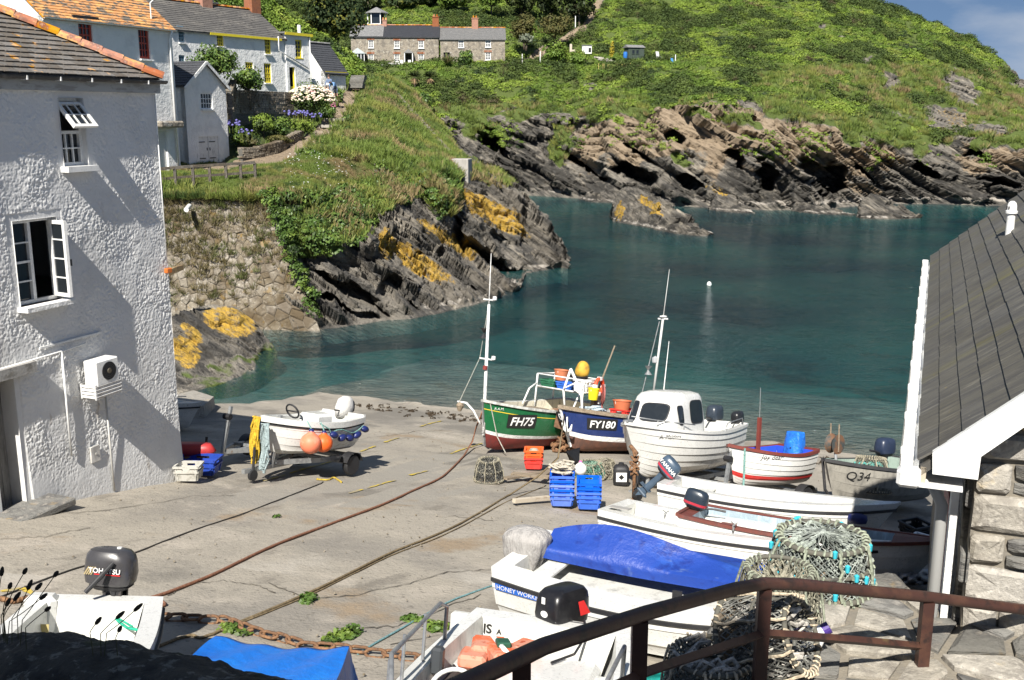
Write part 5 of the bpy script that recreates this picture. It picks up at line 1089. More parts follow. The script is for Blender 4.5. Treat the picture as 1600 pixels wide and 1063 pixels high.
# ---------------------------------------------------------------- boathouse at the right
def boathouse():
 M = upright(W(6.1, .36, 0), 0.0); o = thing('boathouse', 'stone boathouse with streaked slate roof and white bargeboard', 'boathouse', M)
 loc = lambda p: ((p @ U) - 6.1, -((p @ V) - .36), p[2])
 L0, L1, PT = -.16, 9.0, .87; ye = .30; ze = 8.09                # roof edge: local y = +.30 is v = .06
 zroof = lambda y: ze + (ye - y) * PT
 yr = -3.2
 wl = MB(); wl.add([(0, 0, 4), (9, 0, 4), (9, 0, 8.02), (0, 0, 8.02)], [(3, 2, 1, 0)]); wl.add([(.12, 0, 4), (.12, yr * 2, 4), (.12, yr * 2, 8.02), (.12, yr, zroof(yr) - .1), (.12, 0, zroof(0) - .12)], [(0, 1, 2, 3, 4)])
 wl.add([(8.9, 0, 4), (8.9, yr * 2, 4), (8.9, yr * 2, 8.02), (8.9, yr, zroof(yr) - .1), (8.9, 0, 8.02)], [(4, 3, 2, 1, 0)]); wl.add([(0, yr * 2, 4), (9, yr * 2, 4), (9, yr * 2, 8.02), (0, yr * 2, 8.02)], [(0, 1, 2, 3)])
 wl.obj('wall', M_mortar, o)
 # gable stones: granite blocks and slate rubble by courses
 rr = random.Random(9); z = 6.2; ci = 0
 while z < 9.6:
  h = rr.choice((.17, .2, .24)); y = .0; k = 0
  big = ci % 2
  while y > -1.7:
   w = (.38 if big else .20) if k == 0 else rr.uniform(.2, .5)
   w = min(w, 1.75 + y)
   if w < .08: break
   if z + h * .5 < zroof(y - w / 2) - .25:
    gran = (k == 0) or rr.random() < .35
    for (zz, hh) in (((z, h),) if gran else ((z, h * .5), (z + h * .5, h * .5))):
     j = .012; mm = MB(); q = [(y - j - rr.random() * .01, zz + j), (y - w + j, zz + j + rr.random() * .02), (y - w + j, zz + hh - j), (y - j, zz + hh - j - rr.random() * .012)]
     q += []; poly = []
     for (a, b), (c, d) in zip(q, q[1:] + q[:1]): poly += [(a * .9 + c * .1, b * .9 + d * .1 + rr.uniform(-.006, .006)), (a * .1 + c * .9, b * .1 + d * .9 + rr.uniform(-.006, .006))]
     poly = [(a * 1.04 - b[0] * .04, c * 1.04 - b[1] * .04) for (a, c), b in zip(poly, [((q[0][0] + q[2][0]) / 2, (q[0][1] + q[2][1]) / 2)] * 8)]
     st = stone_from(poly, lambda a, b_, hgt: (.12 - .0 - hgt, a, b_), .045 if gran else rr.uniform(.02, .06), rr, .02)
     st.f = [f[::-1] for f in st.f]; st.obj('granite_block' if gran else 'stone', M_granite if gran else M_slatestone, o)
   y -= w; k += 1
  z += h; ci += 1
 # side wall in the building's own shade: rubble with a red door and pipe
 rr2 = random.Random(4); n = 0
 for zz in np.arange(6.2, 7.9, .22):
  x = rr2.uniform(0, .2)
  while x < 2.6:
   w = rr2.uniform(.22, .45); MB().box((x + w / 2, .01, zz + .1), (w - .03, .05, .19), bev=.015).obj('stone', M_slatestone, o); x += w
 MB().box((1.6, .06, 6.2), (1.1, .05, 2.4)).obj('door', paint('oxide_red_door', (.20, .025, .02), .6, .4), o)
 MB().box((.25, .09, 6.9), (.24, .04, 2.1)).obj('white_board', M_white, o)
 downpipe(o, [(.12, .28, 7.98), (.12, .16, 7.75), (.12, .16, 5.4)], .035, mat('grey_pipe', (.3, .3, .29), .5), 'downpipe')
 # roof
 rf = MB(); A = [(L0, ye, ze - .03), (L1, ye, ze - .03), (L1, yr, zroof(yr) - .03), (L0, yr, zroof(yr) - .03)]; Bq = [(p[0], p[1], p[2] - .06) for p in A]
 rf.add(A + Bq, [(0, 1, 2, 3), (7, 6, 5, 4), (0, 4, 5, 1), (1, 5, 6, 2), (2, 6, 7, 3), (3, 7, 4, 0)])
 rf.add([(L0, yr * 2 - .3, 8.0), (L1, yr * 2 - .3, 8.0), (L1, yr, zroof(yr)), (L0, yr, zroof(yr))], [(3, 2, 1, 0)])
 M_bs = mat('boathouse_slate', (.10, .094, .078), .62, (((.072, .068, .062), 3.0, .42, .6, (5, .6, .6, 0, 0, AZ - math.pi / 2)), ((.155, .145, .12), 7, .52, .68, (5, .5, .5, 0, 0, AZ - math.pi / 2)), ((.135, .125, .06), 1.1, .57, .70, (2.4, .3, .3, 0, 0, AZ - math.pi / 2)), ((.30, .26, .20), 26, .68, .76, (2, 1, 1)), ((.33, .24, .03), 15, .72, .78)), rnd=.06, bump=((60, .5, .006, (1, .12, .12, 0, 0, AZ - math.pi / 2)), (9, .3, .01)), spec=.35, world=True)
 roof = rf.obj('roof', M_bs, o)
 ex = .147; s = math.hypot(1, PT); Y, N = Vector((0, -1, PT)).normalized(), Vector((0, PT, 1)).normalized(); tl = (L1 - L0) / 20
 tms = []
 for v in range(5):
  j = [rr.uniform(-.004, .004) for _ in range(6)]; pr = [(.001, -.008 + j[0], .022 + j[1] * .25), (tl - .001, -.008 + j[2], .022 + j[3] * .25), (tl - .001, ex + .05, .003), (.001, ex + .05, .003)]
  top = [Vector((p[0], 0, 0)) + Y * p[1] + N * p[2] for p in pr]; bot = [t - N * .011 for t in top]
  tms.append(MB().add(top + bot, [(3, 2, 1, 0), (1, 5, 4, 0), (2, 6, 5, 1), (0, 4, 7, 3)]).mesh('slate', M_bs))
 cnt = 0
 for r_ in range(15):
  for c_ in range(20):
   if cnt >= 299: break
   p = Vector((L0 + c_ * tl, ye, ze)) + Y * (r_ * ex); put('slate', tms[rr.randrange(5)], roof, loc=p); cnt += 1
 sm = MB(); 
 for r_ in range(15, 36):
  for c_ in range(20):
   me_ = tms[(r_ * 7 + c_) % 5]; p = Vector((L0 + c_ * tl, ye, ze)) + Y * (r_ * ex)
   if p.y > yr: sm.add([v.co + p for v in me_.vertices], [tuple(f.vertices) for f in me_.polygons])
 tag(sm.obj('slates', M_bs, roof), kind='stuff')
 # bargeboard with boxed end
 def ring(pts, x): return [(x, loc(on_u(px, py, 6.1 + x))[1], loc(on_u(px, py, 6.1 + x))[2]) for px, py in pts]
 pts = [(1457, 741), (1528, 750), (1533, 714), (1600, 668), (1760, 556), (1760, 508), (1600, 616), (1457, 708)]
 a = ring(pts, -.20); b = [(p[0] + .05, p[1], p[2]) for p in a]; k = len(a)
 MB().add(a + b, [(0, 1, 2, 7), (2, 3, 6, 7), (3, 4, 5, 6), (k + 7, k + 2, k + 1, k), (k + 7, k + 6, k + 3, k + 2), (k + 6, k + 5, k + 4, k + 3)] + [(i, k + i, k + (i + 1) % k, (i + 1) % k) for i in range(k)]).obj('bargeboard', M_pvc, o)
 MB().box((.02, .2, 7.955), (.4, .26, .02)).obj('soffit', M_pvc, o)
 g = MB().add([(x, ye + .055 + math.cos(t) * .05, ze - .045 + math.sin(t) * .05) for x in (L0 - .1, L1 + .05) for t in np.linspace(math.pi * .95, 2 * math.pi * 1.03, 10)], [(i, i + 1, i + 11, i + 10) for i in range(9)]); 
 g.add([(x, ye + .055 + math.cos(t) * .056, ze - .045 + math.sin(t) * .056) for x in (L0 - .1, L1 + .05) for t in np.linspace(math.pi * .95, 2 * math.pi * 1.03, 10)], [(i + 10, i + 11, i + 1, i) for i in range(9)])
 gut = g.obj('gutter', M_pvc, o); MB().box((L0 - .11, ye + .055, ze - .06), (.1, .125, .11), bev=.02).obj('gutter_end', M_pvc, gut)
 for i in range(12): MB().box((L0 + .3 + i * .78, ye + .075, ze - .06), (.03, .075, .09), bev=.01).obj('gutter_bracket', M_pvc, gut)
 MB().box(((L0 + L1) / 2, ye - .02, ze - .09), (L1 - L0, .03, .12)).obj('fascia', mat('pale_fascia', (.46, .40, .31), .8, (((.3, .26, .2), 3, .48, .64),)), o)
 # white vent pipe
 r = ray(1577, 366); A_ = np.array(M.inverted()); e = (A_ @ np.append(EYE, 1))[:3]; d = A_[:3, :3] @ r; t = (ze + (ye - e[1]) * PT - e[2]) / (d[2] + d[1] * PT); p = e + d * t
 hv = np.linalg.norm(d * t) * 46 / F; rv = hv * .12
 v_ = MB().lathe([(rv, -.06), (rv, hv * .62), (rv * 1.45, hv * .63), (rv * 1.45, hv * .70), (rv * 1.2, hv * .72), (rv * 1.15, hv * .86), (rv * .9, hv * .95), (rv * .4, hv), (0, hv)], 18, c=tuple(p)); vo = v_.obj('vent_pipe', M_pvc, roof, 40)
 for k in range(10):
  t = 2 * math.pi * k / 10; MB().box((p[0] + math.cos(t) * rv * 1.17, p[1] + math.sin(t) * rv * 1.17, p[2] + hv * .80), (rv * .25, rv * .25, hv * .09), rot=t).obj('vent_slot', M_blackm, vo) if k < 5 else None
boathouse()
def stone_platform():
 zt = 7.03; poly = [(3.2, -1.0), (5.3, -1.0), (6.1, -.95), (6.72, -.5), (6.72, -.02), (6.2, .33), (6.12, 1.6), (3.2, 1.6)]
 o = thing('stone_platform', 'stone paved platform with mortar joints beside the boathouse gable', 'stone wall', W(5, 0, zt)); org = np.array(o.location)
 f = lambda a, b, h: tuple(W(a, b, zt + h) - org)
 k = len(poly); mb = MB(); mb.add([f(*p, -.012) for p in poly] + [f(*p, -2.2) for p in poly], [tuple(range(k))[::-1]] + [(i, i + k, (i + 1) % k + k, (i + 1) % k) for i in range(k)]); mb.obj('core', M_mortar, o)
 rr = random.Random(12); pts = []
 for a in np.arange(3.3, 6.9, .27):
  for b in np.arange(-1.3, 1.6, .30): pts.append((a + rr.uniform(-.11, .11), b + rr.uniform(-.12, .12)))
 # one big pale slab
 slab = (5.75, -.12); pts = [p for p in pts if np.hypot((p[0] - slab[0]) / .8, (p[1] - slab[1]) / 1.2) > .36] + [slab]
 hull = [(3.2, -1.0), (5.3, -1.0), (6.1, -.95), (6.72, -.5), (6.72, -.02), (6.2, .33), (6.12, 1.6), (3.2, 1.6)][::-1]
 for p, c in zip(pts, voronoi(pts, hull, .045)):
  if len(c) < 3: continue
  s = stone_from(c, f, rr.uniform(.012, .035), rr, .03); s.f = [q[::-1] for q in s.f]
  s.obj('paving_stone', M_granite if (p == slab or rr.random() < .35) else M_slatestone, o)
 # face courses on the seaward and left sides
 for (a, b) in zip(poly[:5], poly[1:6]):
  L = math.hypot(b[0] - a[0], b[1] - a[1]); n = max(2, int(L / .35))
  for j in range(4):
   for i in range(n):
    t = (i + .5) / n; d = np.array([b[0] - a[0], b[1] - a[1]]) / L; c = (a[0] + (b[0] - a[0]) * t, a[1] + (b[1] - a[1]) * t); ang = math.atan2(*(d[0] * U + d[1] * V)[1::-1]) if False else math.atan2((d[0] * U + d[1] * V)[1], (d[0] * U + d[1] * V)[0])
    MB().box(f(*c, -.14 - j * .24), (L / n - .03, .1 + .04 * rr.random(), .21), rot=ang, bev=.02).obj('face_stone', M_slatestone, o)
stone_platform()
def handrail():
 o = thing('handrail', 'rusty brown tubular handrail with flat posts at the top of the steps', 'railing', at(1195, 1063, 4.5)); org = np.array(o.location)
 M_r = mat('rust_brown_paint', (.05, .021, .016), .5, (((.075, .034, .022), 5, .45, .62), ((.025, .014, .012), 14, .5, .68), ((.13, .09, .04), 3, .64, .74), ((.2, .14, .1), 40, .70, .76)), bump=(26, .3, .006), spec=.45)
 P = [at(640, 1108, 2.55), at(710, 1075, 2.72), at(850, 1010, 3.2), at(1010, 958, 3.75), at(1150, 920, 4.35), at(1193, 912, 4.55), at(1240, 913, 4.66), at(1450, 933, 5.1), at(1640, 958, 5.45), at(1760, 975, 5.7)]
 MB().tube([p - org for p in P], .031, 14).obj('top_rail', M_r, o, True)
 Q = [at(640, 1215, 2.6), at(1010, 1050, 3.78), at(1193, 990, 4.58), at(1240, 993, 4.68), at(1340, 1001, 4.88), at(1435, 1010, 5.09)]
 for a, b in ((0, 2), (2, 3), (3, 5)): MB().tube([p - org for p in Q[a:b + 1]], .024, 4).obj('mid_rail', M_r, o)
 for (px, py, D) in ((815, 1024, 3.1), (1000, 962, 3.72), (1195, 914, 4.56), (1450, 935, 5.1), (1700, 968, 5.58)):
  t = at(px, py, D) - org; MB().box((t[0], t[1], t[2] - .62), (.062, .05, 1.2)).obj('post', M_r, o)
handrail()
def viewpoint():
 """The lane the picture is taken from: parapet wall, paving and an unseen house behind, sized so that its shade lies over the near wall and rail."""
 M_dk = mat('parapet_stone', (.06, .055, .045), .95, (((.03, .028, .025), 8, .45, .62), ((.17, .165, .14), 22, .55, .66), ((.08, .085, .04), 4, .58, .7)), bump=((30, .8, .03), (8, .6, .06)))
 top = [(-260, 985, 2.9), (-100, 980, 2.75), (0, 977, 2.62), (40, 974, 2.58), (90, 984, 2.54), (150, 990, 2.5), (250, 1006, 2.44), (300, 1018, 2.4), (350, 1033, 2.36), (430, 1057, 2.3), (480, 1070, 2.26), (560, 1105, 2.2), (700, 1180, 2.1)]
 xs = np.array([t[0] for t in top], float); X = np.arange(-260, 700, 2.0); PYs = np.interp(X, xs, [t[1] for t in top]); Ds = np.interp(X, xs, [t[2] for t in top])
 prof = np.concatenate([np.stack([np.linspace(-.03, -.0, 3), np.linspace(-1.6, -.30, 3)], -1), np.stack([.30 - .33 * np.cos(np.linspace(0, math.pi, 40)), -.3 + .3 * np.sin(np.linspace(0, math.pi, 40))], -1), [[.66, -1.6]]])
 P = np.zeros((len(X), len(prof), 3))
 for i in range(len(X)):
  c = at(X[i], PYs[i], Ds[i]); P[i] = c + np.stack([prof[:, 0] * 0, prof[:, 0] - .28, prof[:, 1]], -1)
 P[..., 2] += -.09 + (fbm(P / .12, 4, 901) - .55) * .05 + (fbm(P / .03, 3, 902) - .5) * .018; P[..., 1] += (fbm(P / .1, 4, 903) - .5) * .06
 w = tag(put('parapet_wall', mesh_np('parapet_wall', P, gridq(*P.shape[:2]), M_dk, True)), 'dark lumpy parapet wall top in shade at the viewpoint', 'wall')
 MB().box((-3, -.4, 8.2), (10, 4.6, .3)).box((1.4, 1.0, 7.7), (1.6, 2.0, .2)).obj('lane_paving', M_conc)
 tag(bpy.data.objects['lane_paving'], 'concrete lane at the viewpoint', kind='structure')
 h = thing('unseen_house', 'unseen house behind the viewpoint, sized to shade the near wall', 'house', (-5, -6, 8.3))
 MB().box((.1, 0, 3.45), (8.9, 5.8, 7.8)).obj('wall', M_white, h)  # never in view: height and right edge set by the shade wanted on the rail
 MB().add([(-4.7, -3.1, 7.37), (4.62, -3.1, 7.37), (4.62, 3.1, 7.37), (-4.7, 3.1, 7.37), (-2, 0, 7.6), (2, 0, 7.6)], [(0, 1, 5, 4), (1, 2, 5), (2, 3, 4, 5), (3, 0, 4), (3, 2, 1, 0)]).obj('roof', M_slate_dk, h)
 # seed heads growing on the parapet
 M_st = mat('plantain_stem', (.05, .05, .02), .7); M_hd = mat('plantain_head', (.035, .026, .018), .85)
 heads = [((10, 385), (-10, 640)), ((152, 378), (10, 690)), ((180, 470), (100, 670)), ((234, 475), (60, 690)), ((345, 395), (110, 715)), ((98, 540), (20, 690)), ((45, 575), (5, 660)), ((292, 612), (150, 735)), ((852, 607), (640, 775)), ((607, 690), (570, 775)), ((745, 740), (725, 790)), ((740, 655), (620, 775)), ((262, 537), (30, 700)), ((60, 470), (30, 700))]
 order = sorted(range(len(heads)), key=lambda i: heads[i][0][0])
 for k, ((hx, hy), (bx, by)) in enumerate(heads):
  h1 = np.array([hx / 4, 800 + hy / 4]); b1 = np.array([bx / 4, 800 + by / 4]); D = 2.52 + .03 * R.random()
  o = thing('plantain', 'dark ribwort plantain, %s from the left by its seed head' % nth(order.index(k)), 'plant', at(*b1, D), 'plantain seed heads on the parapet'); org = np.array(o.location)
  pts = []
  for t in np.linspace(0, 1, 8): q = b1 * (1 - t) + h1 * t; q = q + np.array([-6 * math.sin(math.pi * t) * (1 if k % 2 else .4), 4 * math.sin(math.pi * t)]); pts.append(at(*q, D) - org)
  pts[0][2] -= .06
  MB().tube(pts, .0012, 5).obj('stem', M_st, o)
  d = Vector(pts[-1] - pts[-3]).normalized(); L = (.03, .022, .036)[k % 3]
  MB().tube([Vector(pts[-1]) + d * (L * (s - .3)) for s in (0, .15, .5, .85, 1)], [.001, .005, .0062, .004, .0008], 8).obj('seed_head', M_hd, o, True)
viewpoint()
# ================================================================== TREES, GARDEN, ALLOTMENT
def crown_mesh(rad, n, leaf, seed, mats, clumps=22, flat=1.0, hollow=.55, up=.25, dropz=-.6):
 r = np.random.default_rng(seed); d = r.normal(size=(clumps, 3)); d /= np.linalg.norm(d, axis=1, keepdims=True); d[:, 2] = np.maximum(d[:, 2], dropz)
 c = d * (hollow + (1 - hollow) * r.random((clumps, 1))) * .78; cs = .26 + .22 * r.random(clumps)
 k = r.integers(0, clumps, n); e = r.normal(size=(n, 3)); e /= np.linalg.norm(e, axis=1, keepdims=True)
 p = (c[k] + e * cs[k][:, None] * (.5 + .5 * r.random((n, 1)) ** .5)) * np.array(rad) * np.array([1, 1, flat])
 nrm = e + c[k] * .5 + r.normal(size=(n, 3)) * .5 + [0, 0, up]; nrm /= np.linalg.norm(nrm, axis=1, keepdims=True)
 t = np.cross(nrm, r.normal(size=(n, 3))); t /= np.linalg.norm(t, axis=1, keepdims=True); b = np.cross(nrm, t); s = leaf * (.6 + .8 * r.random((n, 1)))
 return mesh_np('crown', np.stack([p - t * s, p - b * s * .6, p + t * s, p + b * s * .6], 1).reshape(-1, 3), np.arange(4 * n).reshape(-1, 4), mats, False)
def tree(name, label, cat, px, py, D, wpx, hpx, m, n=1500, leaf=.14, trunk=1.0, seed=0, group=None, flat=1.0, tr=.18):
 """Crown centred on the sight line (px, py), its size given by its size in metres; trunk reaches the ground below."""
 c = at(px, py, D); rx, rz = wpx / 2 * D / F, hpx / 2 * D / F
 o = thing(name, label, cat, c - np.array([0, 0, rz + trunk]), group)
 cr = put('crown', crown_mesh((rx, rx, rz), int(n * (1.7 if trunk < 1 else 1)), leaf, seed, m, 46 if trunk < 1 else 24, hollow=.25 if trunk < 1 else .5), o, loc=(0, 0, rz + trunk))
 rr = random.Random(seed); tk = MB().tube([(0, 0, -.8), (rr.uniform(-.1, .1), .05, trunk * .6), (rr.uniform(-.15, .15), 0, trunk + rz * .9)], [tr, tr * .8, tr * .35], 8)
 for k in range(5): a = rr.random() * 6.28; z0 = trunk + rz * rr.uniform(.1, .6); tk.tube([(0, 0, z0), (math.cos(a) * rx * .3, math.sin(a) * rx * .3, z0 + rz * .25), (math.cos(a) * rx * .65, math.sin(a) * rx * .65, z0 + rz * .5)], [tr * .4, tr * .25, tr * .08], 6)
 tk.obj('trunk', M_bark, o, True); return o
def flowers(parent, name, rad, n, size, seed, m, zmin=-.1, front=True):
 r = np.random.default_rng(seed); d = r.normal(size=(n, 3)); d /= np.linalg.norm(d, axis=1, keepdims=True); d[:, 2] = np.abs(d[:, 2]) * .8 + zmin
 if front: d[:, 1] = -np.abs(d[:, 1])
 mb = MB()
 for q in d:
  p = q * np.array(rad); s = size * r.uniform(.7, 1.3)
  mb.lathe([(0, -s * .4), (s * .7, -s * .2), (s, .1 * s), (s * .7, s * .55), (0, s * .7)], 6, c=tuple(p))
 o = mb.obj(name, m, parent); o['kind'] = 'stuff'; return o
def trees():
 # dark cypress and pines over the cottages
 tree('cypress_tree', 'large dark cypress with yellow green tips left of the stone cottages', 'tree', 522, 22, 112, 104, 118, M_conifer, 5200, .2, 3.0, 61)
 T = [(905, 4, 170, 66, 50, M_dkbush, 'dark broadleaf tree nearest the bare earth track'), (860, -2, 172, 60, 54, M_dkbush, 'dark broadleaf tree in the middle of the hillside wood'), (815, -4, 172, 56, 56, M_dkbush, 'dark broadleaf tree above the olive bushes'), (768, -8, 170, 56, 44, M_leaf, 'lighter green tree above the right-hand stone cottage'),
   (628, 2, 172, 52, 36, M_conifer, 'dark pine above the summerhouse slope'), (708, -4, 172, 60, 36, M_leaf, 'bright green tree on the skyline above the chimneys'), (665, -4, 174, 46, 34, M_dkbush, 'small dark tree between pine and bright green tree'),
   (575, -2, 172, 50, 34, M_dkbush, 'dark tree just right of the cypress top')]
 for k, (px, py, D, w, h, m, lab) in enumerate(T): tree('hillside_tree', lab, 'tree', px, py, D, w, h, m, 1700, .28, 2.0, 70 + k, 'trees on the hillside above the cottages')
 Bs = [(819, 44, 158, 44, 44, M_brownbush, 'olive brown bush right of the stone cottages', 1500), (868, 40, 160, 58, 42, M_brownbush, 'wide olive brown bush beside the earth track', 1800), (822, 61, 155, 24, 16, mat('grey_leaf', (.14, .16, .11), .7), 'small silver grey bush below the olive bushes', 600), (728, 92, 147, 26, 26, M_bush, 'round green bush in front of the grey slated cottage', 900),
    (870, 82, 150, 50, 34, M_leaf, 'clipped bright hedge left of the white hut', 1500), (905, 90, 149, 36, 24, M_leaf, 'clipped hedge end below the white hut', 1000), (663, 158, 132, 28, 26, M_bush, 'rounded green bush below the two palms', 900), (802, 88, 150, 16, 20, M_leaf, 'small bright shrub beside the cottage end', 400), (1015, 103, 146, 36, 14, M_bush, 'low green bush below the garden shed', 700)]
 for px, py, D, w, h, m, lab, n in Bs: tree('bush', lab, 'bush', px, py, D, w, h, m, n, .17, .1, int(px), 'bushes on the far slope')
 for px, lab in ((648, 'left of two cabbage palms with a dead leaf skirt'), (672, 'right of two cabbage palms with a dead leaf skirt')):
  p = at(px, 141, 138); o = thing('cabbage_palm', lab, 'palm tree', p, 'cabbage palms below the cottages')
  MB().tube([(0, 0, -.6), (.05, 0, .8), (0, 0, 1.6)], [.14, .11, .12], 8).obj('trunk', M_bark, o, True)
  for nm, m, z, el, n, L in (('leaf_skirt', mat('dead_palm_leaf', (.36, .25, .14), .8), 1.55, -1.0, 40, .85), ('crown', M_dkbush, 1.7, .5, 70, 1.1)):
   mb = MB(); rr = random.Random(px)
   for k in range(n):
    a = rr.random() * 6.28; e = el + rr.uniform(-.5, .6); d = Vector((math.cos(a) * math.cos(e), math.sin(a) * math.cos(e), math.sin(e))); sd = d.cross(Vector((0, 0, 1))).normalized() * .04
    q0 = Vector((0, 0, z)); q1 = q0 + d * L * .55; q2 = q0 + d * L + Vector((0, 0, -.12)); mb.add([q0 - sd, q0 + sd, q1 + sd, q2, q1 - sd], [(0, 1, 2, 3, 4)])
   mb.obj(nm, m, o)
 p = at(699, 100, 146); o = thing('flax_plant', 'spiky flax plant by the dark door of the grey slated cottage', 'plant', p); mb = MB(); rr = random.Random(2)
 for k in range(60):
  a = rr.random() * 6.28; e = rr.uniform(.5, 1.4); d = Vector((math.cos(a) * math.cos(e), math.sin(a) * math.cos(e), math.sin(e))); sd = d.cross(Vector((0, 0, 1))).normalized() * .06; L = rr.uniform(1.0, 1.9); mb.add([-sd, sd, d * L * .6 + sd, d * L + Vector((0, 0, -.1)), d * L * .6 - sd], [(0, 1, 2, 3, 4)])
 mb.obj('leaf_blades', mat('flax_leaf', (.16, .13, .06), .6, (((.09, .14, .03), 3, .45, .6),)), o)
trees()
def dry_wall(name, label, pts, h, t=.35, seed=1):
 """Low wall of thin stacked stones following pts (3D top-of-ground points)."""
 o = thing(name, label, 'wall', pts[0]); org = np.array(pts[0]); rr = random.Random(seed); core = MB(); st = MB()
 for a, b in zip(pts, pts[1:]):
  a, b = np.array(a) - org, np.array(b) - org; d = b - a; L = np.linalg.norm(d[:2]); d /= L; ang = math.atan2(d[1], d[0])
  core.bar(a + [0, 0, h / 2 - .4], b + [0, 0, h / 2 - .4], t * .8, h + .7)
  z = 0
  while z < h:
   ch = rr.uniform(.1, .17); x = rr.uniform(-.1, .1)
   while x < L:
    w = rr.uniform(.2, .5); c = a + d * (x + w / 2) + np.array([0, 0, z + ch / 2]); st.box(c, (w - .025, t + rr.uniform(.02, .14), ch - .02), rot=ang + rr.uniform(-.06, .06)); x += w
   z += ch
 core.obj('core', M_slatestone, o); tag(st.obj('stones', M_rubble, o), kind='stuff')
dry_wall('garden_retaining_wall', 'grey dry stone wall below the yellow windowed cottage', [at(352, 178, 64.5), at(372, 178, 66), at(400, 178, 68), at(455, 178, 72)], 1.35, .4, 3)
dry_wall('lane_wall', 'low dry stone wall curving beside the lane path', [at(376, 247, 61), at(400, 247, 62), at(425, 241, 63.5), at(448, 233, 65.5), at(468, 222, 68)], .62, .4, 4)
dry_wall('store_side_wall', 'short stone wall between white store and flower bed', [at(360, 176, 62.5), at(366, 160, 66)], 1.2, .3, 5)
def spit_wall():
 P, v, T, PX, PY = HEAD
 pt = lambda px, py: P.reshape(-1, 3)[np.argmin(((PX - px) ** 2 + (PY - py) ** 2).ravel())] + [0, 0, -.1]
 dry_wall('spit_wall', 'low pale stone wall running down the grassy spit', [pt(*q) for q in ((604, 138), (626, 162), (650, 190), (676, 220), (702, 248))], .45, .3, 6)
spit_wall()
def garden():
 # earth bed that carries the planting and the cottage terrace
 K = [(352, [(262, 60), (246, 61.5), (215, 64), (180, 66.2), (158, 69), (138, 77)]), (400, [(258, 61), (240, 63.2), (212, 65.5), (180, 68.6), (160, 72), (140, 80)]), (450, [(244, 64), (228, 66.8), (208, 68.5), (184, 71.6), (160, 75), (148, 82)]), (485, [(205, 70), (200, 71), (190, 72.8), (176, 75), (158, 79), (146, 86)]), (508, [(185, 76.8), (181, 77.6), (175, 78.8), (166, 80.5), (150, 84), (142, 90)]), (530, [(160, 82.8), (158, 83.4), (155, 84.4), (152, 86), (147, 88.5), (142, 93)])]
 P, PX, PY, T = loft(K, (3, 10, 10, 10, 6), 4)
 P = P + ((fbm(P / .9, 3, 950) - .5) * .3)[..., None] * np.array([0, 0, 1])
 tag(put('garden_bed', mesh_np('garden_bed', P, gridq(*T.shape), mat('garden_soil', (.06, .075, .025), .95, (((.03, .05, .015), 2, .4, .6), ((.12, .1, .06), 3, .6, .7)), bump=(8, .8)), True)), 'planted garden bank below the white cottages', kind='structure')
 tree('bush', 'large round dark green bush in front of the cottage wall', 'bush', 334, 96, 64, 88, 58, M_bush, 2600, .085, .4, 201)
 tree('bush', 'leafy hydrangea bush above the dry stone garden wall', 'bush', 386, 124, 67, 56, 42, M_bush, 1700, .085, .2, 202)
 h = tree('hydrangea', 'big cream and pink flowering hydrangea beside the lane', 'hydrangea', 486, 156, 73, 74, 56, M_bush, 2600, .08, .1, 203)
 M_cr = mat('cream_bloom', (.72, .62, .5), .75, (((.66, .36, .34), 3, .54, .66), ((.62, .66, .34), 2, .56, .66)), world=True)
 fl = flowers(h, 'blossom', (1.75, 1.75, 1.35), 330, .085, 204, M_cr); fl.location = (0, 0, 1.38)
 for k, (px, py, D, w, hh, lab) in enumerate(((410, 192, 65.5, 44, 34, 'feathery green shrub behind the low lane wall'), (438, 198, 67, 46, 36, 'broad green shrub beside the agapanthus'), (470, 198, 70, 46, 34, 'leafy green shrub at the hydrangea foot'), (374, 212, 63, 34, 40, 'shrub beside the white store corner'), (392, 218, 62.8, 40, 26, 'low shrub behind the lane wall corner'), (510, 172, 76, 34, 36, 'dark shrub under the hydrangea by the steps'), (436, 218, 65, 40, 14, 'clipped heather hummock on the lane wall'), (528, 152, 84, 18, 30, 'hedge along the terrace beside the steps'))):
  tree('shrub', lab, 'shrub', px, py, D, w, hh, (M_brownbush if k == 6 else M_bush if k % 2 else M_leaf), 1100, .075, .05, 220 + k, 'shrubs in the cottage garden', tr=.05)
 M_bl = mat('agapanthus_blue', (.17, .16, .42), .7); M_pk = mat('hydrangea_pink', (.55, .17, .30), .7)
 for k, (px, py, D, n, lab) in enumerate(((462, 180, 68.5, 34, 'clump of blue agapanthus in front of the hydrangea'), (366, 196, 62, 16, 'clump of blue agapanthus beside the white store'), (490, 182, 71, 14, 'small blue agapanthus clump nearest the steps'), (386, 210, 62, 10, 'pale blue agapanthus clump above the lane wall'))):
  o = thing('agapanthus', lab, 'flower', at(px, py + 12, D), 'agapanthus clumps in the garden'); rr = random.Random(k); st = MB(); hd = MB(); s = .9 if k == 0 else .5
  for i in range(n):
   x, y = rr.uniform(-s, s), rr.uniform(-.3, .3); z = rr.uniform(.45, .75); st.tube([(x * .9, y, 0), (x, y, z)], .008, 4); hd.lathe([(0, -.05), (.07, -.02), (.085, .03), (0, .08)], 6, c=(x, y, z))
  st.obj('stems', M_grassb, o); tag(hd.obj('flower_heads', M_bl, o), kind='stuff')
 o = tree('pink_hydrangea', 'pink hydrangea on the grass right of the lane path', 'hydrangea', 544, 188, 79, 24, 20, M_bush, 600, .07, .05, 240); fl = flowers(o, 'blossom', (.62, .62, .5), 60, .075, 241, M_pk); fl.location = (0, 0, .55)
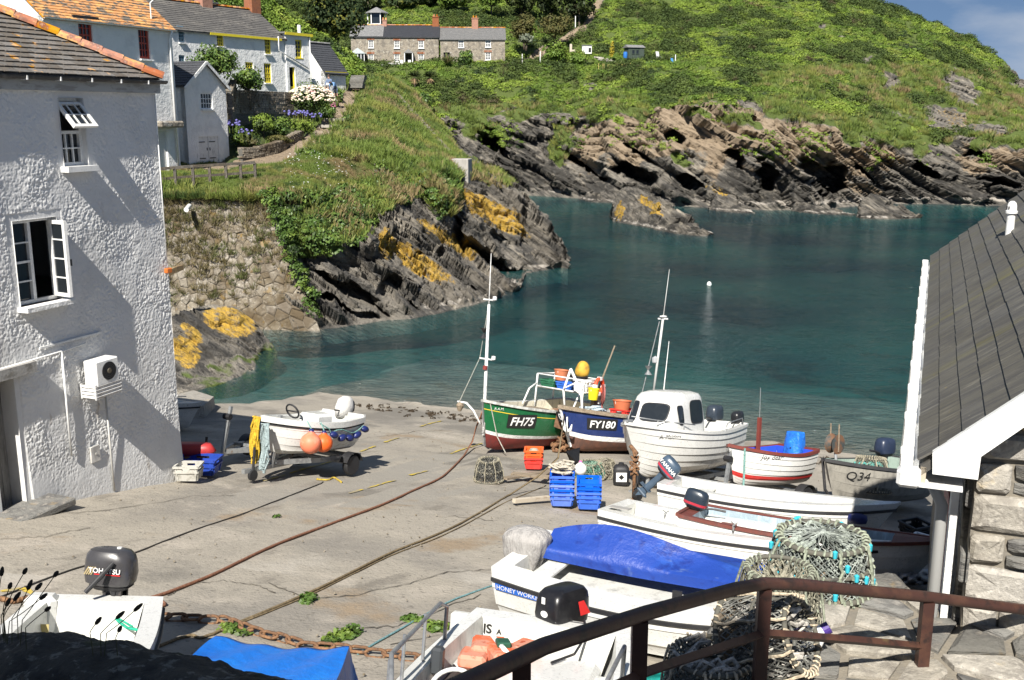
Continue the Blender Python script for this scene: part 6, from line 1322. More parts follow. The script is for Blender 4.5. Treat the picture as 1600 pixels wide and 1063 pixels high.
 o = tree('pink_hydrangea', 'pink hydrangea on the left edge of the steps', 'hydrangea', 518, 166, 77.5, 14, 26, M_bush, 500, .07, .05, 242); fl = flowers(o, 'blossom', (.36, .36, .62), 34, .07, 243, M_pk); fl.location = (0, 0, .66)
 # steps at the top of the path
 o = thing('stone_steps', 'stone steps at the top of the lane path', 'steps', at(556, 133, 91)); org = np.array(o.location)
 for i in range(6): p = at(557 + i * .8, 134 - i * 3.2, 91 + i * 1.1) - org; MB().box((p[0], p[1], p[2] - .1), (1.25, 1.0, .2), rot=-.1).obj('step', M_slatestone, o)
 for i, (px, py, D) in enumerate(((506, 207, 70.5), (516, 196, 73), (524, 186, 75.6))): MB().box(at(px, py, D) - org + np.array([0, 0, -.06]), (1.5, .5, .2), rot=-.2).obj('step', M_granite, o)
 # terrace furniture and people
 def plastic_chair(p, rz, lab):
  o = thing('garden_chair', lab, 'chair', Matrix.Translation(Vector(p)) @ Matrix.Rotation(rz, 4, 'Z'), 'white chairs on the terrace')
  MB().box((0, 0, .42), (.46, .44, .04), bev=.015).obj('seat', M_pvc, o); MB().grid(lambda u_, v_: ((u_ - .5) * .48, .22 + .06 * v_ - .05 * math.sin(math.pi * u_), .44 + .46 * v_ * (1 - .25 * (2 * u_ - 1) ** 2)), 8, 4).obj('backrest', M_pvc, o)
  for x in (-.2, .2):
   for y in (-.2, .2): MB().tube([(x, y, .42), (x * 1.15, y * 1.15, 0)], .022, 6).obj('leg', M_pvc, o)
   MB().box((x * 1.1, 0, .62), (.05, .42, .03)).obj('armrest', M_pvc, o)
 zt = at(500, 141, 84)
 plastic_chair(zt + [-.4, -.1, 0], .5, 'white plastic chair left of the seated person'); plastic_chair(zt + [.55, .1, 0], -.4, 'white plastic chair nearest the slate shed')
 t = thing('garden_table', 'round white table on the cottage terrace', 'table', zt + [-.05, -.7, 0]); MB().lathe([(.42, .68), (.44, .7), (.43, .72), (0, .72)], 18).obj('tabletop', M_pvc, t)
 for k in range(3): a = k * 2.09; MB().tube([(0, 0, .68), (math.cos(a) * .3, math.sin(a) * .3, 0)], .025, 6).obj('leg', M_pvc, t)
 person(at(516, 146, 83), 'person in a blue shirt and shorts sitting on the terrace edge', (.12, .17, .28), (.16, .14, .12), sit=True)
 person(at(525, 152, 81.5), 'person in a blue striped top bending over beside the steps', (.15, .28, .5), (.1, .12, .18), sit=False)
def person(p, label, shirt, legs, sit=True):
 o = thing('person', label, 'person', Matrix.Translation(Vector(p)) @ Matrix.Rotation(-.5, 4, 'Z'))
 skin = mat('skin', (.50, .30, .22), .6)
 if sit: J = dict(pel=(0, 0, .5), che=(0, -.06, .95), nec=(0, -.1, 1.1), hea=(0, -.14, 1.28), kl=(-.14, -.42, .52), fl=(-.15, -.46, .06), kr=(.14, -.42, .52), fr=(.15, -.46, .06), sl=(-.2, -.06, 1.02), el=(-.28, -.2, .78), hl=(-.18, -.4, .62), sr=(.2, -.06, 1.02), er=(.28, -.2, .78), hr=(.18, -.4, .62))
 else: J = dict(pel=(0, 0, .86), che=(0, -.38, 1.06), nec=(0, -.5, 1.06), hea=(0, -.64, 1.0), kl=(-.11, -.06, .46), fl=(-.12, .02, .05), kr=(.11, -.04, .46), fr=(.12, .04, .05), sl=(-.18, -.42, 1.02), el=(-.22, -.5, .72), hl=(-.16, -.56, .48), sr=(.18, -.42, 1.02), er=(.22, -.52, .72), hr=(.12, -.6, .48))
 names = list(J); idx = {n: i for i, n in enumerate(names)}; rad = dict(pel=.15, che=.16, nec=.065, hea=.115, kl=.07, fl=.05, kr=.07, fr=.05, sl=.075, el=.048, hl=.04, sr=.075, er=.048, hr=.04)
 E_ = [('pel', 'che'), ('che', 'nec'), ('nec', 'hea'), ('pel', 'kl'), ('kl', 'fl'), ('pel', 'kr'), ('kr', 'fr'), ('che', 'sl'), ('sl', 'el'), ('el', 'hl'), ('che', 'sr'), ('sr', 'er'), ('er', 'hr')]
 me = bpy.data.meshes.new('body'); me.from_pydata([J[n] for n in names], [(idx[a], idx[b]) for a, b in E_], []); b = put('body', me, o)
 sk = b.modifiers.new('skin', 'SKIN'); sv = me.skin_vertices[0].data
 for n in names: sv[idx[n]].radius = (rad[n], rad[n])
 sv[idx['pel']].use_root = True
 b.modifiers.new('round', 'SUBSURF').levels = 2
 m = bpy.data.materials.new('clothed_person'); m.use_nodes = True; n, l = m.node_tree.nodes, m.node_tree.links; bs = n['Principled BSDF']; tc = n.new('ShaderNodeTexCoord'); sx = n.new('ShaderNodeSeparateXYZ'); l.new(tc.outputs['Object'], sx.inputs[0])
 cr = n.new('ShaderNodeValToRGB'); cr.color_ramp.interpolation = 'CONSTANT'; e = cr.color_ramp.elements; e[0].position = 0; e[0].color = (.5, .3, .22, 1); e[1].position = .30 if sit else .2; e[1].color = (*legs, 1)
 for pos, c in ((.415 if sit else .55, shirt), (.73 if sit else .79, (.5, .3, .22))): q = e.new(pos); q.color = (*c, 1)
 dv = n.new('ShaderNodeMath'); dv.operation = 'MULTIPLY'; dv.inputs[1].default_value = 1 / 1.5; l.new(sx.outputs[2], dv.inputs[0]); l.new(dv.outputs[0], cr.inputs[0]); l.new(cr.outputs[0], bs.inputs['Base Color']); bs.inputs['Roughness'].default_value = .8; me.materials.append(m)
 h = J['hea']; MB().lathe([(0, -.02), (.118, 0), (.12, .06), (.08, .125), (0, .145)], 12, c=(h[0], h[1] + .02, h[2] + .02)).obj('hair', mat('brown_hair', (.06, .04, .03), .7), o, True)
garden()
def allotment():
 p = at(994, 94, 151); M = Matrix.Translation(Vector(p)) @ Matrix.Rotation(.35, 4, 'Z'); o = thing('garden_shed', 'dark green garden shed on the far slope', 'shed', M); G = paint('shed_green', (.05, .075, .055), .8, .4)
 w, h = 2.5, 1.7
 for i in range(8): MB().box((-w / 2 + w / 8 * (i + .5), 0, h / 2), (w / 8 - .02, .05, h)).obj('board', G, o)
 MB().box((0, .75, h / 2), (w - .04, 1.4, h)).obj('wall', G, o); MB().add([(-w / 2 - .15, -.2, h), (w / 2 + .15, -.2, h), (w / 2 + .15, .75, h + .42), (-w / 2 - .15, .75, h + .42), (w / 2 + .15, 1.7, h), (-w / 2 - .15, 1.7, h)], [(0, 1, 2, 3), (3, 2, 4, 5), (0, 3, 5), (1, 4, 2)]).obj('roof', M_slate_gy, o)
 for x in (-.75, -.1): window(o, x, x + .5, .8, 1.4, -.06, 1, 1, G, .06, .03, False)
 MB().box((.85, -.05, .8), (.6, .05, 1.5)).obj('door', G, o)
 o = thing('white_hut', 'tiny white hut with a dark opening on the far slope', 'hut', at(917, 83, 150)); MB().box((0, .4, .45), (1.35, .9, 1.1)).obj('wall', M_white, o); MB().box((.4, -.06, .4), (.36, .05, .6)).obj('opening', M_blackm, o); MB().box((0, .4, 1.04), (1.5, 1.1, .09)).obj('roof', M_slate_gy, o)
 o = thing('ruined_pillar', 'pale broken pillar left of the tiny white hut', 'pillar', at(893, 80, 150)); MB().box((-.1, 0, .4), (.34, .34, 1.1), bev=.03).box((.22, 0, .0), (.6, .3, .35), bev=.03).obj('masonry', mat('pale_stone', (.5, .44, .36), .9, bump=(10, .4)), o)
 o = tree('yellow_shrub', 'narrow yellow flowering shrub left of the green shed', 'shrub', 956, 79, 150, 9, 28, mat('yellow_leaf', (.42, .34, .03), .7, (((.12, .12, .02), 4, .5, .62),)), 260, .12, .1, 301, tr=.05)
 def ch(p, lab, m, s=1.0):
  o = thing('garden_chair', lab, 'chair', Matrix.Translation(Vector(p)) @ Matrix.Rotation(.8, 4, 'Z') @ Matrix.Scale(s, 4)); MB().box((0, 0, .38), (.6, .55, .05)).obj('seat', m, o); MB().box((0, .28, .72), (.6, .05, .7), rot=Matrix.Rotation(-.25, 3, 'X')).obj('backrest', m, o)
  for x in (-.26, .26):
   for y in (-.24, .24): MB().box((x, y, .18), (.05, .05, .38)).obj('leg', m, o)
 ch(at(1030, 94, 149), 'white garden seat right of the green shed', M_pvc, 1.1); ch(at(1052, 101, 146), 'small blue garden seat on the far slope', paint('seat_blue', (.08, .3, .6), .5), .8)
 o = thing('water_barrel', 'blue water barrel beside the green shed', 'barrel', at(977, 91, 150)); MB().lathe([(.26, 0), (.3, .3), (.3, .55), (.26, .85), (0, .86)], 14).obj('barrel', paint('barrel_blue', (.03, .16, .5), .4), o)
 rr = random.Random(8); pm = MB().tube([(0, 0, -.5), (0, 0, 1.25)], .035, 5).mesh('cane', mat('pale_cane', (.55, .45, .16), .7))
 for k in range(12):
  px = 936 + k * 4.4; o = put('garden_cane', pm, loc=at(px + rr.uniform(-1.5, 1.5), 116 - abs(k - 5) * .4, 143.5)); tag(o, 'pale upright garden cane, %s from the left in the plot' % nth(k), 'cane', 'garden canes in the vegetable plot')
 sm = [MB().lathe([(.0, -.1), (.3, 0), (.26, .2), (.1, .34), (0, .35)], 6, squash=(1, .7)).mesh('boulder', M_granite)]
 for k in range(14):
  px = 929 + k * 2.7; o = put('boulder', sm[0], loc=at(px, 91 + k * .65 + rr.uniform(-1, 1), 149), rot=(rr.uniform(-.4, .4), rr.uniform(-.4, .4), rr.random() * 6)); o.scale = [rr.uniform(.6, 1.3)] * 3; tag(o, 'pale boulder, %s from the left below the yellow shrub' % nth(k), 'boulder', 'pale boulders edging the plot')
 wp = MB().box((0, 0, .5), (.1, .1, 1.5)).mesh('marker_post', M_wfr)
 for k, (px, py, lab) in enumerate(((816, 99, 'white post right of the stone cottages'), (844, 95, 'white post at the foot of the bare track'), (899, 40, 'pale post beside the track by the olive bush'), (724, 107, 'white post in front of the grey slated cottage'), (1055, 100, 'white post by the small blue seat'))): tag(put('marker_post', wp, loc=at(px, py, 147)), lab, 'post')
 o = thing('orange_buoy', 'small pale mooring buoy floating in the cove', 'buoy', on_z(1108, 446, SEA)); MB().lathe([(0, -.12), (.12, -.06), (.15, .06), (.1, .18), (.03, .22), (0, .23)], 12).obj('float', M_pvc, o, True); o.name = 'mooring_buoy'
allotment()
# ================================================================== LOBSTER POTS
def net_tubes(mb, fn, nu, nv, r, seg=10, seed=0, closed_u=True):
 rr = random.Random(seed)
 for s in (1, -1):
  for i in range(nu):
   pts = []
   for k in range(seg + 1):
    v = k / seg; u = i / nu + s * v * nv / nu * .5; pts.append(fn(u % 1.0 if closed_u else min(max(u, 0), 1), v, rr.uniform(-.012, .012)))
   mb.tube(pts, r, 3, caps=False)
 return mb
def lobster_pot(M, label, R, h, seed, top=.62, rope=(.33, .30, .22), net=(.13, .13, .10), nu=26, r=.004, ribs=8, band=(.34, .31, .23), bits=None, group=None, dome=0):
 rr = random.Random(seed); o = thing('lobster_pot', label, 'lobster pot', M, group)
 rad = lambda v: R * (1 - (1 - top) * v ** 1.8)
 fn = lambda u, v, j=0: ((rad(v) + j) * math.cos(6.2832 * u), (rad(v) + j) * math.sin(6.2832 * u), h * v + j)
 mr, mn, mb_ = rope_m('%.2f%.2f%.2f' % rope, rope), mat('net_%.2f%.2f%.2f' % net, net, .9, ((tuple(c * 2.4 for c in net), 14, .45, .6),)), mat('frame_dark', (.11, .105, .085), .85, (((.05, .05, .045), 9, .5, .65),))
 fr = MB()
 for v, q in ((.0, .022), (.52, .014), (1, .02)): fr.tube([fn(a / 24, v) for a in range(24)], q * (R / .35), 7, closed=True)
 for i in range(ribs): fr.tube([fn(i / ribs + .02, v) for v in np.linspace(0, 1, 7)], .012 * (R / .35), 6)
 fr.obj('frame', mb_, o, True)
 nu = int(nu * 1.5); nb = net_tubes(MB(), fn, nu, nu // 3, r, 12, seed); net_tubes(nb, lambda u, v, j=0: (fn(u, v)[0] * .86, fn(u, v)[1] * .86, h * v * .97), nu // 2, nu // 5, r * 1.2, 7, seed + 3); nb.obj('netting', mn, o)
 # top funnel and base slats
 cap = MB(); f2 = lambda u, v, j=0: (rad(1) * (1 - (.95 if dome else .55) * v) * math.cos(6.2832 * u), rad(1) * (1 - (.95 if dome else .55) * v) * math.sin(6.2832 * u), h + (dome if dome else -.22 * h) * v + j)
 net_tubes(cap, f2, nu // 2 + 4, 4, r, 4, seed + 1); cap.tube([f2(a / 16, 1) for a in range(16)], .014 * (R / .35), 6, closed=True); cap.obj('entrance_funnel', mn, o)
 bs = MB()
 for i in range(5): y = (i - 2) * R * .36; L = math.sqrt(max(R * R - y * y, .01)); bs.box((0, y, .015), (2 * L, .05, .02))
 bs.obj('base_slats', M_oldwood, o)
 # thick rope lashed round the hoops
 lr = MB(); mr2 = rope_m('b%.2f%.2f%.2f' % band, band)
 for v, n, q in ((.0, 46, .030), (1.0, 34, .026), (.5, 22, .018)):
  for i in range(n):
   u = i / n + rr.uniform(-.004, .004); a = 6.2832 * u; c = Vector(fn(u, v)); d = Vector((math.cos(a), math.sin(a), 0)); t = Vector((-math.sin(a), math.cos(a), 0)); k = R / .35 * q
   if rr.random() < .12: continue
   lr.tube([c + d * k * math.cos(b) + Vector((0, 0, 1)) * k * math.sin(b) + t * (b / 6.28 - .5) * R * .09 for b in np.linspace(0, 5.6, 7)], .0085 * R / .35, 4)
 for i in range(ribs): u = i / ribs + .02 + rr.uniform(-.01, .01); lr.tube([fn(u + rr.uniform(-.006, .006), v, .02) for v in np.linspace(0, 1, 9)], .011 * R / .35, 5)
 tag(lr.obj('rope_lashing', mr2, o), kind='stuff')
 cl = MB()
 for i in range(26): c = np.array(fn(rr.random(), .08 + .7 * rr.random())) * [.62, .62, 1]; cl.tube([c + [R * .26 * math.cos(a * (1 + .1 * i)), R * .2 * math.sin(a), .04 * math.sin(3 * a) + .05] for a in np.linspace(0, 5.5, 12)], .016 * R / .35, 5)
 tag(cl.obj('coiled_rope', mr, o), kind='stuff')
 if bits:
  bt = MB()
  for i in range(46): u, v = rr.random(), rr.random(); c = fn(u, v, .012); bt.lathe([(0, -.03), (.014, -.02), (.016, .02), (0, .03)], 6, c=c)
  tag(bt.obj('turquoise_knots', mat('turquoise_plastic', bits, .5), o), kind='stuff')
 return o
# ================================================================== BOATS
def hit_ax(M, px, py, ax, val):
 Mi = np.array(M.inverted()); o = (Mi @ np.append(EYE, 1))[:3]; d = Mi[:3, :3] @ ray(px, py); return o + d * ((val - o[ax]) / d[ax])
class Hull:
 def __init__(s, L, B, D, wt=.72, tm=.42, p=2.2, rise=.3, rake=.35, ys=.62, vee=1.0, zx=1.0, aft=.08, tr=.06):
  s.__dict__.update(locals()); del s.__dict__['s']
 def bs(s, t):
  return s.wt + (1 - s.wt) * math.sin(math.pi / 2 * t / s.tm) if t < s.tm else max(0.0, 1 - ((t - s.tm) / (1 - s.tm)) ** s.p)
 def zs(s, t): return s.D * (1 + s.rise * max(0, (t - .3) / .7) ** 2 + s.aft * max(0, (.4 - t) / .4) ** 2)
 def pt(s, t, q, side=1, off=0.0):
  zk = s.D * .28 * max(0, (t - .8) / .2) ** 2 * .5; a = min(max(q, 0), 1) * math.pi / 2; zs = s.zs(t)
  y = s.B / 2 * s.bs(t) * math.sin(a) ** (s.ys + s.vee * max(0, (t - .35) / .65) ** 2); z = zk + (zs - zk) * (1 - math.cos(a)) ** s.zx
  x = s.L * t - s.rake * (1 - z / max(zs, .01)) * max(0, (t - .55) / .45) ** 2 + s.tr * (1 - z / max(zs, .01)) * max(0, 1 - t * 3) 
  if off:
   e = .01; p1, p2 = s.pt(min(t + e, 1), q, 1), s.pt(max(t - e, 0), q, 1); h = math.atan2(-(p1[1] - p2[1]), p1[0] - p2[0]); x += math.sin(h) * off; y += math.cos(h) * off
  return (x, y * side, z)
def make_hull(o, H, mats, bands, n=34, strakes=0, lap=.014, deck=.09, t0=.04, t1=.86, sole=.16, gun=(.05, .05), gun_m=None, rub=None, inner_m=None, deck_m=None, thwarts=(), thw_m=None, open_bow=False, stripes=()):
 """bands: [(girth fraction up to, material index)] from the keel to the sheer."""
 qs = []
 edges = [i / 14 for i in range(15)] if not strakes else [i / strakes for i in range(strakes + 1)]
 for b, _ in bands: edges.append(b)
 edges = sorted(set(round(e, 4) for e in edges if e <= 1))
 rows = []
 for i, e in enumerate(edges):
  lo = strakes and i > 0 and abs(e * strakes - round(e * strakes)) < 1e-3 and e < .999
  if lo: rows.append((e, lap * .15)); rows.append((e, lap))
  else: rows.append((e, lap * .15 if strakes and i else 0))
 mb = MB(); ts = [i / n for i in range(n + 1)]
 for side in (1, -1):
  base = len(mb.v)
  for t in ts:
   for (q, off) in rows: mb.v.append(H.pt(t, q, side, off * (1 - t ** 8)))
  k = len(rows)
  for i in range(n):
   for j in range(k - 1):
    qm = (rows[j][0] + rows[j + 1][0]) / 2; mi = next((m for b, m in bands if qm <= b + 1e-6), bands[-1][1])
    f = (base + i * k + j, base + (i + 1) * k + j, base + (i + 1) * k + j + 1, base + i * k + j + 1); mb.f.append(f if side < 0 else f[::-1]); mb.m.append(mi)
 hull = mb.obj('hull', mats, o, 40)
 tb = MB(); k = len(edges); P1 = [H.pt(0, q, 1) for q in edges]; P2 = [H.pt(0, q, -1) for q in edges]; tb.v = P1 + P2
 for j in range(k - 1):
  qm = (edges[j] + edges[j + 1]) / 2; tb.f.append((j, j + 1, k + j + 1, k + j)); tb.m.append(next((m for b, m in bands if qm <= b + 1e-6), bands[-1][1]))
 tb.obj('transom', mats, o)
 im = inner_m or mats[-1]; dm = deck_m or im
 # decks, inner sides and sole
 N = 40; T = [t0 + (t1 - t0) * i / N for i in range(N + 1)]
 yin = lambda t: max(H.pt(t, 1)[1] - deck, .03); dk = MB(); inn = MB()
 def ins(t, z, y):      # inside the planking at this height
  lo, hi = 0.0, 1.0
  for _ in range(16):
   m_ = (lo + hi) / 2
   if H.pt(t, m_)[2] < z: lo = m_
   else: hi = m_
  p = H.pt(t, hi); return p[0] - .03 * max(0, t - .6), max(min(y, p[1] - .035), .004)
 for side in (1, -1):
  v = [];
  for t in T: x, y, z = H.pt(t, 1); v += [(x, y * side, z), (x, yin(t) * side, z + .004)]
  dk.add(v, [((2 * i, 2 * i + 1, 2 * i + 3, 2 * i + 2) if side > 0 else (2 * i + 2, 2 * i + 3, 2 * i + 1, 2 * i)) for i in range(N)])
  v = []
  for t in T:
   x, y, z = H.pt(t, 1); y_ = yin(t); zz = max(sole, H.pt(t, 0)[2] + .05); v += [(x, y_ * side, z + .004)]
   for f_, zq in ((.97, z * .6 + zz * .4), (.84, zz + .03), (.78, zz)): q_ = ins(t, zq, y_ * f_); v.append((q_[0], q_[1] * side, zq))
  inn.add(v, [((4 * i + j, 4 * i + j + 1, 4 * i + 5 + j, 4 * i + 4 + j) if side > 0 else (4 * i + 4 + j, 4 * i + 5 + j, 4 * i + j + 1, 4 * i + j)) for i in range(N) for j in range(3)])
 for a, b in zip(T, T[1:]):
  za, zb = max(sole, H.pt(a, 0)[2] + .05), max(sole, H.pt(b, 0)[2] + .05); pa, pb = ins(a, za, yin(a) * .78), ins(b, zb, yin(b) * .78); inn.add([(pa[0], -pa[1], za), (pb[0], -pb[1], zb), (pb[0], pb[1], zb), (pa[0], pa[1], za)], [(0, 1, 2, 3)])
 for t, s_ in ((t0, 1), (t1, -1)):
  x, y, z = H.pt(t, 1); y_ = yin(t); q_ = ins(t, sole, y_ * .78); inn.add([(x, -y_, z + .004), (x, y_, z + .004), (q_[0], q_[1], sole), (q_[0], -q_[1], sole)], [(0, 1, 2, 3) if s_ > 0 else (3, 2, 1, 0)])
 inn.obj('inner_hull', im, o, 50)
 tt = [t1 + (.997 - t1) * i / 8 for i in range(9)]; v = []
 for t in tt: x, y, z = H.pt(t, 1); v += [(x, -y, z), (x, 0, z + .03 + .0), (x, y, z)]
 dk.add(v, [(3 * i + j, 3 * i + 3 + j, 3 * i + 4 + j, 3 * i + 1 + j) for i in range(8) for j in range(2)])
 x, y, z = H.pt(0, 1); x1, y1, z1 = H.pt(t0, 1); dk.add([(x, -y, z), (x, y, z), (x1, y1, z1), (x1, -y1, z1)], [(3, 2, 1, 0)])
 dk.obj('deck', dm, o)
 def sweep(q, out, inn_, h, dz, name, m, ta=0, tb_=1):
  g = MB(); nn = 36; g_ = [ta + (tb_ - ta) * i / nn for i in range(nn + 1)]
  for side in (1, -1):
   v = []
   for t in g_:
    a, b = H.pt(t, q, side, out), H.pt(t, q, side, -inn_); a = (a[0], a[1] if t < .999 else 0, a[2] + dz); b = (b[0], b[1] if t < .985 else a[1] * .2, b[2] + dz)
    v += [(a[0], a[1], a[2] - h), a, b, (b[0], b[1], b[2] - h)]
   g.add(v, [((4 * i + j, 4 * i + (j + 1) % 4, 4 * i + 4 + (j + 1) % 4, 4 * i + 4 + j) if side < 0 else (4 * i + 4 + j, 4 * i + 4 + (j + 1) % 4, 4 * i + (j + 1) % 4, 4 * i + j)) for i in range(nn) for j in range(4)] + [(0, 1, 2, 3), (4 * nn + 3, 4 * nn + 2, 4 * nn + 1, 4 * nn)])
  return g.obj(name, m, o)
 if gun: sweep(1, gun[0] * .5, gun[0] * .5, gun[1], .018, 'gunwale', gun_m or mats[-1]); x, y, z = H.pt(0, 1); MB().box((x - .012, 0, z), (gun[0], 2 * y, gun[1])).obj('transom_cap', gun_m or mats[-1], o)
 if rub: sweep(.9, rub[0], .02, rub[1], 0, 'rubbing_strip', rub[2])
 for (q, h, m) in stripes: sweep(q, .006, 0, h, 0, 'painted_stripe', m)
 for t in thwarts:
  x, y, z = H.pt(t, 1); MB().box((x, 0, sole + (z - sole) * .62), (.24, 2 * yin(t) * .95, .04), bev=.01).obj('thwart', thw_m or im, o)
 return hull
def decal(o, H, txt, t, q, h, m, side=1, shear=0.0, plate=None, name='lettering', bold=0.0, off=.02):
 """Letters (and their plate) laid on the side of the hull, following its curve. t = where the word starts (nearest the bow for port)."""
 me = text_mesh(txt, 1.0, shear, bold); w = max(v.co.x for v in me.vertices); s = h / .72
 z0 = H.pt(t, q)[2]
 def place(x, z, of):
  # port side is read from bow to stern
  tt = t - x / H.L if side > 0 else t + x / H.L
  lo, hi = 0.0, 1.0
  for _ in range(18):
   mid = (lo + hi) / 2
   if H.pt(tt, mid)[2] < z0 + z: lo = mid
   else: hi = mid
  return H.pt(tt, (lo + hi) / 2, side, of)
 if plate:
  mg = h * .28; g = MB(); nx = 10; W_ = w * s + 2 * mg
  g.grid(lambda a, b: place(-mg + W_ * a, -mg + (h + 2 * mg) * b, off), nx, 3); g.grid(lambda a, b: place(-mg + W_ * a, -mg + (h + 2 * mg) * b, off - .016), nx, 3); o2 = g.obj('number_plate', plate, o)
 for v in me.vertices: v.co = place(v.co.x * s, v.co.y * s, off + (.006 if plate else .0))
 me.materials.append(m); return put(name, me, o)
def se_loft(mb, secs, n=20, mi=0, c=(0, 0, 0)):
 """Rounded-box sections: (z, cx, rx, ry, power)."""
 vs = []
 for z, cx, rx, ry, p in secs:
  for j in range(n):
   t = 2 * math.pi * j / n; a, b = math.cos(t), math.sin(t); vs.append((c[0] + cx + rx * math.copysign(abs(a) ** (2 / p), a), c[1] + ry * math.copysign(abs(b) ** (2 / p), b), c[2] + z))
 k = len(secs); return mb.add(vs, [(i * n + j, i * n + (j + 1) % n, (i + 1) * n + (j + 1) % n, (i + 1) * n + j) for i in range(k - 1) for j in range(n)] + [tuple(range(n - 1, -1, -1)), tuple(range((k - 1) * n, k * n))], mi)
def outboard(M, label, m, s=1.0, tilt=0.0, band=None, letters=None, tiller=True, group=None, boxy=1.0):
 """Outboard engine: origin at the clamp on the transom top, +x towards the boat's bow."""
 o = thing('outboard_motor', label, 'outboard motor', M @ Matrix.Rotation(tilt, 4, 'Y') @ Matrix.Scale(s, 4), group)
 cw = se_loft(MB(), [(z, c_, rx, ry, p * boxy) for z, c_, rx, ry, p in ((.10, -.10, .20, .135, 3), (.13, -.11, .235, .16, 3.2), (.22, -.11, .25, .165, 3.2), (.34, -.115, .243, .16, 3), (.40, -.12, .23, .15, 2.8), (.44, -.125, .195, .125, 2.6), (.455, -.13, .13, .08, 2.4))], 28).obj('cowling', m, o, 35)
 se_loft(MB(), [(.055, -.10, .16, .11, 3), (.095, -.10, .21, .14, 3)], 20).obj('lower_cowl', M_blackm, o)
 if band: se_loft(MB(), [(.15, -.11, .246, .1655, 3.2), (.20, -.11, .253, .168, 3.2)], 24).obj('colour_band', band, cw)
 lg = se_loft(MB(), [(-.62, -.10, .10, .03, 2.2), (-.50, -.10, .085, .035, 2.2), (-.1, -.09, .075, .05, 2.4), (.06, -.09, .10, .08, 2.5)], 14); lg.box((-.13, 0, -.45), (.30, .2, .012)).obj('leg', m, o, 40)
 MB().tube([(.05, 0, -.60), (-.0, 0, -.60), (-.2, 0, -.60), (-.24, 0, -.6)], [.012, .045, .04, .03], 10).add([(-.05, -.008, -.62), (-.17, -.008, -.62), (-.15, -.008, -.76), (-.05, .008, -.62), (-.17, .008, -.62), (-.15, .008, -.76)], [(0, 1, 2), (5, 4, 3), (0, 3, 4, 1), (1, 4, 5, 2), (2, 5, 3, 0)]).obj('gearcase', m, o)
 pr = MB()
 for k in range(3):
  a = k * 2.094; d = Vector((0, math.cos(a), math.sin(a))); e = Vector((0, -math.sin(a), math.cos(a))); c = Vector((-.25, 0, -.6)); pr.add([c + d * .02, c + d * .07 + e * .045 + Vector((.02, 0, 0)), c + d * .12 + e * .01, c + d * .08 - e * .04 - Vector((.02, 0, 0))], [(0, 1, 2, 3)])
 pr.obj('propeller', M_blackm, o)
 MB().box((.0, .07, -.06), (.07, .035, .24)).box((.0, -.07, -.06), (.07, .035, .24)).box((-.04, 0, .02), (.04, .2, .1)).tube([(.05, .07, -.1), (.12, .07, -.1)], .012, 6).tube([(.05, -.07, -.1), (.12, -.07, -.1)], .012, 6).obj('clamp_bracket', M_blackm, o)
 if tiller: MB().tube([(.08, .02, .12), (.28, .05, .17), (.52, .08, .20)], [.022, .02, .024], 8).obj('tiller', M_blackm, o)
 for (txt, h, x, z, c, sh) in (letters or ()):
  for sd in (1, -1):
   me = text_mesh(txt, 1, sh, .012); sc = h / .72; w = max(v.co.x for v in me.vertices) * sc
   for v in me.vertices: v.co = (x + sd * (v.co.x * sc - w / 2) * -1, sd * -.171 * -1, z + v.co.y * sc)
   me.materials.append(c); put('lettering', me, cw)
 return o
M_blk = paint('black_rubber', (.018, .018, .02), .55, .2)
M_gel = paint('white_gelcoat', (.64, .64, .615), .28, .16, 3, coat=.3)
M_gelin = paint('white_gelcoat_worn', (.58, .58, .545), .4, .3, 4)
M_galv = mat('galvanised_steel', (.36, .37, .37), .5, (((.26, .265, .27), 12, .45, .65), ((.26, .15, .08), 4, .64, .74)), metal=.6)
M_rope = {}
def rope_m(name, c): return mat('rope_' + name, c, .9, ((tuple(k * .6 for k in c), 40, .45, .6, (1, 1, 1)), (tuple(min(1, k * 1.3) for k in c), 9, .55, .7)), bump=(90, .6, .006))
M_ox = paint('antifouling_red', (.20, .03, .025), .7, .35); M_wtxt = mat('white_letter', (.8, .8, .78), .5); M_ktxt = mat('black_letter', (.02, .02, .02), .5)
M_wood = mat('varnished_wood', (.17, .075, .03), .5, (((.11, .045, .02), 6, .45, .65, (.5, 5, 5)), ((.26, .14, .07), 12, .55, .7, (.5, 6, 6))), spec=.4)
M_oldwood = mat('weathered_wood', (.24, .19, .135), .85, (((.15, .115, .08), 5, .45, .65, (.6, 5, 5)), ((.34, .29, .22), 11, .52, .68, (.6, 6, 6))), bump=(16, .4, .01, (.6, 6, 6)))
def bM(px, py, h, ang, xf, roll=0.0, pitch=0.0):
 return frame(on_slip(px, py, h), math.radians(ang)) @ Matrix.Rotation(roll, 4, 'X') @ Matrix.Rotation(pitch, 4, 'Y') @ Matrix.Translation((-xf, 0, 0))
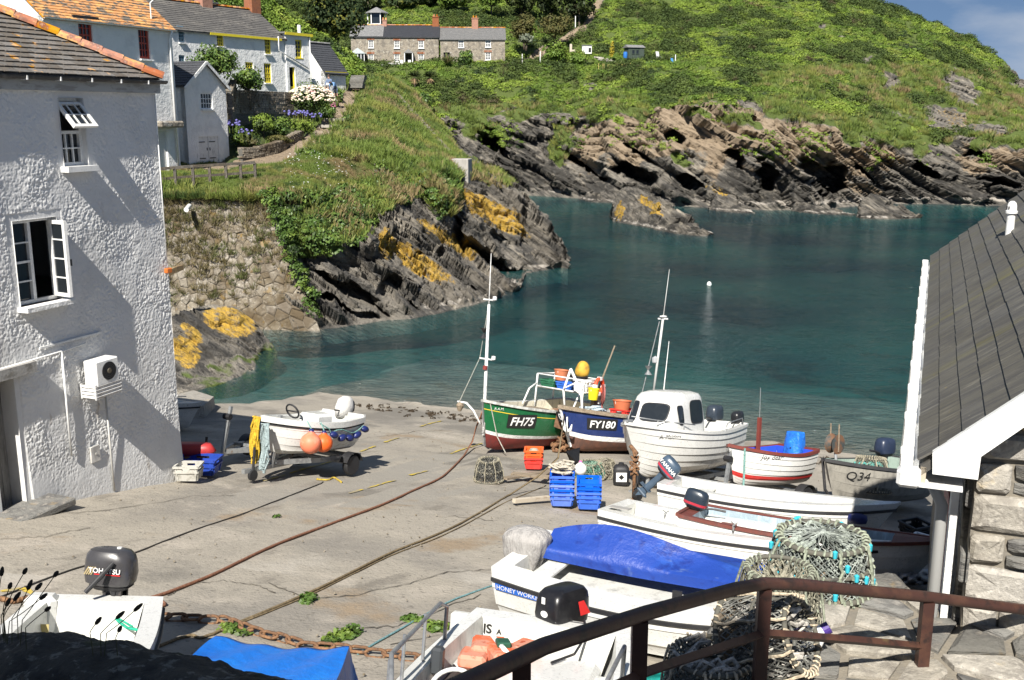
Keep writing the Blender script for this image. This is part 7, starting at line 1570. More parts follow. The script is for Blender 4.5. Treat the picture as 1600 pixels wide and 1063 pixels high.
def trailer(M, L, wy, axx, drop, label, cat='boat trailer', winch=True, guards=True, group=None):
 """Trailer under a boat: boat frame M, keel at z=0, ground drop metres below."""
 o = thing('boat_trailer', label, cat, M, group); z = -.12
 for s in (1, -1): MB().bar((-.1, s * .42, z), (L * .62, s * .38, z), .06, .09).bar((L * .62, s * .38, z), (L + .2, s * .03, z - .02), .06, .09).obj('side_rail', M_galv, o)
 MB().box((axx, 0, z - .07), (.07, 2 * wy, .07)).obj('axle', M_galv, o)
 for x in (.2, axx, L * .6): MB().box((x, 0, z + .03), (.06, .8, .06)).obj('cross_member', M_galv, o)
 MB().bar((L * .6, 0, z - .03), (L + 1.0, 0, z - .12), .08, .08).obj('drawbar', M_galv, o)
 for s in (1, -1):
  w = MB().lathe([(.0, -.05), (.1, -.05), (.1, .05), (0, .05)], 16, axis='Y', c=(axx, s * wy, -drop + .2)).obj('wheel', M_galv, o, 40)
  MB().lathe([(.11, -.06), (.185, -.065), (.2, -.045), (.2, .045), (.185, .065), (.11, .06)], 22, axis='Y', c=(axx, s * wy, -drop + .2)).obj('tyre', M_blk, w, 40)
  if guards: MB().grid(lambda a, b: (axx + .25 * math.cos(math.pi * (.08 + .84 * a)), s * wy + (b - .5) * .2, -drop + .2 + .25 * math.sin(math.pi * (.08 + .84 * a))), 10, 1).obj('mudguard', M_blk, w)
 if winch:
  MB().bar((L + .28, 0, z - .05), (L + .12, 0, .75), .06).obj('winch_post', M_galv, o); MB().tube([(L + .2, -.08, .55), (L + .2, .08, .55)], .06, 10).obj('winch', M_blackm, o)
  MB().tube([(L + .8, .05, .2), (L + .8, .05, -drop + .12)], .025, 8).lathe([(.0, -.03), (.1, -.03), (.1, .03), (0, .03)], 14, axis='Y', c=(L + .8, .05, -drop + .1)).obj('jockey_wheel', M_blk, o)
 return o
def ball_buoy(p, r, m, label, top=None, group=None):
 o = thing('buoy', label, 'buoy', p, group); MB().lathe([(0, -r)] + [(r * math.cos(a), r * math.sin(a)) for a in np.linspace(-1.4, 1.15, 12)] + [(r * .28, r * 1.08), (r * .2, r * 1.3), (0, r * 1.32)], 20).obj('float', m, o, True)
 MB().lathe([(r * .34, r * .9), (r * .26, r * 1.15), (r * .2, r * 1.36), (0, r * 1.38)], 12).obj('eye', top or M_blk, o, True); return o
M_orange = mat('orange_buoy', (.75, .12, .02), .5, (((.62, .2, .1), 3, .5, .7), ((.5, .08, .02), 9, .6, .75)), spec=.4)
M_navy = paint('navy_fender', (.012, .02, .11), .4, .2)
def crate(M, label, m, w=.6, d=.4, h=.26, group=None, fill=None):
 o = thing('fish_crate', label, 'crate', M, group); t = .015; tp = .86
 for (sx, L, rot) in ((1, w, 0), (-1, w, math.pi), (1, d, math.pi / 2), (-1, d, -math.pi / 2)):
  dist = (d if abs(math.sin(rot)) < .5 else w) / 2
  mb = wall_holes(-L / 2, L / 2, .0, h, [(-L * .17, L * .17, h * .70, h * .86)] + ([(-L * .42, -L * .37, h * .74, h * .82), (L * .37, L * .42, h * .74, h * .82)]), t)
  mb.box((0, -.012, h - .018), (L + .03, .026, .034)).box((0, -.008, h * .58), (L + .012, .018, .03))
  for k in (-.42, .42): mb.box((L * k, -.006, h * .28), (.03, .016, h * .5))
  mb.v = [(p[0] * (tp + (1 - tp) * min(p[2] / h * 1.6, 1)), p[1] - dist * (tp + (1 - tp) * min(p[2] / h * 1.6, 1)), p[2]) for p in mb.v]
  c, s = math.cos(rot), math.sin(rot); mb.v = [(p[0] * c - p[1] * s, p[0] * s + p[1] * c, p[2]) for p in mb.v]
  mb.obj('side', m, o)
 MB().box((0, 0, .012), (w * tp, d * tp, .018)).obj('base', m, o)
 if fill: MB().lathe([(0, 0), (w * .3, .0), (w * .33, h * .7), (w * .22, h * .98), (0, h * 1.05)], 9, squash=(1, d / w)).obj('contents', fill, o)
 return o
def tub(M, label, m, r=.2, h=.28, lid=None, cat='bucket'):
 o = thing('bucket', label, cat, M); MB().lathe([(0, .01), (r * .78, 0), (r, h), (r * 1.06, h), (r * 1.06, h + .02), (r * .95, h + .02), (r * .74, .03), (0, .03)], 20).obj('body', m, o, 40)
 MB().tube([(r * math.cos(a), 0, h * .95 - r * .7 * math.sin(a)) for a in np.linspace(0, math.pi, 9)], .008, 5).obj('handle', M_pvc, o); return o
def arch_rail(o, pts, r, m, name='rail', n=8): return MB().tube(pts, r, n).obj(name, m, o, True)
def green_boat():
 H = Hull(4.7, 1.75, .98, wt=.7, p=2.3, rise=.28, rake=.28, ys=.6, vee=1.1); G = paint('boat_green', (.012, .125, .045), .3, .2, coat=.3); C = paint('boat_cream', (.66, .62, .5), .5, .3)
 Ye = paint('stripe_yellow', (.7, .52, .04), .5); M = bM(757, 706, .02, 192, 4.42, roll=-.03); o = thing('fishing_boat', 'green wooden fishing boat numbered FH75 with a tall white mast', 'boat', M)
 make_hull(o, H, [M_ox, M_white, G, C], [(.50, 0), (.565, 1), (.93, 2), (1, 2)], deck=.07, sole=.3, gun=(.09, .055), gun_m=paint('gunwale_white', (.6, .6, .56), .6, .4), inner_m=C, t1=.9, stripes=((.89, .018, Ye),), thwarts=(.62,), thw_m=M_oldwood)
 decal(o, H, 'FH75', .865, .72, .21, M_wtxt, 1, .2, M_ktxt, bold=.02)
 decal(o, H, 'R.A.M.', .95, .90, .06, M_wtxt, 1, .2, name='boat_name')
 MB().bar(H.pt(.995, .05), H.pt(1.0, 1), .03, .05).obj('stem_band', M_galv, o)
 # mast
 b = hit_ax(M, 759, 640, 1, .0); t = hit_ax(M, 767.5, 396, 0, b[0]); mx = np.array([b[0], 0, .4]); k = lambda f: mx + (t - mx) * f
 ms = MB().tube([k(0), k(.35), k(.72)], [.045, .04, .032], 10).tube([k(.72), k(.9), k(1)], [.016, .012, .006], 6).obj('mast', M_white, o, True)
 for f, w in ((.745, .16), (.42, .2)): MB().tube([k(f) + [0, -w, 0], k(f) + [0, w, 0]], .02, 6).lathe([(0, 0), (.05, .01), (.05, .09), (0, .1)], 8, c=tuple(k(f) + [0, w, 0])).obj('crosstree', M_white, ms)
 MB().lathe([(0, 0), (.055, .01), (.055, .1), (0, .11)], 10, c=tuple(k(.36) + [.05, 0, 0])).obj('lamp', M_ox, ms)
 MB().lathe([(.1, -.12), (.01, 0), (.1, .12), (0, .12)], 10, c=tuple(k(.56) + [.0, -.11, 0])).obj('day_shape', M_blackm, ms)
 MB().tube([k(.42) + [0, -.2, 0], k(.16) + [.2, -.62, .0]], .008, 5).tube([k(.73), k(.42) + [0, -.2, 0]], .006, 5).obj('stay', M_rope.setdefault('w', rope_m('white', (.5, .48, .42))), ms)
 arch_rail(o, [k(.06) + [.0, -.1, 0], k(.13) + [.1, -.25, 0], k(.165) + [.12, -.45, 0], k(.165) + [.14, -.7, .0]], .025, M_white, 'davit'); MB().lathe([(.04, -.16), (.1, -.02), (.06, .05), (0, .06)], 10, c=tuple(k(.15) + [.14, -.62, 0])).obj('davit_block', M_oldwood, o)
 # stern gantry
 x0, x1 = .35, 1.25; hw, zt = .72, 1.75
 g = MB()
 for x in (x0, x1):
  for y in (-hw, hw): g.tube([(x, y, .85), (x, y, zt)], .026, 8)
 for z in (zt, 1.42):
  g.tube([(x0, -hw, z), (x1, -hw, z), (x1, hw, z), (x0, hw, z)], .02, 6, closed=True)
 g.tube([(x1, hw, zt - .1), (x1 + .45, hw, 1.0)], .024, 6).tube([(x1, -hw, 1.5), (x1 + .35, -hw, 1.35), (x1 + .6, -hw, .95)], .024, 6).obj('gantry', M_white, o, True)
 MB().box(((x0 + x1) / 2, 0, 1.40), (x1 - x0, 2 * hw, .02)).obj('gantry_shelf', M_oldwood, o)
 at_ = lambda x, y, z, r=0: M @ Matrix.Translation((x, y, z)) @ Matrix.Rotation(r, 4, 'Z')
 crate(at_(1.0, -.42, 1.42, 1.57), 'dark green fish crate on the gantry of the green boat', paint('crate_green', (.02, .12, .06), .5), .44, .4, .2); crate(at_(1.0, .08, 1.42, 1.57), 'blue fish crate on the gantry of the green boat', paint('crate_blue', (.03, .13, .5), .45), .44, .4, .2)
 crate(at_(.95, .55, 1.42, 1.57), 'white fish crate at the gantry end of the green boat', M_pvc, .4, .36, .3)
 tub(at_(.72, -.3, 1.62), 'terracotta orange tub on the green boat gantry', mat('orange_tub', (.5, .17, .08), .6), .2, .26, cat='tub'); tub(at_(.66, .22, 1.6), 'black tub on the green boat gantry', M_blk, .24, .18, cat='tub')
 bg = thing('yellow_float', 'worn yellow net float on top of the green boat gantry', 'float', at_(.4, .15, 1.95)); MB().grid(lambda a, b: tuple((.2 + .03 * math.sin(9 * a) * math.sin(7 * b)) * math.sin(math.pi * b) * np.array([math.cos(6.283 * a), math.sin(6.283 * a), 0]) + np.array([0, 0, .24 * -math.cos(math.pi * b)])), 18, 12).obj('bag', mat('yellow_bag', (.55, .33, .04), .7, (((.35, .2, .04), 6, .5, .65),)), bg, True)
 tub(at_(1.15, .98, 1.28), 'yellow bucket hanging at the green boat gantry', mat('yellow_bucket', (.75, .62, .02), .45), .15, .28)
 lb = thing('lifebuoy', 'orange lifebuoy on the gantry side of the green boat', 'lifebuoy', at_(.6, .78, 1.6)); MB().tube([(.2 * math.cos(a), .04, .2 * math.sin(a)) for a in np.linspace(0, 6.283, 21)[:-1]], .05, 8, closed=True).obj('ring', mat('lifebuoy_orange', (.7, .08, .03), .5), lb, True)
 for a in (0, 1.57, 3.14, 4.71): MB().box((.2 * math.cos(a), .04, .2 * math.sin(a)), (.09, .11, .09)).obj('band', M_white, lb)
 pl = MB().tube([(.5, .6, 1.0), (.2, .95, 2.7)], [.03, .02], 8); tag(put('wooden_pole', pl.mesh('wooden_pole', M_oldwood), M=M), 'long weathered wooden pole leaning on the green boat gantry', 'pole')
 bx = thing('bait_box', 'old wooden box standing in the green boat', 'box', at_(2.3, -.05, .3)); MB().box((0, 0, .33), (.5, .55, .66)).box((0, 0, .62), (.54, .6, .05)).obj('box', M_oldwood, bx); MB().box((0, 0, .646), (.42, .46, .02)).obj('opening', M_blackm, bx)
 sk = thing('sacking_cloth', 'brown sacking hung over the green boat rail', 'cloth', at_(0, 0, 0)); p = H.pt(.52, 1); MB().grid(lambda a, b: (p[0] - .28 + .56 * a, (p[1] - .22 + .30 * min(b, .3) / .3 + .02 * math.sin(9 * a)) if b < .3 else H.pt(.52 - .06 + .12 * a, 1)[1] + .05 - .03 * (b - .3) + .025 * math.sin(8 * a + 3 * b), p[2] + .05 - max(0, b - .3) * .85 * (1 - .3 * a)), 10, 12).obj('cloth', mat('sacking', (.27, .15, .09), .95, (((.18, .1, .06), 9, .45, .6),), bump=(60, .4)), sk, True)
 nt = MB(); rr = random.Random(3)
 for i in range(26): c = np.array([1.5 + rr.random() * .7, .2 + rr.random() * .45, .55 + rr.random() * .25]); nt.tube([c + [.12 * math.cos(a + i), .12 * math.sin(a + i), .03 * math.sin(3 * a)] for a in np.linspace(0, 5, 9)], .02, 5)
 tag(put('net_heap', nt.mesh('net_heap', mat('net_dark', (.05, .075, .06), .9)), M=M), 'heap of dark netting inside the green boat stern', 'fishing net')
 for s in (1, -1): MB().bar((2.2, s * .78, .7), (2.2, s * 1.02, -.0), .07).obj('beaching_leg', M_oldwood, o) if s < 0 else None
 MB().tube([H.pt(.97, 1, 1, .02), H.pt(.93, .5, 1, .10), (4.15, .42, .03)], .012, 5).obj('bow_line', M_rope['w'], o)
green_boat()
def blue_boat():
 H = Hull(4.3, 1.8, .95, wt=.72, p=2.3, rise=.22, rake=.5, ys=.6, vee=1.1); Bl = paint('boat_navy', (.012, .03, .13), .3, .2, coat=.3); C = paint('boat_inner_grey', (.45, .45, .42), .6, .35)
 M = bM(893, 706, .02, 211, 3.8, roll=.02); o = thing('fishing_boat', 'navy blue wooden fishing boat numbered FY18 between green boat and cabin boat', 'boat', M)
 make_hull(o, H, [paint('antifouling_brown', (.16, .07, .045), .75, .4), M_white, Bl, C], [(.50, 0), (.60, 1), (1, 2)], deck=.07, sole=.3, gun=(.12, .09), gun_m=M_oldwood, inner_m=C, t1=.86, deck_m=M_oldwood, thwarts=(.6, .3), thw_m=M_oldwood)
 decal(o, H, 'FY180', .86, .74, .18, M_wtxt, 1, .15, M_ktxt, bold=.02); decal(o, H, '180', .955, .80, .16, M_wtxt, -1, .15, M_ktxt)
 MB().bar(H.pt(.995, .05), H.pt(1.0, 1), .05, .05).obj('stem_band', M_white, o)
 an = thing('bow_anchor', 'small white anchor hung on the blue boat bow', 'anchor', M @ Matrix.Translation((4.2, .22, .72))); MB().tube([(0, .0, .18), (0, .03, -.14)], .02, 6).tube([(.02, -.16, .02), (0, -.1, -.12), (0, .03, -.17), (0, .16, -.12), (.02, .22, .02)], [.012, .04, .05, .04, .012], 8).obj('fluke', M_white, an, True)
 w = M_white; arch_rail(o, [(3.75, -.42, .98), (3.85, -.40, 1.5), (3.7, -.35, 2.05)], .03, w, 'gallows'); arch_rail(o, [(3.7, -.35, 2.05), (3.7, .12, 1.5), (3.75, .25, 1.0)], .035, w, 'gallows'); arch_rail(o, [(3.9, -.35, 1.55), (3.7, -.05, 1.75)], .02, w, 'gallows')
 at_ = lambda x, y, z, r=0: M @ Matrix.Translation((x, y, z)) @ Matrix.Rotation(r, 4, 'Z')
 MB().box((2.6, -.62, 1.15), (.13, .13, .65)).obj('towing_post', M_oldwood, o)
 crate(at_(2.55, .35, .62, .2), 'black plastic fish box inside the blue boat', M_blk, .8, .5, .36); crate(at_(1.9, -.05, .7, .2), 'red fish box behind the black box in the blue boat', paint('crate_red', (.62, .04, .03), .45), .85, .55, .36)
 tub(at_(2.0, -.2, 1.02), 'terracotta tub on the red box in the blue boat', mat('terracotta_tub', (.5, .15, .07), .6), .24, .24, cat='tub')
 fl = thing('round_paddle', 'faded red round marker board standing in the blue boat', 'marker board', at_(2.2, -.75, 1.0, 1.0)); MB().lathe([(0, -.015), (.34, -.015), (.34, .015), (0, .015)], 24, axis='Y', c=(0, 0, .38), squash=(1, .8)).tube([(0, 0, -.3), (0, 0, .2)], .025, 6).obj('board', paint('faded_red', (.34, .10, .09), .6, .3), fl)
 tag(put('whip_aerial', MB().tube([(1.3, .55, .9), (1.25, .62, 2.9)], [.02, .008], 6).mesh('whip_aerial', M_white), M=M), 'white whip aerial at the blue boat stern', 'aerial')
 rp = MB(); rr = random.Random(6)
 for i in range(9): c = np.array([3.15 + rr.uniform(-.3, .3), .0 + rr.uniform(-.5, .2), 1.0]); rp.tube([c + [.12 * math.cos(a), .1 * math.sin(a), .03 * i * .5] for a in np.linspace(0, 5.5, 12)], .022, 6)
 tag(put('mooring_rope', rp.mesh('mooring_rope', rope_m('bluewhite', (.42, .5, .55))), M=M), 'pale blue and white rope coiled on the blue boat foredeck', 'rope')
 for x in (.2,): MB().box((x, .0, 1.05), (.1, .1, .5)).obj('stern_post', M_oldwood, o)
blue_boat()
def cabin_boat():
 H = Hull(4.4, 1.75, .92, wt=.82, tm=.4, p=2.4, rise=.3, rake=.75, ys=.62, vee=1.1); M = bM(1002, 748, .2, 194, 3.65, roll=.05)
 o = thing('cabin_boat', 'white cabin boat with rounded wheelhouse and tall mast on a trailer', 'boat', M)
 make_hull(o, H, [M_gel], [(1, 0)], strakes=9, lap=.026, deck=.14, t0=.03, t1=.46, sole=.35, gun=(.07, .06), gun_m=M_gel, inner_m=M_gelin, deck_m=M_gel, n=44)
 decal(o, H, 'A. Maidens', .86, .86, .085, M_ktxt, 1, .35, name='boat_name')
 # wheelhouse: lofted rounded shell
 zb = .94; secs = [(zb, 2.65, .95, .60, 5), (zb + .25, 2.62, .90, .585, 5), (zb + .5, 2.57, .82, .55, 4.5), (zb + .72, 2.52, .74, .52, 4.2), (zb + .80, 2.5, .68, .48, 3.6), (zb + .845, 2.5, .5, .36, 3)]
 cab = se_loft(MB(), [(z, cx, rx, ry, p) for z, cx, rx, ry, p in secs], 40).obj('wheelhouse', M_gel, o, 40)
 def on_cab(y, z, side):   # point on the side (or the front) of the wheelhouse
  i = next((k for k in range(len(secs) - 1) if secs[k][0] <= z <= secs[k + 1][0]), 0); a, b = secs[i], secs[i + 1]; f = (z - a[0]) / (b[0] - a[0]); L = [a[k] * (1 - f) + b[k] * f for k in range(5)]
  if side: r = max(0, 1 - abs((y - L[1]) / L[2]) ** L[4]) ** (1 / L[4]); return (y, L[3] * r * side)
  r = max(0, 1 - abs(y / L[3]) ** L[4]) ** (1 / L[4]); return (L[1] + L[2] * r, y)
 def pane(a0, a1, z0, z1, side, nm='window', rnd=.08):
  n = 24; P = []; Fm = []
  for e, grow in ((0, 0), (1, .022)):
   for j in range(n):
    t = 6.2832 * j / n; ca, sa = math.cos(t), math.sin(t); aa = (a0 + a1) / 2 + ((a1 - a0) / 2 + grow) * math.copysign(abs(ca) ** .45, ca); zz = (z0 + z1) / 2 + ((z1 - z0) / 2 + grow) * math.copysign(abs(sa) ** .45, sa)
    x, y = on_cab(aa, zz, side); (P if e == 0 else Fm).append((x + (.012 if not side else 0), y + .012 * side, zz))
  cc = ((a0 + a1) / 2, (z0 + z1) / 2); In = []
  for j in range(n):
   t = 6.2832 * j / n; aa = cc[0] + (a1 - a0) * .25 * math.copysign(abs(math.cos(t)) ** .45, math.cos(t)); zz = cc[1] + (z1 - z0) * .25 * math.copysign(abs(math.sin(t)) ** .45, math.sin(t)); x, y = on_cab(aa, zz, side); In.append((x + (.012 if not side else 0), y + .012 * side, zz))
  x, y = on_cab(cc[0], cc[1], side); c = (x + (.012 if not side else 0), y + .012 * side, cc[1]); f = MB().add(P + Fm, [(j, (j + 1) % n, n + (j + 1) % n, n + j) for j in range(n)]).obj('window_frame', M_blk, cab)
  MB().add(P + In + [c], [(j, (j + 1) % n, n + (j + 1) % n, n + j) for j in range(n)] + [(n + j, n + (j + 1) % n, 2 * n) for j in range(n)]).obj(nm, M_glass, f)
 pane(-.42, -.28, zb + .24, zb + .62, 0); pane(-.17, .42, zb + .26, zb + .60, 0); pane(2.98, 3.16, zb + .2, zb + .56, 1); pane(2.05, 2.65, zb + .2, zb + .66, 1)
 # rails
 for s in (1, -1): arch_rail(o, [H.pt(t, 1, s, -.08)[:2] + (H.pt(t, 1)[2] + .14,) for t in (.62, .75, .88, .97)], .012, M_galv, 'bow_rail'); arch_rail(o, [H.pt(t, 1, s, -.06)[:2] + (H.pt(t, 1)[2] + (.16 if .03 < t < .3 else .0),) for t in (.02, .04, .28, .32)], .012, M_galv, 'side_rail')
 for t in (.7, .85): arch_rail(o, [H.pt(t, 1, 1, -.08), H.pt(t, 1, 1, -.08)[:2] + (H.pt(t, 1)[2] + .14,)], .01, M_galv, 'stanchion')
 MB().box((4.28, 0, H.zs(1) + .02), (.25, .12, .06), bev=.015).obj('bow_roller', M_galv, o)
 # mast
 b = hit_ax(M, 1020, 615, 0, 1.9); t = hit_ax(M, 1046, 421, 0, 1.9); bb = np.array([1.9, b[1], zb + .6]); k = lambda f: bb + (t - bb) * f
 ms = MB().tube([k(0), k(.62)], .028, 8).tube([k(.62), k(1)], [.014, .005], 6).obj('mast', mat('grey_alloy', (.5, .5, .48), .5), o, True)
 MB().tube([k(.62) + [0, -.12, 0], k(.62) + [0, .12, 0]], .02, 6).lathe([(0, 0), (.08, .01), (.08, .04), (0, .05)], 10, c=tuple(k(.63))).obj('crosstree', M_white, ms)
 MB().tube([k(.6) + [0, -.08, 0], k(.0) + [.0, -.3, 0]], .012, 5).lathe([(.09, -.1), (.01, 0), (.09, .1), (0, .1)], 10, c=tuple(k(.22) + [0, -.2, 0])).obj('backstay', M_galv, ms); MB().lathe([(0, -.07), (.07, -.05), (.08, .05), (0, .1)], 12, c=tuple(k(.3) + [0, -.06, 0])).obj('lamp', mat('grey_lamp', (.35, .36, .37), .5), ms)
 outboard(M @ Matrix.Translation((-.02, .45, .92)), 'black auxiliary outboard on the cabin boat transom', paint('motor_black', (.015, .016, .018), .3), .75, tilt=.15)
 outboard(M @ Matrix.Translation((-.02, -.15, .92)), 'dark grey main outboard behind the cabin boat wheelhouse', paint('motor_slate', (.03, .04, .055), .3), 1.0)
 trailer(M, 3.1, .95, 1.0, .40, 'galvanised trailer under the white cabin boat')
cabin_boat()
def red_white_boat():
 H = Hull(2.2, 1.28, .66, wt=.78, tm=.4, p=2.2, rise=.25, rake=.22, ys=.6, vee=1.0); M = bM(1146, 760, .34, 210, 2.0, roll=.04); o = thing('dinghy', 'small white clinker dinghy with red gunwale and bright blue inside', 'boat', M)
 Bi = paint('bright_blue_inside', (.02, .07, .55), .5, .2); Rg = paint('gunwale_red_brown', (.17, .035, .025), .5, .3)
 make_hull(o, H, [paint('bottom_grey', (.5, .48, .45), .6), paint('boot_red', (.45, .03, .025), .5), M_gel], [(.40, 0), (.52, 1), (1, 2)], strakes=9, lap=.018, deck=.05, sole=.22, gun=(.07, .06), gun_m=Rg, inner_m=Bi, t1=.92, thwarts=(.55, .22), thw_m=M_gelin, deck_m=Rg)
 decal(o, H, 'Joy dear!', .78, .86, .09, M_ktxt, 1, .3, name='boat_name'); decal(o, H, 'Noel', .955, .88, .08, M_ktxt, -1, .25, name='boat_name')
 MB().box((1.3, .0, .8), (.065, .065, 1.1)).obj('mast_stump', Rg, o); MB().tube([(1.3, 0, 1.34), (1.32, 0, 1.95)], .006, 5).obj('aerial', M_galv, o)
 e = outboard(M @ Matrix.Translation((.06, .0, .62)), 'outboard wrapped in a blue tarpaulin on the red trimmed dinghy', M_blk, .5); cv = thing('motor_cover', 'bright blue tarpaulin bag over the dinghy motor', 'tarpaulin', M @ Matrix.Translation((.12, .0, .52)) @ Matrix.Scale(.74, 4))
 MB().grid(lambda a, b: tuple((.27 + .02 * math.sin(6.283 * 5 * a + 4 * b)) * (1 - .22 * b ** 3 - .9 * max(0, b - .9) * 9) * np.array([math.copysign(abs(math.cos(6.283 * a)) ** .6, math.cos(6.283 * a)) * .8, math.copysign(abs(math.sin(6.283 * a)) ** .6, math.sin(6.283 * a)), 0]) + np.array([0, 0, .72 * min(b, .92) / .92])), 30, 20).obj('cover', mat('blue_tarp_bag', (.02, .16, .62), .35, (((.05, .3, .75), 6, .55, .7), ((.015, .1, .4), 4, .5, .65)), bump=(14, .6, .03)), cv, True)
 MB().tube([H.pt(.9, 1, 1, .03), H.pt(.9, .55, 1, .06), (1.95, .2, -.2)], .022, 6).obj('bow_rope', rope_m('seagreen', (.2, .38, .35)), o)
 trailer(M, 2.0, .78, .75, .36, 'small trailer under the red trimmed dinghy', guards=True)
red_white_boat()
def grey_boat():
 H = Hull(2.9, 1.55, .75, wt=.8, tm=.4, p=2.2, rise=.2, rake=.35, ys=.62); M = bM(1306, 788, .12, 213, 2.5, roll=.02); o = thing('work_boat', 'grey open work boat marked Q34 half in shade beside the boathouse', 'boat', M)
 g = paint('boat_grey', (.28, .265, .23), .5, .35); make_hull(o, H, [g], [(1, 0)], strakes=6, lap=.012, deck=.06, sole=.25, gun=(.07, .06), gun_m=paint('gunwale_charcoal', (.035, .035, .037), .6, .3), inner_m=paint('pale_green_inside', (.3, .38, .33), .6, .3), t1=.9)
 decal(o, H, 'Q34', .91, .74, .17, M_ktxt, 1, .2)
 lobster_pot(M @ Matrix.Translation((1.75, .2, .3)), 'lobster pot with turquoise rope inside the grey work boat', .42, .62, 41, rope=(.12, .42, .38))
 outboard(M @ Matrix.Translation((1.0, -.1, .85)), 'dark blue outboard standing in the grey work boat', paint('motor_navy', (.02, .03, .06), .35), .95)
 bx = thing('engine_box', 'blue box with a tall black lever at the grey boat stern', 'box', M @ Matrix.Translation((.2, .45, .5))); MB().box((0, 0, .3), (.5, .5, .6), bev=.03).obj('box', paint('box_blue', (.03, .06, .13), .5), bx); MB().tube([(.1, .1, .6), (.06, .1, 1.6)], .022, 6).box((.06, .1, 1.62), (.08, .12, .1)).obj('lever', M_blackm, bx)
 ph = thing('pot_hauler', 'pot hauler wheel on an arm at the grey boat bow', 'winch', M @ Matrix.Translation((2.4, -.1, .62))); MB().tube([(0, .1, -.2), (.05, 0, .2), (0, -.1, .55)], .03, 8).obj('arm', M_galv, ph); MB().lathe([(.05, -.1), (.2, -.09), (.12, 0), (.2, .09), (.05, .1)], 20, axis='Y', c=(0, -.1, .55)).obj('drum', mat('rusty_drum', (.15, .08, .045), .7, (((.05, .06, .06), 4, .45, .6),)), ph, 40)
 for y in (-.2, .0): MB().tube([(0, y, .4), (.03, y, .95)], .015, 6).obj('guide', M_oldwood, ph)
 MB().tube([(2.75, -.2, .9), (2.8, -.05, .3), (2.6, .1, -.05)], .03, 8).obj('stern_strut', M_blackm, o)
grey_boat()
def open_boat(px, py, h, ang, L, B, D, label, inner=None, motor=None, rub=True, **kw):
 """White moulded open boat placed by the middle of its transom."""
 H = Hull(L, B, D, wt=.84, tm=.4, p=2.5, rise=.28, rake=.55, ys=.55, vee=.9); M = frame(on_slip(px, py, h), math.radians(ang), roll=kw.get('roll', 0)) @ Matrix.Translation((0, 0, -D))
 o = thing('open_boat', label, 'boat', M)
 make_hull(o, H, [M_gelin, M_gel], [(.42, 0), (1, 1)], strakes=kw.get('strakes', 5), lap=.016, deck=kw.get('deck', .13), t0=.05, t1=kw.get('t1', .84), sole=kw.get('sole', .2), gun=None if rub else (.06, .05), inner_m=inner or M_gelin, deck_m=kw.get('deck_m', M_gel), rub=(.028, .04, M_blk) if rub else None, thwarts=kw.get('thwarts', (.45,)), thw_m=kw.get('thw_m'), gun_m=kw.get('gun_m'))
 return o, H, M
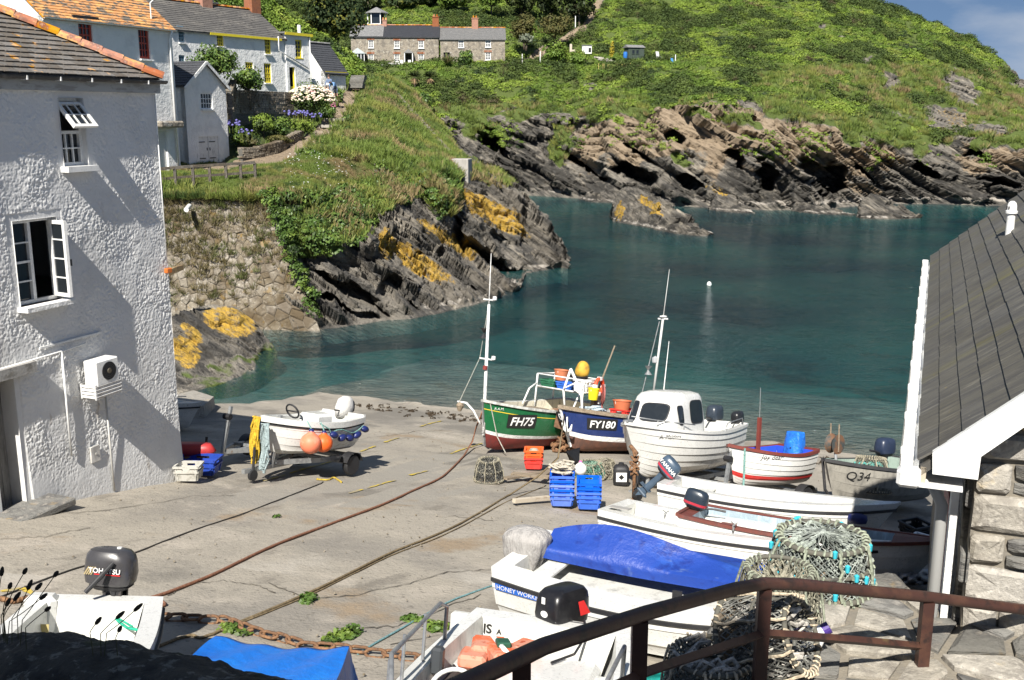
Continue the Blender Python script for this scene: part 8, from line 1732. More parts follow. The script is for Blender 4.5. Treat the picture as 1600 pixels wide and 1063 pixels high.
def white_skiffs():
 o, H, M = open_boat(1040, 752, .6, 91, 4.0, 1.45, .62, 'white open boat with black rubbing strip, nearest the small trailers', thwarts=(.18, .62), deck=.2, sole=.36)
 outboard(M @ Matrix.Translation((-.03, .0, .66)), 'slate blue outboard tilted up on the white boat by the cabin boat', paint('motor_slateblue', (.055, .085, .125), .3), .82, tilt=.75, letters=(('YAMAHA', .085, -.12, .24, M_wtxt, 0),), band=paint('motor_band_red', (.4, .03, .05), .4), tiller=False)
 f = MB().lathe([(0, -.16), (.07, -.14), (.09, -.05), (.09, .05), (.07, .14), (0, .16)], 14, axis='X', c=tuple(np.array(H.pt(.86, .8, -1)) + [0, -.1, 0])); tag(put('fender', f.mesh('fender', M_navy, True), M=M), 'blue fender hung at the bow of the white boat by the wall', 'fender')
 B_ = paint('brown_inside', (.14, .04, .03), .6, .3); o, H, M = open_boat(1075, 800, .58, 93, 3.75, 1.4, .6, 'white boat with red brown gunwale and pale blue floor', inner=paint('pale_blue_floor', (.40, .52, .60), .7, .5), rub=False, gun_m=B_, deck_m=B_, thwarts=(.16, .5), thw_m=B_, t1=.8)
 outboard(M @ Matrix.Translation((.15, .05, .6)), 'small dark outboard on the red brown trimmed boat', paint('motor_dark', (.02, .03, .045), .3), .75, tilt=.2, band=paint('motor_band_red', (.4, .03, .05), .4))
 o, H, M = open_boat(958, 792, .5, 97, 4.2, 1.45, .6, 'plain white open boat with small grey vent, in front of the blue crates', deck=.2, sole=.38, thwarts=(.35, .7))
 MB().box((.28, -.4, .685), (.32, .18, .012)).obj('vent_panel', mat('grey_grip', (.32, .31, .29), .8), o)
 for t in (.25, .5): MB().tube([(4.2 * t, -.52, .66), (4.2 * t, -.56, .74), (4.2 * t + .05, -.5, .78)], .01, 5).tube([(4.2 * t, -.52, .66), (4.2 * t, -.46, .74), (4.2 * t - .05, -.5, .78)], .01, 5).obj('rowlock', M_galv, o)
 # covered boat
 o, H, M = open_boat(812, 862, .68, 95, 4.0, 1.7, .72, 'white moulded boat half covered by a blue tarpaulin', deck=.2, thwarts=(.12,), t1=.86, roll=.13, sole=.5)
 x, y, z = H.pt(.02, .86, -1); decal(o, H, 'HONEY WORKER 15', .015, .80, .055, M_wtxt, -1, .15, paint('sticker_blue', (.02, .12, .5), .4), name='boat_name')
 MB().box((2.1, -.52, .79), (.10, .03, .10)).obj('cleat', M_blackm, o)
 cv = thing('blue_tarpaulin', 'royal blue tarpaulin stretched over the far half of the white boat', 'tarpaulin', M); zr = lambda a: .80 + .30 * math.sin(math.pi * min(1, a * 1.1 + .12)) ** .7 + .05 * math.sin(9 * a) - .12 * a
 def cov(a, b):
  x = .30 + 3.35 * a; yo = H.pt(min((x / H.L), .985), 1)[1]; y0 = -.02 - .1 * a + .08 * math.sin(3 * a); y1 = yo + .03
  yr = y0 + (y1 - y0) * .42; zt = zr(a); zg = H.zs(x / H.L) + .05
  if b < .12: return (x, y0 - .0, zg - .10 + (b / .12) * .12)
  c = (b - .12) / .88
  if c < .4: f = c / .4; return (x, y0 + (yr - y0) * f, zg + .02 + (zt - zg) * (f ** .8) - .03 * math.sin(math.pi * f) * (1 + math.sin(17 * a)))
  f = min((c - .4) / .5, 1); z_ = zt - (zt - zg) * f ** 1.2 - .04 * math.sin(math.pi * f); return (x, yr + (y1 - yr) * f, z_ - (.2 if c > .95 else 0))
 MB().grid(cov, 60, 26).obj('cover', mat('tarp_royal_blue', (.014, .05, .29), .45, (((.03, .10, .42), 1.3, .5, .7), ((.10, .15, .30), 2.4, .60, .75, (1, 2, 1)), ((.01, .03, .2), 5, .52, .68)), bump=((5, .5, .05), (40, .2, .004)), spec=.5), cv, 60)
 mo = outboard(M @ Matrix.Translation((.04, .0, .66)), 'outboard hidden in a grey cloth bag on the tarpaulined boat', M_blk, .62)
 bg = thing('grey_motor_bag', 'pale grey cloth bag tied over the outboard of the tarpaulined boat', 'cover', M @ Matrix.Translation((.06, .0, .60)) @ Matrix.Scale(.86, 4))
 def bag(a, b):
  t = 6.2832 * a; r = (.30 - .10 * (1 - b) ** 2) * (1 if b < .72 else math.sqrt(max(0, 1 - ((b - .72) / .28) ** 2)) * 1.0) * (1 + .07 * math.sin(7 * t) * (1 - b) + .03 * math.sin(13 * t + 6 * b)); return (r * 1.12 * math.copysign(abs(math.cos(t)) ** .75, math.cos(t)) + .06 * b, r * .85 * math.copysign(abs(math.sin(t)) ** .75, math.sin(t)), -.04 + .56 * b)
 MB().grid(bag, 48, 22).obj('bag', mat('grey_canvas', (.36, .345, .33), .75, (((.27, .26, .25), 5, .48, .64, (2, 2, .6)), ((.43, .42, .40), 9, .55, .7)), bump=((8, .7, .05, (3, 3, .6)), (70, .2, .003))), bg, True)
 MB().tube([(.1, -.28, .08), (.22, -.32, -.02), (.3, -.3, -.12), (.2, -.34, -.16), (.12, -.3, .04), (.26, -.3, .02), (.34, -.33, -.1)], .012, 6).obj('tie_cord', rope_m('cord', (.62, .58, .5)), bg)
white_skiffs()
def near_boats():
 # stern-on white boat with ISA on the quarter
 o, H, M = open_boat(862, 975, .66, 171, 4.0, 1.72, .7, 'white speedboat with steering wheel and chrome side rail below the handrail', deck=.13, thwarts=(.22,), t1=.80, sole=.25, rub=True)
 for (txt, y, s) in (('IS', -.60, .085), ('A', -.47, .05)):
  me = text_mesh(txt, 1, 0, .03); sc = s / .72
  for v in me.vertices: v.co = (.215, y + v.co.x * sc, .60 + v.co.y * sc)
  me.materials.append(M_ktxt); put('lettering', me, o)
 MB().box((.13, -.38, .56), (.10, 1.1, .34), bev=.04).obj('transom_seat_back', M_gel, o); MB().box((.192, -.40, .46), (.006, .5, .07)).obj('faded_stripe', mat('faded_cyan', (.35, .62, .70), .6), o)
 MB().box((1.0, .1, .42), (.95, .9, .34), bev=.05).obj('engine_deck', M_gel, o); MB().box((1.9, .35, .45), (.7, .6, .42), bev=.05).obj('console', M_gel, o)
 for sd in (-1,): arch_rail(o, [H.pt(.22, 1, sd, -.05), H.pt(.22, 1, sd, -.05)[:2] + (1.0,), H.pt(.27, 1, sd, -.06)[:2] + (1.08,), H.pt(.62, 1, sd, -.06)[:2] + (1.10,), H.pt(.82, 1, sd, -.06)[:2] + (1.06,)], .018, M_galv, 'chrome_rail'); [MB().tube([H.pt(t, 1, sd, -.06), H.pt(t, 1, sd, -.06)[:2] + (1.09,)], .014, 8).obj('rail_post', M_galv, o) for t in (.36, .5, .64)]
 arch_rail(o, [H.pt(.30, 1, 1, -.06), H.pt(.30, 1, 1, -.06)[:2] + (.98,), H.pt(.6, 1, 1, -.06)[:2] + (1.0,)], .018, M_galv, 'chrome_rail')
 sw = MB().tube([(.0, .17 * math.cos(a), .17 * math.sin(a)) for a in np.linspace(0, 6.2832, 25)[:-1]], .018, 8, closed=True).bar((0, -.16, 0), (0, .16, 0), .03, .05).bar((0, 0, -.16), (0, 0, 0), .03, .05); s = put('steering_wheel', sw.mesh('steering_wheel', M_gel, True), o, loc=(1.95, -.40, .72), rot=(0, -.95, 0))
 MB().bar((2.1, -.40, .42), (1.92, -.40, .74), .06).obj('steering_column', M_blackm, o); MB().box((1.42, -.68, .72), (.10, .10, .22), bev=.02).obj('throttle', mat('throttle_grey', (.05, .055, .06), .4), o)
 MB().tube([(.95, -.62, .45), (1.6, -.58, .5)], .07, 10).obj('rolled_mat', mat('roll_brown', (.06, .05, .045), .8), o)
 for k in range(4): MB().box((1.25, -.30 + k * .12, .30), (.7, .10, .03)).obj('floor_board', M_oldwood, o)
 lj = thing('life_jackets', 'faded orange life jackets lying in the white speedboat', 'life jacket', M @ Matrix.Translation((.72, -.32, .60)))
 Mo = mat('faded_orange', (.62, .13, .05), .7, (((.55, .25, .17), 4, .45, .6), ((.4, .07, .03), 9, .58, .7)))
 for (x, y, z, a, sx, sy, sz) in ((0, -.1, .03, .2, .34, .3, .14), (.18, .08, .05, .5, .30, .26, .14), (-.02, .22, .06, -.3, .3, .24, .12), (.2, -.18, .0, .1, .28, .24, .12)): MB().box((x, y, z), (sx, sy, sz), rot=a, bev=.028).obj('jacket', Mo, lj)
 MB().tube([(-.1, -.1, .12), (.1, .0, .13), (.25, .08, .14), (.3, .2, .05)], .022, 6).obj('strap', M_pvc, lj); MB().box((.12, .05, .14), (.14, .12, .05), rot=.4, bev=.02).obj('radio', mat('dark_green_box', (.02, .08, .05), .5), lj)
 outboard(M @ Matrix.Translation((-.02, .02, .58)) @ Matrix.Rotation(-.55, 4, 'Z'), 'big black outboard with red flash on the speedboat', paint('motor_satin_black', (.010, .010, .012), .32, .2), 1.0, tilt=.05, boxy=1.6, tiller=False)
 fl = [c for c in bpy.data.objects if c.name.startswith('cowling')][-1]
 for sd in (1, -1): MB().add([(-.32, sd * .17, .2), (-.18, sd * .171, .2), (-.14, sd * .168, .34), (-.22, sd * .168, .34)], [(0, 1, 2, 3)]).obj('red_flash', mat('flash_red', (.65, .03, .03), .4), fl)
 MB().lathe([(0, 0), (.03, 0), (.03, .004), (0, .004)], 14, axis='X', c=(.138, 0, .24), squash=(1.4, 1)).obj('badge', M_pvc, fl)
 MB().box((.135, -.02, .36), (.006, .04, .06)).obj('latch', M_pvc, fl)
 MB().tube([(.0, .3, .78), (.25, .36, .72), (.5, .3, .62), (.8, .15, .62)], .012, 6).tube([(.02, -.5, .74), (.04, .4, .76)], .008, 5).obj('control_cable', M_blackm, o)
 b = ball_buoy(M @ Matrix.Translation((-.42, -.12, .30)), .26, mat('cyan_buoy', (.03, .42, .70), .45, (((.05, .52, .8), 5, .5, .7),)), 'bright cyan buoy lying behind the speedboat motor', mat('cyan_eye', (.02, .15, .45), .5))
 # boat with the grey motor
 o, H, M = open_boat(158, 938, .6, 149, 3.2, 1.3, .6, 'white dinghy with rust stain beside the parapet', deck=.16, thwarts=(.5,), t1=.8)
 MB().box((.12, -.48, .50), (.2, .28, .36), bev=.07).obj('quarter_moulding', M_gel, o); MB().box((.75, .0, .24), (.5, 1.0, .12), bev=.05).obj('inner_moulding', M_gelin, o)
 MB().add([(.52, -.5, .309), (.98, -.44, .309), (.96, -.2, .309), (.56, -.34, .309)], [(0, 1, 2, 3)]).obj('rust_stain', mat('rust_stain', (.5, .16, .09), .6, (((.68, .6, .55), 5, .42, .6),)), o)
 MB().box((.362, -.42, .44), (.006, .14, .09)).obj('brass_plate', mat('brass_plate', (.4, .33, .14), .5), o); MB().box((.02, 0, .615), (.1, .5, .015)).obj('clamp_pad', mat('pad_grey', (.4, .4, .4), .7), o)
 MB().grid(lambda a, b: H.pt(.02 + .34 * a, .80 + .10 * b, 1, .016), 12, 2).obj('maker_sticker', paint('sticker_navy', (.02, .05, .26), .4), o)
 e = outboard(M @ Matrix.Translation((-.06, .16, .64)) @ Matrix.Rotation(1.35, 4, 'Z') @ Matrix.Scale(.93, 4), 'dark grey outboard lettered TOHATSU on the dinghy by the parapet', paint('motor_graphite', (.045, .043, .045), .3, .15, coat=.3), 1.0, letters=(('TOHATSU', .05, -.11, .245, M_wtxt, 0),), tiller=False)
 cw = [c for c in bpy.data.objects if c.name.startswith('cowling')][-1]
 MB().box((-.08, -.168, .232), (.26, .006, .008)).obj('red_line', mat('flash_red', (.65, .03, .03), .4), cw); MB().lathe([(0, 0), (.025, .0), (.025, .012), (0, .014)], 10, c=(-.05, .02, .455)).obj('filler_cap', M_pvc, cw)
 for k in range(4): MB().box((-.29 + k * .022, -.163, .26), (.012, .006, .09), rot=Matrix.Rotation(.5, 3, 'Y')).obj('gold_stripe', mat('dull_gold', (.35, .28, .15), .4), cw)
 MB().tube([(-.02, -.18, .36), (-.10, -.26, .24), (-.20, -.36, .10)], [.02, .026, .022], 10).obj('tiller', M_blk, e)
 MB().box((.07, -.02, -.14), (.04, .05, .06), bev=.008).obj('padlock', mat('brass', (.45, .3, .08), .35, metal=.8), e)
 rp = MB(); rp.tube([(.08, .10, .52), (.2, .2, .47), (.34, .3, .46), (.40, .42, .46), (.46, .46, .50), (.55, .5, .47)], .013, 6).tube([(.1, .12, .5), (.3, .34, .46)], .009, 5); tag(put('green_cord', rp.mesh('green_cord', rope_m('green', (.02, .35, .22))), M=M), 'green cord tied to the dinghy motor clamp', 'rope')
near_boats()
def trailer_boat():
 H = Hull(2.3, 1.3, .62, wt=.84, tm=.4, p=2.6, rise=.22, rake=.3, ys=.55, vee=.9); M = bM(421, 712, .42, 189, 2.05); o = thing('open_boat', 'white dinghy on a trailer hung with orange buoys and blue fenders', 'boat', M)
 make_hull(o, H, [M_gelin, M_gel], [(.35, 0), (1, 1)], strakes=6, lap=.012, deck=.14, sole=.2, t1=.84, gun=(.07, .11), gun_m=M_gel, rub=(.02, .03, M_blk), inner_m=M_gelin, thwarts=(.25,))
 MB().box((1.0, .15, .5), (.5, .5, .55), bev=.06).obj('console', M_gel, o); sw = MB().tube([(0, .15 * math.cos(a), .15 * math.sin(a)) for a in np.linspace(0, 6.28, 19)[:-1]], .018, 6, closed=True).bar((0, -.14, 0), (0, .14, 0), .02); put('steering_wheel', sw.mesh('steering_wheel', M_blk, True), o, loc=(1.45, -.05, .80), rot=(0, .5, 0))
 outboard(M @ Matrix.Translation((-.02, .0, .64)), 'outboard under a pale cover on the trailer dinghy', M_blk, .7)
 cv = thing('motor_cover', 'pale grey cover over the trailer dinghy outboard', 'cover', M @ Matrix.Translation((.0, 0, .62))); se_loft(MB(), [(0, 0, .17, .13, 2.6), (.2, -.02, .2, .16, 2.6), (.36, -.04, .16, .13, 2.4), (.42, -.05, .07, .06, 2.2)], 18).obj('cover', mat('pale_canvas', (.55, .54, .52), .8, (((.42, .41, .4), 6, .5, .65),), bump=(12, .6, .03)), cv, True)
 trailer(M, 1.7, .70, .5, .42, 'galvanised trailer under the dinghy with orange buoys')
 for (t, q, r, lab, m) in ((.70, .62, .20, 'larger faded orange buoy on the trailer dinghy side', mat('buoy_salmon', (.72, .20, .11), .5, (((.7, .3, .2), 4, .5, .7),))), (.59, .62, .175, 'smaller vivid orange buoy on the trailer dinghy side', M_orange)):
  p = H.pt(t, q, 1, r + .02); b = ball_buoy(M @ Matrix.Translation(p), r, m, lab, M_navy); MB().tube([(0, 0, r * 1.3), (0, -r * .6, H.pt(t, 1)[2] - p[2] + .03)], .01, 5).obj('lanyard', rope_m('seagreen', (.2, .38, .35)), b)
 fs = thing('fender_string', 'string of small navy blue fenders along the trailer dinghy', 'fender', M)
 for k in range(5):
  t = .47 - k * .112; q = H.pt(t, .78 - .12 * math.sin(k * .8), 1, .09); put('fender', MB().lathe([(0, -.1), (.045, -.085), (.066, -.03), (.066, .03), (.045, .085), (0, .1)], 12, axis='X').mesh('fender', M_navy, True), fs, loc=q, rot=(0, .3 if k % 2 else -.3, 0))
 MB().tube([H.pt(.62, 1, 1, .03), H.pt(.52, .9, 1, .05)] + [H.pt(.5 - k * .066, .82 + .06 * math.sin(k), 1, .06) for k in range(8)], .012, 5).obj('line', rope_m('seagreen', (.2, .38, .35)), fs)
 for nm, lab, c, y, n, z1 in (('rope_coil', 'yellow rope coil hanging on the dinghy bow', (.55, .36, .03), -.10, 9, -.15), ('rope_coil', 'grey blue rope coil hanging on the dinghy bow', (.30, .37, .38), .16, 10, -.2)):
  mb = MB(); rr = random.Random(n)
  for i in range(n): d = rr.uniform(-.06, .06); zz = z1 + rr.uniform(-.08, .08); mb.tube([(2.32 + rr.uniform(0, .08) + .05 * math.cos(a), y + d + .10 * math.cos(a), (.82 + zz) / 2 - (0 if y < 0 else .1) + (.82 - zz) / 2 * math.sin(a) * .85) for a in np.linspace(0, 6.28, 15)], .016, 5)
  tag(put(nm, mb.mesh(nm, rope_m(lab[:4], c)), M=M), lab, 'rope')
trailer_boat()
def corner_boat():
 H = Hull(3.0, 1.3, .55, wt=.8, p=2.5, rise=.25, rake=.4, ys=.55); M = frame(on_slip(307, 674, .04), math.radians(98)) @ Matrix.Translation((-2.9, 0, 0)); o = thing('open_boat', 'white rowing boat half hidden behind the house corner in shade', 'boat', M)
 make_hull(o, H, [M_gel], [(1, 0)], strakes=6, lap=.012, deck=.12, t1=.8, sole=.18, gun=None, rub=(.025, .035, M_blk), inner_m=M_gelin)
 arch_rail(o, [(2.3, -.3, .6), (2.3, -.3, .78), (2.6, -.1, .8)], .012, M_galv, 'handrail')
corner_boat()
# ================================================================== GEAR ON THE SLIPWAY
def ground_z(p): return slip_z(p @ U) + (fbm(np.array([p]) / 1.8, 4, 301)[0] - .5) * .07 - .055
def ground_rope(label, px, r, m, name='rope', lift=(), n=14, wob=2.0, seed=0, cat='rope'):
 rr = random.Random(seed); pts = []
 for i, (a, b) in enumerate(zip(px, px[1:])):
  for t in np.linspace(0, 1, n, endpoint=False): x = a[0] + (b[0] - a[0]) * t + rr.uniform(-wob, wob) * .4; y = a[1] + (b[1] - a[1]) * t + rr.uniform(-wob, wob) * .25; p = on_slip(x, y, r); p[2] = ground_z(p) + r * .8; pts.append(p)
 P = np.array(pts); k = 3; P[k:-k] = sum(P[k + j:len(P) - k + j] for j in range(-k, k + 1)) / (2 * k + 1)
 pts = list(P) + [np.array(q) for q in lift]; return tag(MB().tube(pts, r, 7).obj(name, m, None, True), label, cat)
def gear():
 RB = rope_m('rust', (.23, .105, .062)); OL = rope_m('olive', (.20, .15, .085)); DK = rope_m('dark', (.055, .05, .045)); TE = rope_m('teal', (.16, .30, .32))
 gb = [o for o in bpy.data.objects if o.get('label', '').startswith('green wooden fishing')][0]; bb = [o for o in bpy.data.objects if o.get('label', '').startswith('navy blue wooden')][0]
 ground_rope('thick rust brown mooring rope running up to the green boat bow', [(192, 934), (240, 926), (330, 893), (450, 836), (590, 786), (690, 742), (728, 706)], .021, RB, lift=[on_slip(738, 690, .15), on_slip(744, 668, .5), gb.matrix_basis @ Vector((4.62, .05, 1.2))], seed=1)
 ground_rope('olive brown rope running from the chain to the blue boat', [(352, 974), (480, 921), (600, 862), (690, 826), (750, 795), (800, 768)], .017, OL, lift=[on_slip(840, 745, .25), on_slip(872, 716, .75), bb.matrix_basis @ Vector((4.1, .0, .95))], seed=2)
 ground_rope('second thinner brown line lying beside the olive rope', [(352, 976), (482, 924), (600, 866), (690, 832), (770, 790), (860, 752)], .009, OL, seed=3)
 ground_rope('thin dark line crossing the slipway from the dinghy motor', [(0, 926), (60, 902), (135, 876), (220, 853), (310, 820), (400, 790), (470, 762), (508, 748)], .010, DK, seed=4)
 ground_rope('teal rope from the chain to the tarpaulined boat', [(558, 1012), (600, 988), (700, 932), (778, 905)], .012, TE, seed=5)
 ground_rope('short frayed yellow rope end on the slate setts', [(495, 744), (510, 746), (522, 742), (534, 749)], .018, rope_m('yellow', (.45, .33, .05)), seed=6, wob=5)
 ground_rope('loose olive rope looped by the chain end', [(248, 1004), (275, 992), (300, 985), (312, 990), (330, 984), (352, 976)], .016, OL, seed=7, wob=4)
 ground_rope('rust brown rope tail coiled behind the dinghy motor', [(186, 936), (200, 932), (214, 936), (232, 930), (252, 932), (258, 938), (240, 941), (222, 936)], .022, RB, seed=8, wob=4)
 # chain
 M_ch = mat('rusty_chain', (.16, .085, .045), .85, (((.26, .14, .07), 9, .45, .62), ((.08, .05, .035), 20, .52, .68)), bump=(40, .5)); ch = thing('anchor_chain', 'heavy rusty chain lying across the foot of the slipway', 'chain', on_slip(440, 995)); org = np.array(ch.location)
 lk = MB().tube([(.075 * math.cos(a) + (.03 if math.cos(a) > 0 else -.03), .042 * math.sin(a), 0) for a in np.linspace(0, 6.2832, 17)[:-1]], .017, 6, closed=True).mesh('link', M_ch, True)
 path = [(252, 962), (300, 964), (352, 968), (400, 985), (480, 1005), (560, 1013), (640, 1022), (690, 1028)]; d = 0; prev = None; i = 0
 for a, b in zip(path, path[1:]):
  n = max(2, int(np.linalg.norm(on_slip(*b) - on_slip(*a)) / .135))
  for t in np.linspace(0, 1, n, endpoint=False):
   p = on_slip(a[0] + (b[0] - a[0]) * t, a[1] + (b[1] - a[1]) * t + R.uniform(-1.5, 1.5)); q = on_slip(*b); p[2] = ground_z(p) + (.03 if i % 2 else .045); v = q - p; put('link', lk, ch, loc=p - org, rot=((math.pi / 2 - .5 if i % 2 else .15), 0, math.atan2(v[1], v[0]))); i += 1
 ground_rope('short rusty chain at the left edge of the slipway', [(0, 928), (22, 932), (44, 926)], .03, M_ch, 'short_chain', wob=6, cat='chain')
 # crates
 CB_ = paint('crate_bright_blue', (.03, .13, .62), .4, .2, rnd=.08); a0 = math.radians(-35)
 for (px, py, n, lab) in ((878, 790, 5, 'left-hand'), (920, 795, 4, 'right-hand')):
  p = on_slip(px, py); base = upright(p, math.radians(90) - .32)
  for k in range(n):
   w = ['bottom', 'second from bottom', 'middle' if n == 5 else 'second from top', 'second from top', 'top'][k] if k < n - 1 else 'top'
   crate(base @ Matrix.Translation((0, .1, .02 + k * .082)), 'blue fish crate, %s of the %s stack' % (w, lab), CB_, .40, .44, .25, 'stacked blue fish crates', fill=None)
 rp = MB(); rr = random.Random(4); c0 = np.array(on_slip(878, 790)) + [0, .1, .62]
 for i in range(8): rp.tube([c0 + [rr.uniform(-.12, .12) + .14 * math.cos(a), rr.uniform(-.1, .1) + .12 * math.sin(a), .02 * i + rr.uniform(-.02, .02)] for a in np.linspace(0, 5.6, 12)], .018, 6)
 tag(rp.obj('white_rope', rope_m('cream', (.5, .46, .38))), 'cream rope heaped on the left-hand blue crates', 'rope')
 p = on_slip(834, 730); RC = paint('crate_scarlet', (.65, .05, .04), .4, .2); RO = paint('crate_orange_red', (.72, .13, .03), .4, .2)
 crate(upright(p, 1.25), 'red fish crate under the orange one', RC, .38, .32, .26, 'red crates by the green boat'); crate(upright(p + [0, 0, .17], 1.25), 'orange red fish crate full of netting', RO, .38, .32, .26, 'red crates by the green boat', fill=mat('pale_net', (.42, .36, .28), .9, (((.2, .3, .25), 8, .5, .6),), bump=(30, .8)))
 # black canister
 p = on_slip(970, 756); o = thing('canister', 'black plastic drum with white warning label beside the cabin boat', 'canister', upright(p, math.radians(90) - .35)); se_loft(MB(), [(0, 0, .15, .12, 4), (.03, 0, .165, .135, 4), (.34, 0, .165, .135, 4), (.40, 0, .13, .10, 3.4), (.42, 0, .06, .05, 2.4), (.46, 0, .055, .05, 2.2)], 24).obj('drum', M_blk, o, 40)
 MB().box((0, -.1365, .19), (.22, .006, .2)).obj('label', M_pvc, o); MB().add([(-.06, -.1405, .19), (0, -.1405, .13), (.06, -.1405, .19), (0, -.1405, .25)], [(0, 1, 2, 3)]).add([(-.045, -.1415, .19), (0, -.1415, .145), (.045, -.1415, .19), (0, -.1415, .2)], [(0, 1, 2, 3)]).obj('hazard_mark', M_ktxt, o)
 # pots on the slip
 G = 'lobster pots on the slipway'
 lobster_pot(upright(on_slip(764, 748), 0), 'round rope bound lobster pot standing alone left of the crates', .30, .40, 51, .66, (.30, .28, .23), (.05, .05, .045), 22, .006, group=G)
 lobster_pot(upright(on_slip(921, 744), .3), 'lobster pot with green netting behind the blue crates', .34, .30, 52, .6, (.2, .3, .22), (.06, .12, .09), 20, .007, group=G)
 lobster_pot(upright(on_slip(946, 742), .8), 'beige netted lobster pot beside the black drum', .28, .32, 53, .55, (.34, .31, .25), (.12, .11, .085), 20, .007, group=G)
 b = ball_buoy(upright(on_slip(907, 733, .28)), .13, M_pvc, 'white buoy with a pink top by the lobster pots', mat('pink_plastic', (.75, .12, .4), .4))
 tag(MB().bar(on_slip(803, 783, .05), on_slip(858, 778, .05), .09, .07).obj('white_plank', mat('flaking_white_wood', (.48, .42, .33), .8, (((.3, .22, .14), 4, .5, .62),))), 'flaking white timber lying left of the blue crates', 'plank')
 for k, (a, b, lab) in enumerate((((788, 748), (868, 735), 'long grey driftwood board behind the crates'), ((800, 740), (858, 746), 'short dark board crossing the driftwood board'), ((846, 744), (880, 722), 'weathered board propped toward the green netted pot'))): tag(MB().bar(on_slip(*a, .04 + .03 * k), on_slip(*b, .05 + .06 * k), .14, .04).obj('driftwood_board', M_oldwood), lab, 'board')
 hp = MB(); rr = random.Random(12); c = np.array(on_slip(884, 704))
 for i in range(18): q = c + [rr.uniform(-.25, .25), rr.uniform(-.2, .2), rr.uniform(.02, .4)]; hp.tube([q + [.16 * math.cos(a + i), .1 * math.sin(a * 1.3), .1 * math.sin(a + 2 * i)] for a in np.linspace(0, 4.5, 8)], .035, 6)
 tag(hp.obj('rusty_scrap', M_ch), 'heap of rusty shackles and chain between the green and blue boats', 'scrap heap')
 fl = MB().add([on_slip(884, 706, .5), on_slip(906, 700, .45), on_slip(905, 728, .1), on_slip(893, 727, .05)], [(0, 1, 2, 3)]).add([on_slip(884, 706, .5) + [0, .03, 0], on_slip(906, 700, .45) + [0, .03, 0], on_slip(905, 728, .1) + [0, .03, 0], on_slip(893, 727, .05) + [0, .03, 0]], [(3, 2, 1, 0)]); tag(fl.obj('black_flag', M_blk), 'black dan flag hanging at the blue boat bow', 'flag')
 # rusty engine stand by the cabin boat
 o = thing('winch_stand', 'rusty winch stand in front of the cabin boat bow', 'winch', upright(on_slip(990, 782), .4)); MB().tube([(0, 0, 0), (0, 0, .95)], .035, 8).tube([(0, -.05, .95), (.05, .15, 1.05)], .04, 8).tube([(-.22, 0, .02), (.22, 0, .02)], .03, 6).obj('post', M_ch, o, True)
 for k in range(5): MB().tube([(.06 * math.cos(a + k), .07 * math.sin(a), .55 + .1 * k + .04 * math.sin(2 * a)) for a in np.linspace(0, 6.28, 11)], .018, 6).obj('shackle', M_ch, o)
 MB().lathe([(.03, -.05), (.1, -.05), (.1, .05), (.03, .05)], 14, axis='Y', c=(.02, -.08, .12)).obj('wheel', M_blk, o)
 # behind the house corner
 crate(upright(on_slip(312, 738), 1.3), 'dark blue fish crate behind the white tub at the house corner', paint('crate_deep_blue', (.02, .06, .35), .45), .75, .4, .3); tubm = crate(upright(on_slip(296, 748), 1.2), 'dirty white plastic tub at the rendered house corner', mat('dirty_white', (.46, .45, .41), .6, (((.3, .29, .25), 6, .5, .65),)), .42, .32, .28)
 ky = thing('red_dinghy_float', 'red and yellow plastic float lying beside the house corner', 'float', upright(on_slip(290, 712, .25), 1.2)); se_loft(MB(), [(0, 0, .5, .1, 2.4), (.1, 0, .6, .16, 2.4), (.24, 0, .5, .12, 2.4)], 18).obj('float', paint('float_red', (.38, .03, .03), .45), ky, True); se_loft(MB(), [(-.06, -.1, .45, .1, 2.4), (.01, -.1, .5, .13, 2.4)], 18).obj('yellow_base', paint('float_yellow', (.5, .3, .03), .5), ky)
 trailer(frame(on_slip(385, 690, .4), math.radians(185)) @ Matrix.Translation((-.8, 0, 0)), 1.2, .45, .2, .4, 'dark empty trailer in the shade of the rendered house', winch=True)
 # shade of the boathouse: boxes and gear
 for k, (px, py, w, h_, m, lab) in enumerate(((1412, 890, .5, .3, paint('crate_deep_blue', (.02, .06, .35), .45), 'blue crate in deep shade beside the boathouse'), (1440, 868, .45, .28, M_pvc, 'white crate in deep shade beside the boathouse'), (1430, 842, .4, .3, M_blk, 'black crate in deep shade beside the boathouse'))): crate(upright(on_slip(px, py), .4 * k), lab, m, w, .4, h_)
 tag(MB().grid(lambda a, b: tuple(on_slip(1390 + 60 * a, 915 - 26 * b, .12 + .16 * math.sin(3.1 * a) * math.sin(3.1 * b) + .05 * math.sin(19 * a) * math.sin(13 * b))), 26, 18).obj('crumpled_sheet', mat('crumpled_grey', (.3, .3, .31), .6), None, True), 'crumpled grey sheet in the shade beside the boathouse', 'sheet')
 # blue tarpaulin bundle by the parapet
 c = [on_slip(338, 993, .55), on_slip(546, 1010, .55), on_slip(500, 1130, .62), on_slip(225, 1085, .6)]; o = thing('blue_tarpaulin', 'bright blue tarpaulin draped over a boat beside the chain', 'tarpaulin', np.mean(c, 0)); org = np.array(o.location)
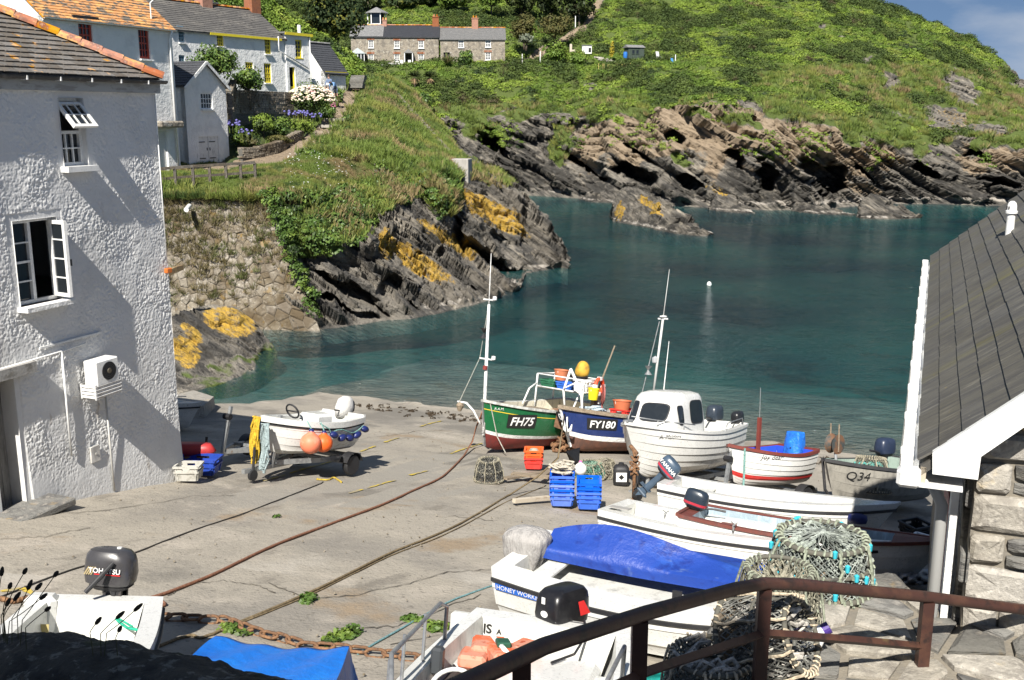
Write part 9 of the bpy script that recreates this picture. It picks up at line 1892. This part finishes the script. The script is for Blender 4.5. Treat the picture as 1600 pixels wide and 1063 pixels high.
 def tarp(a, b):
  e = .12; A = min(max((a - e) / (1 - 2 * e), 0), 1); B = min(max((b - e) / (1 - 2 * e), 0), 1); p = (c[0] * (1 - A) + c[1] * A) * (1 - B) + (c[3] * (1 - A) + c[2] * A) * B; dr = max(0, e - a, a - 1 + e, e - b, b - 1 + e) / e
  p = p - org; p = p + np.array([0, 0, .05 * math.sin(math.pi * A) * math.sin(math.pi * B) - .06 * math.sin(3.1 * A) - dr * .5 + .012 * math.sin(21 * A + 9 * B)]); out = np.array([(-1 if a < .5 else 1) * max(0, abs(a - .5) - .5 + e), (1 if b < .5 else -1) * max(0, abs(b - .5) - .5 + e), 0]) * .5; return tuple(p + out + np.array([.02 * math.sin(30 * b) * dr, .02 * math.sin(34 * a) * dr, 0]))
 MB().grid(tarp, 50, 40).obj('sheet', mat('tarp_bright_blue', (.008, .16, .62), .38, (((.02, .24, .75), 3, .5, .7), ((.006, .11, .48), 1.5, .5, .66)), bump=((7, .5, .04), (120, .15, .002)), spec=.5), o, 70)
 # weeds in the cracks
 wd = leaf_clump(46, .10, .028, .5, 91, mats=M_bush)
 for k, (x0, y0, x1, y1, n, lab) in enumerate(((500, 1000, 560, 976, 26, 'large green weed clump in the slipway crack by the chain'), (474, 934, 488, 930, 5, 'tiny weed tuft by the olive rope'), (630, 958, 660, 962, 7, 'small weed tuft left of the speedboat rail'), (672, 975, 700, 970, 9, 'green weed tuft above the speedboat rail'), (355, 978, 380, 984, 5, 'weed tuft under the chain'), (425, 800, 430, 801, 2, 'single weed by the concrete joint'))):
  r2 = random.Random(k); pts = []
  for i in range(n): t = r2.random(); p = on_slip(x0 + (x1 - x0) * t + r2.uniform(-3, 3), y0 + (y1 - y0) * t + r2.uniform(-3, 3)); p[2] = ground_z(p); pts.append(p)
  o = scatter('weed', np.array(pts), [r2.uniform(.5, 1.3) for _ in pts], wd, lab, 92 + k); 
 r3 = np.random.default_rng(5); gp = [S(a, b, -.045) for a, b in zip(r3.uniform(5, 27, 1500), r3.uniform(-14, -1, 1500)) if fbm(np.array([[a / 2.5, b / 2.5, 0]]), 3, 55)[0] > .46]
 scatter('grit', np.array(gp), r3.uniform(.3, 1.15, len(gp)) ** 2, MB().lathe([(0, -.006), (.016, 0), (.011, .012), (0, .016)], 5).mesh('pebble', M_rubble), 'loose grit and small stones on the slipway', 56)
 sw = [S(a, b, -.05) for a, b in zip(r3.normal(27.6, .5, 260) , r3.uniform(-17, -1, 260))]; scatter('wrack', np.array(sw), r3.uniform(.4, 1.2, 260), leaf_clump(14, .09, .04, .25, 57, mats=mat('wrack_brown', (.05, .035, .02), .6)), 'strand line of brown weed near the water', 58)
 # pots and floats on the platform
 zt = 7.05; P = lambda px, py, a=0: upright(on_z(px, py, zt), a)
 lobster_pot(P(1280, 908, .4), 'large lobster pot studded with turquoise knots at the platform edge', .33, .30, 61, .82, (.34, .38, .33), (.15, .165, .15), 34, .0035, band=(.30, .33, .25), bits=(.04, .42, .52), dome=.04, group='lobster pots stacked on the platform')
 lobster_pot(P(1212, 985, .1), 'round weathered lobster pot behind the railing bend', .25, .38, 62, .74, (.33, .31, .24), (.13, .125, .095), 30, .0035, band=(.27, .29, .22), group='lobster pots stacked on the platform')
 lobster_pot(upright(on_z(1150, 1058, zt) + [0, 0, .2], .5) @ Matrix.Rotation(1.15, 4, 'X') @ Matrix.Rotation(.3, 4, 'Y'), 'lobster pot tipped on its side bound with thick cream rope', .24, .36, 63, .8, (.50, .47, .42), (.10, .10, .09), 24, .004, band=(.56, .47, .34), group='lobster pots stacked on the platform')
 lobster_pot(P(1110, 1085, .9), 'lowest lobster pot with cream rope at the platform corner', .24, .22, 64, .85, (.5, .47, .42), (.1, .11, .1), 22, .004, band=(.54, .46, .34), group='lobster pots stacked on the platform')
 o = thing('net_float', 'grey stone coloured float behind the shaded rail', 'float', upright(on_z(1180, 1040, zt) + [0, 0, .14], .6) @ Matrix.Rotation(1.2, 4, 'Y')); MB().lathe([(0, -.17), (.10, -.15), (.125, -.02), (.11, .1), (.05, .19), (0, .2)], 18).obj('float', mat('grey_float', (.24, .23, .2), .7, (((.17, .16, .14), 5, .5, .65),)), o, True)
 o = thing('canister', 'white plastic container with purple mark and orange spot on the platform', 'canister', upright(on_z(1240, 1035, zt) + [0, 0, .10], -.35) @ Matrix.Rotation(1.0, 4, 'X')); se_loft(MB(), [(-.14, 0, .09, .06, 4), (-.13, 0, .105, .075, 4), (.08, 0, .105, .075, 4), (.15, 0, .06, .045, 3), (.18, 0, .03, .03, 2)], 24).obj('body', M_pvc, o, 40)
 MB().lathe([(0, .175), (.034, .175), (.034, .215), (0, .215)], 14).obj('cap', paint('cap_purple', (.06, .03, .2), .4), o); MB().tube([(-.03 + .03 * math.cos(a), .077, .06 + .025 * math.sin(a)) for a in np.linspace(0, 6.28, 17)[:-1]], .006, 5, closed=True).obj('purple_ring', paint('mark_purple', (.4, .1, .6), .5), o); MB().lathe([(0, 0), (.022, .001), (0, .002)], 9, axis='Y', c=(.03, .077, -.05)).obj('orange_spot', M_orange, o)
 tag(MB().grid(lambda a, b: tuple(on_slip(1010 + 60 * a, 1085 - 42 * b, .35 + .12 * math.sin(3 * a) + .05 * math.sin(9 * b))), 20, 14).obj('teal_sheet', mat('teal_sheet', (.02, .33, .30), .5, (((.04, .42, .38), 4, .5, .7),)), None, True), 'teal plastic sheet in the shade under the railing', 'sheet')
gear()
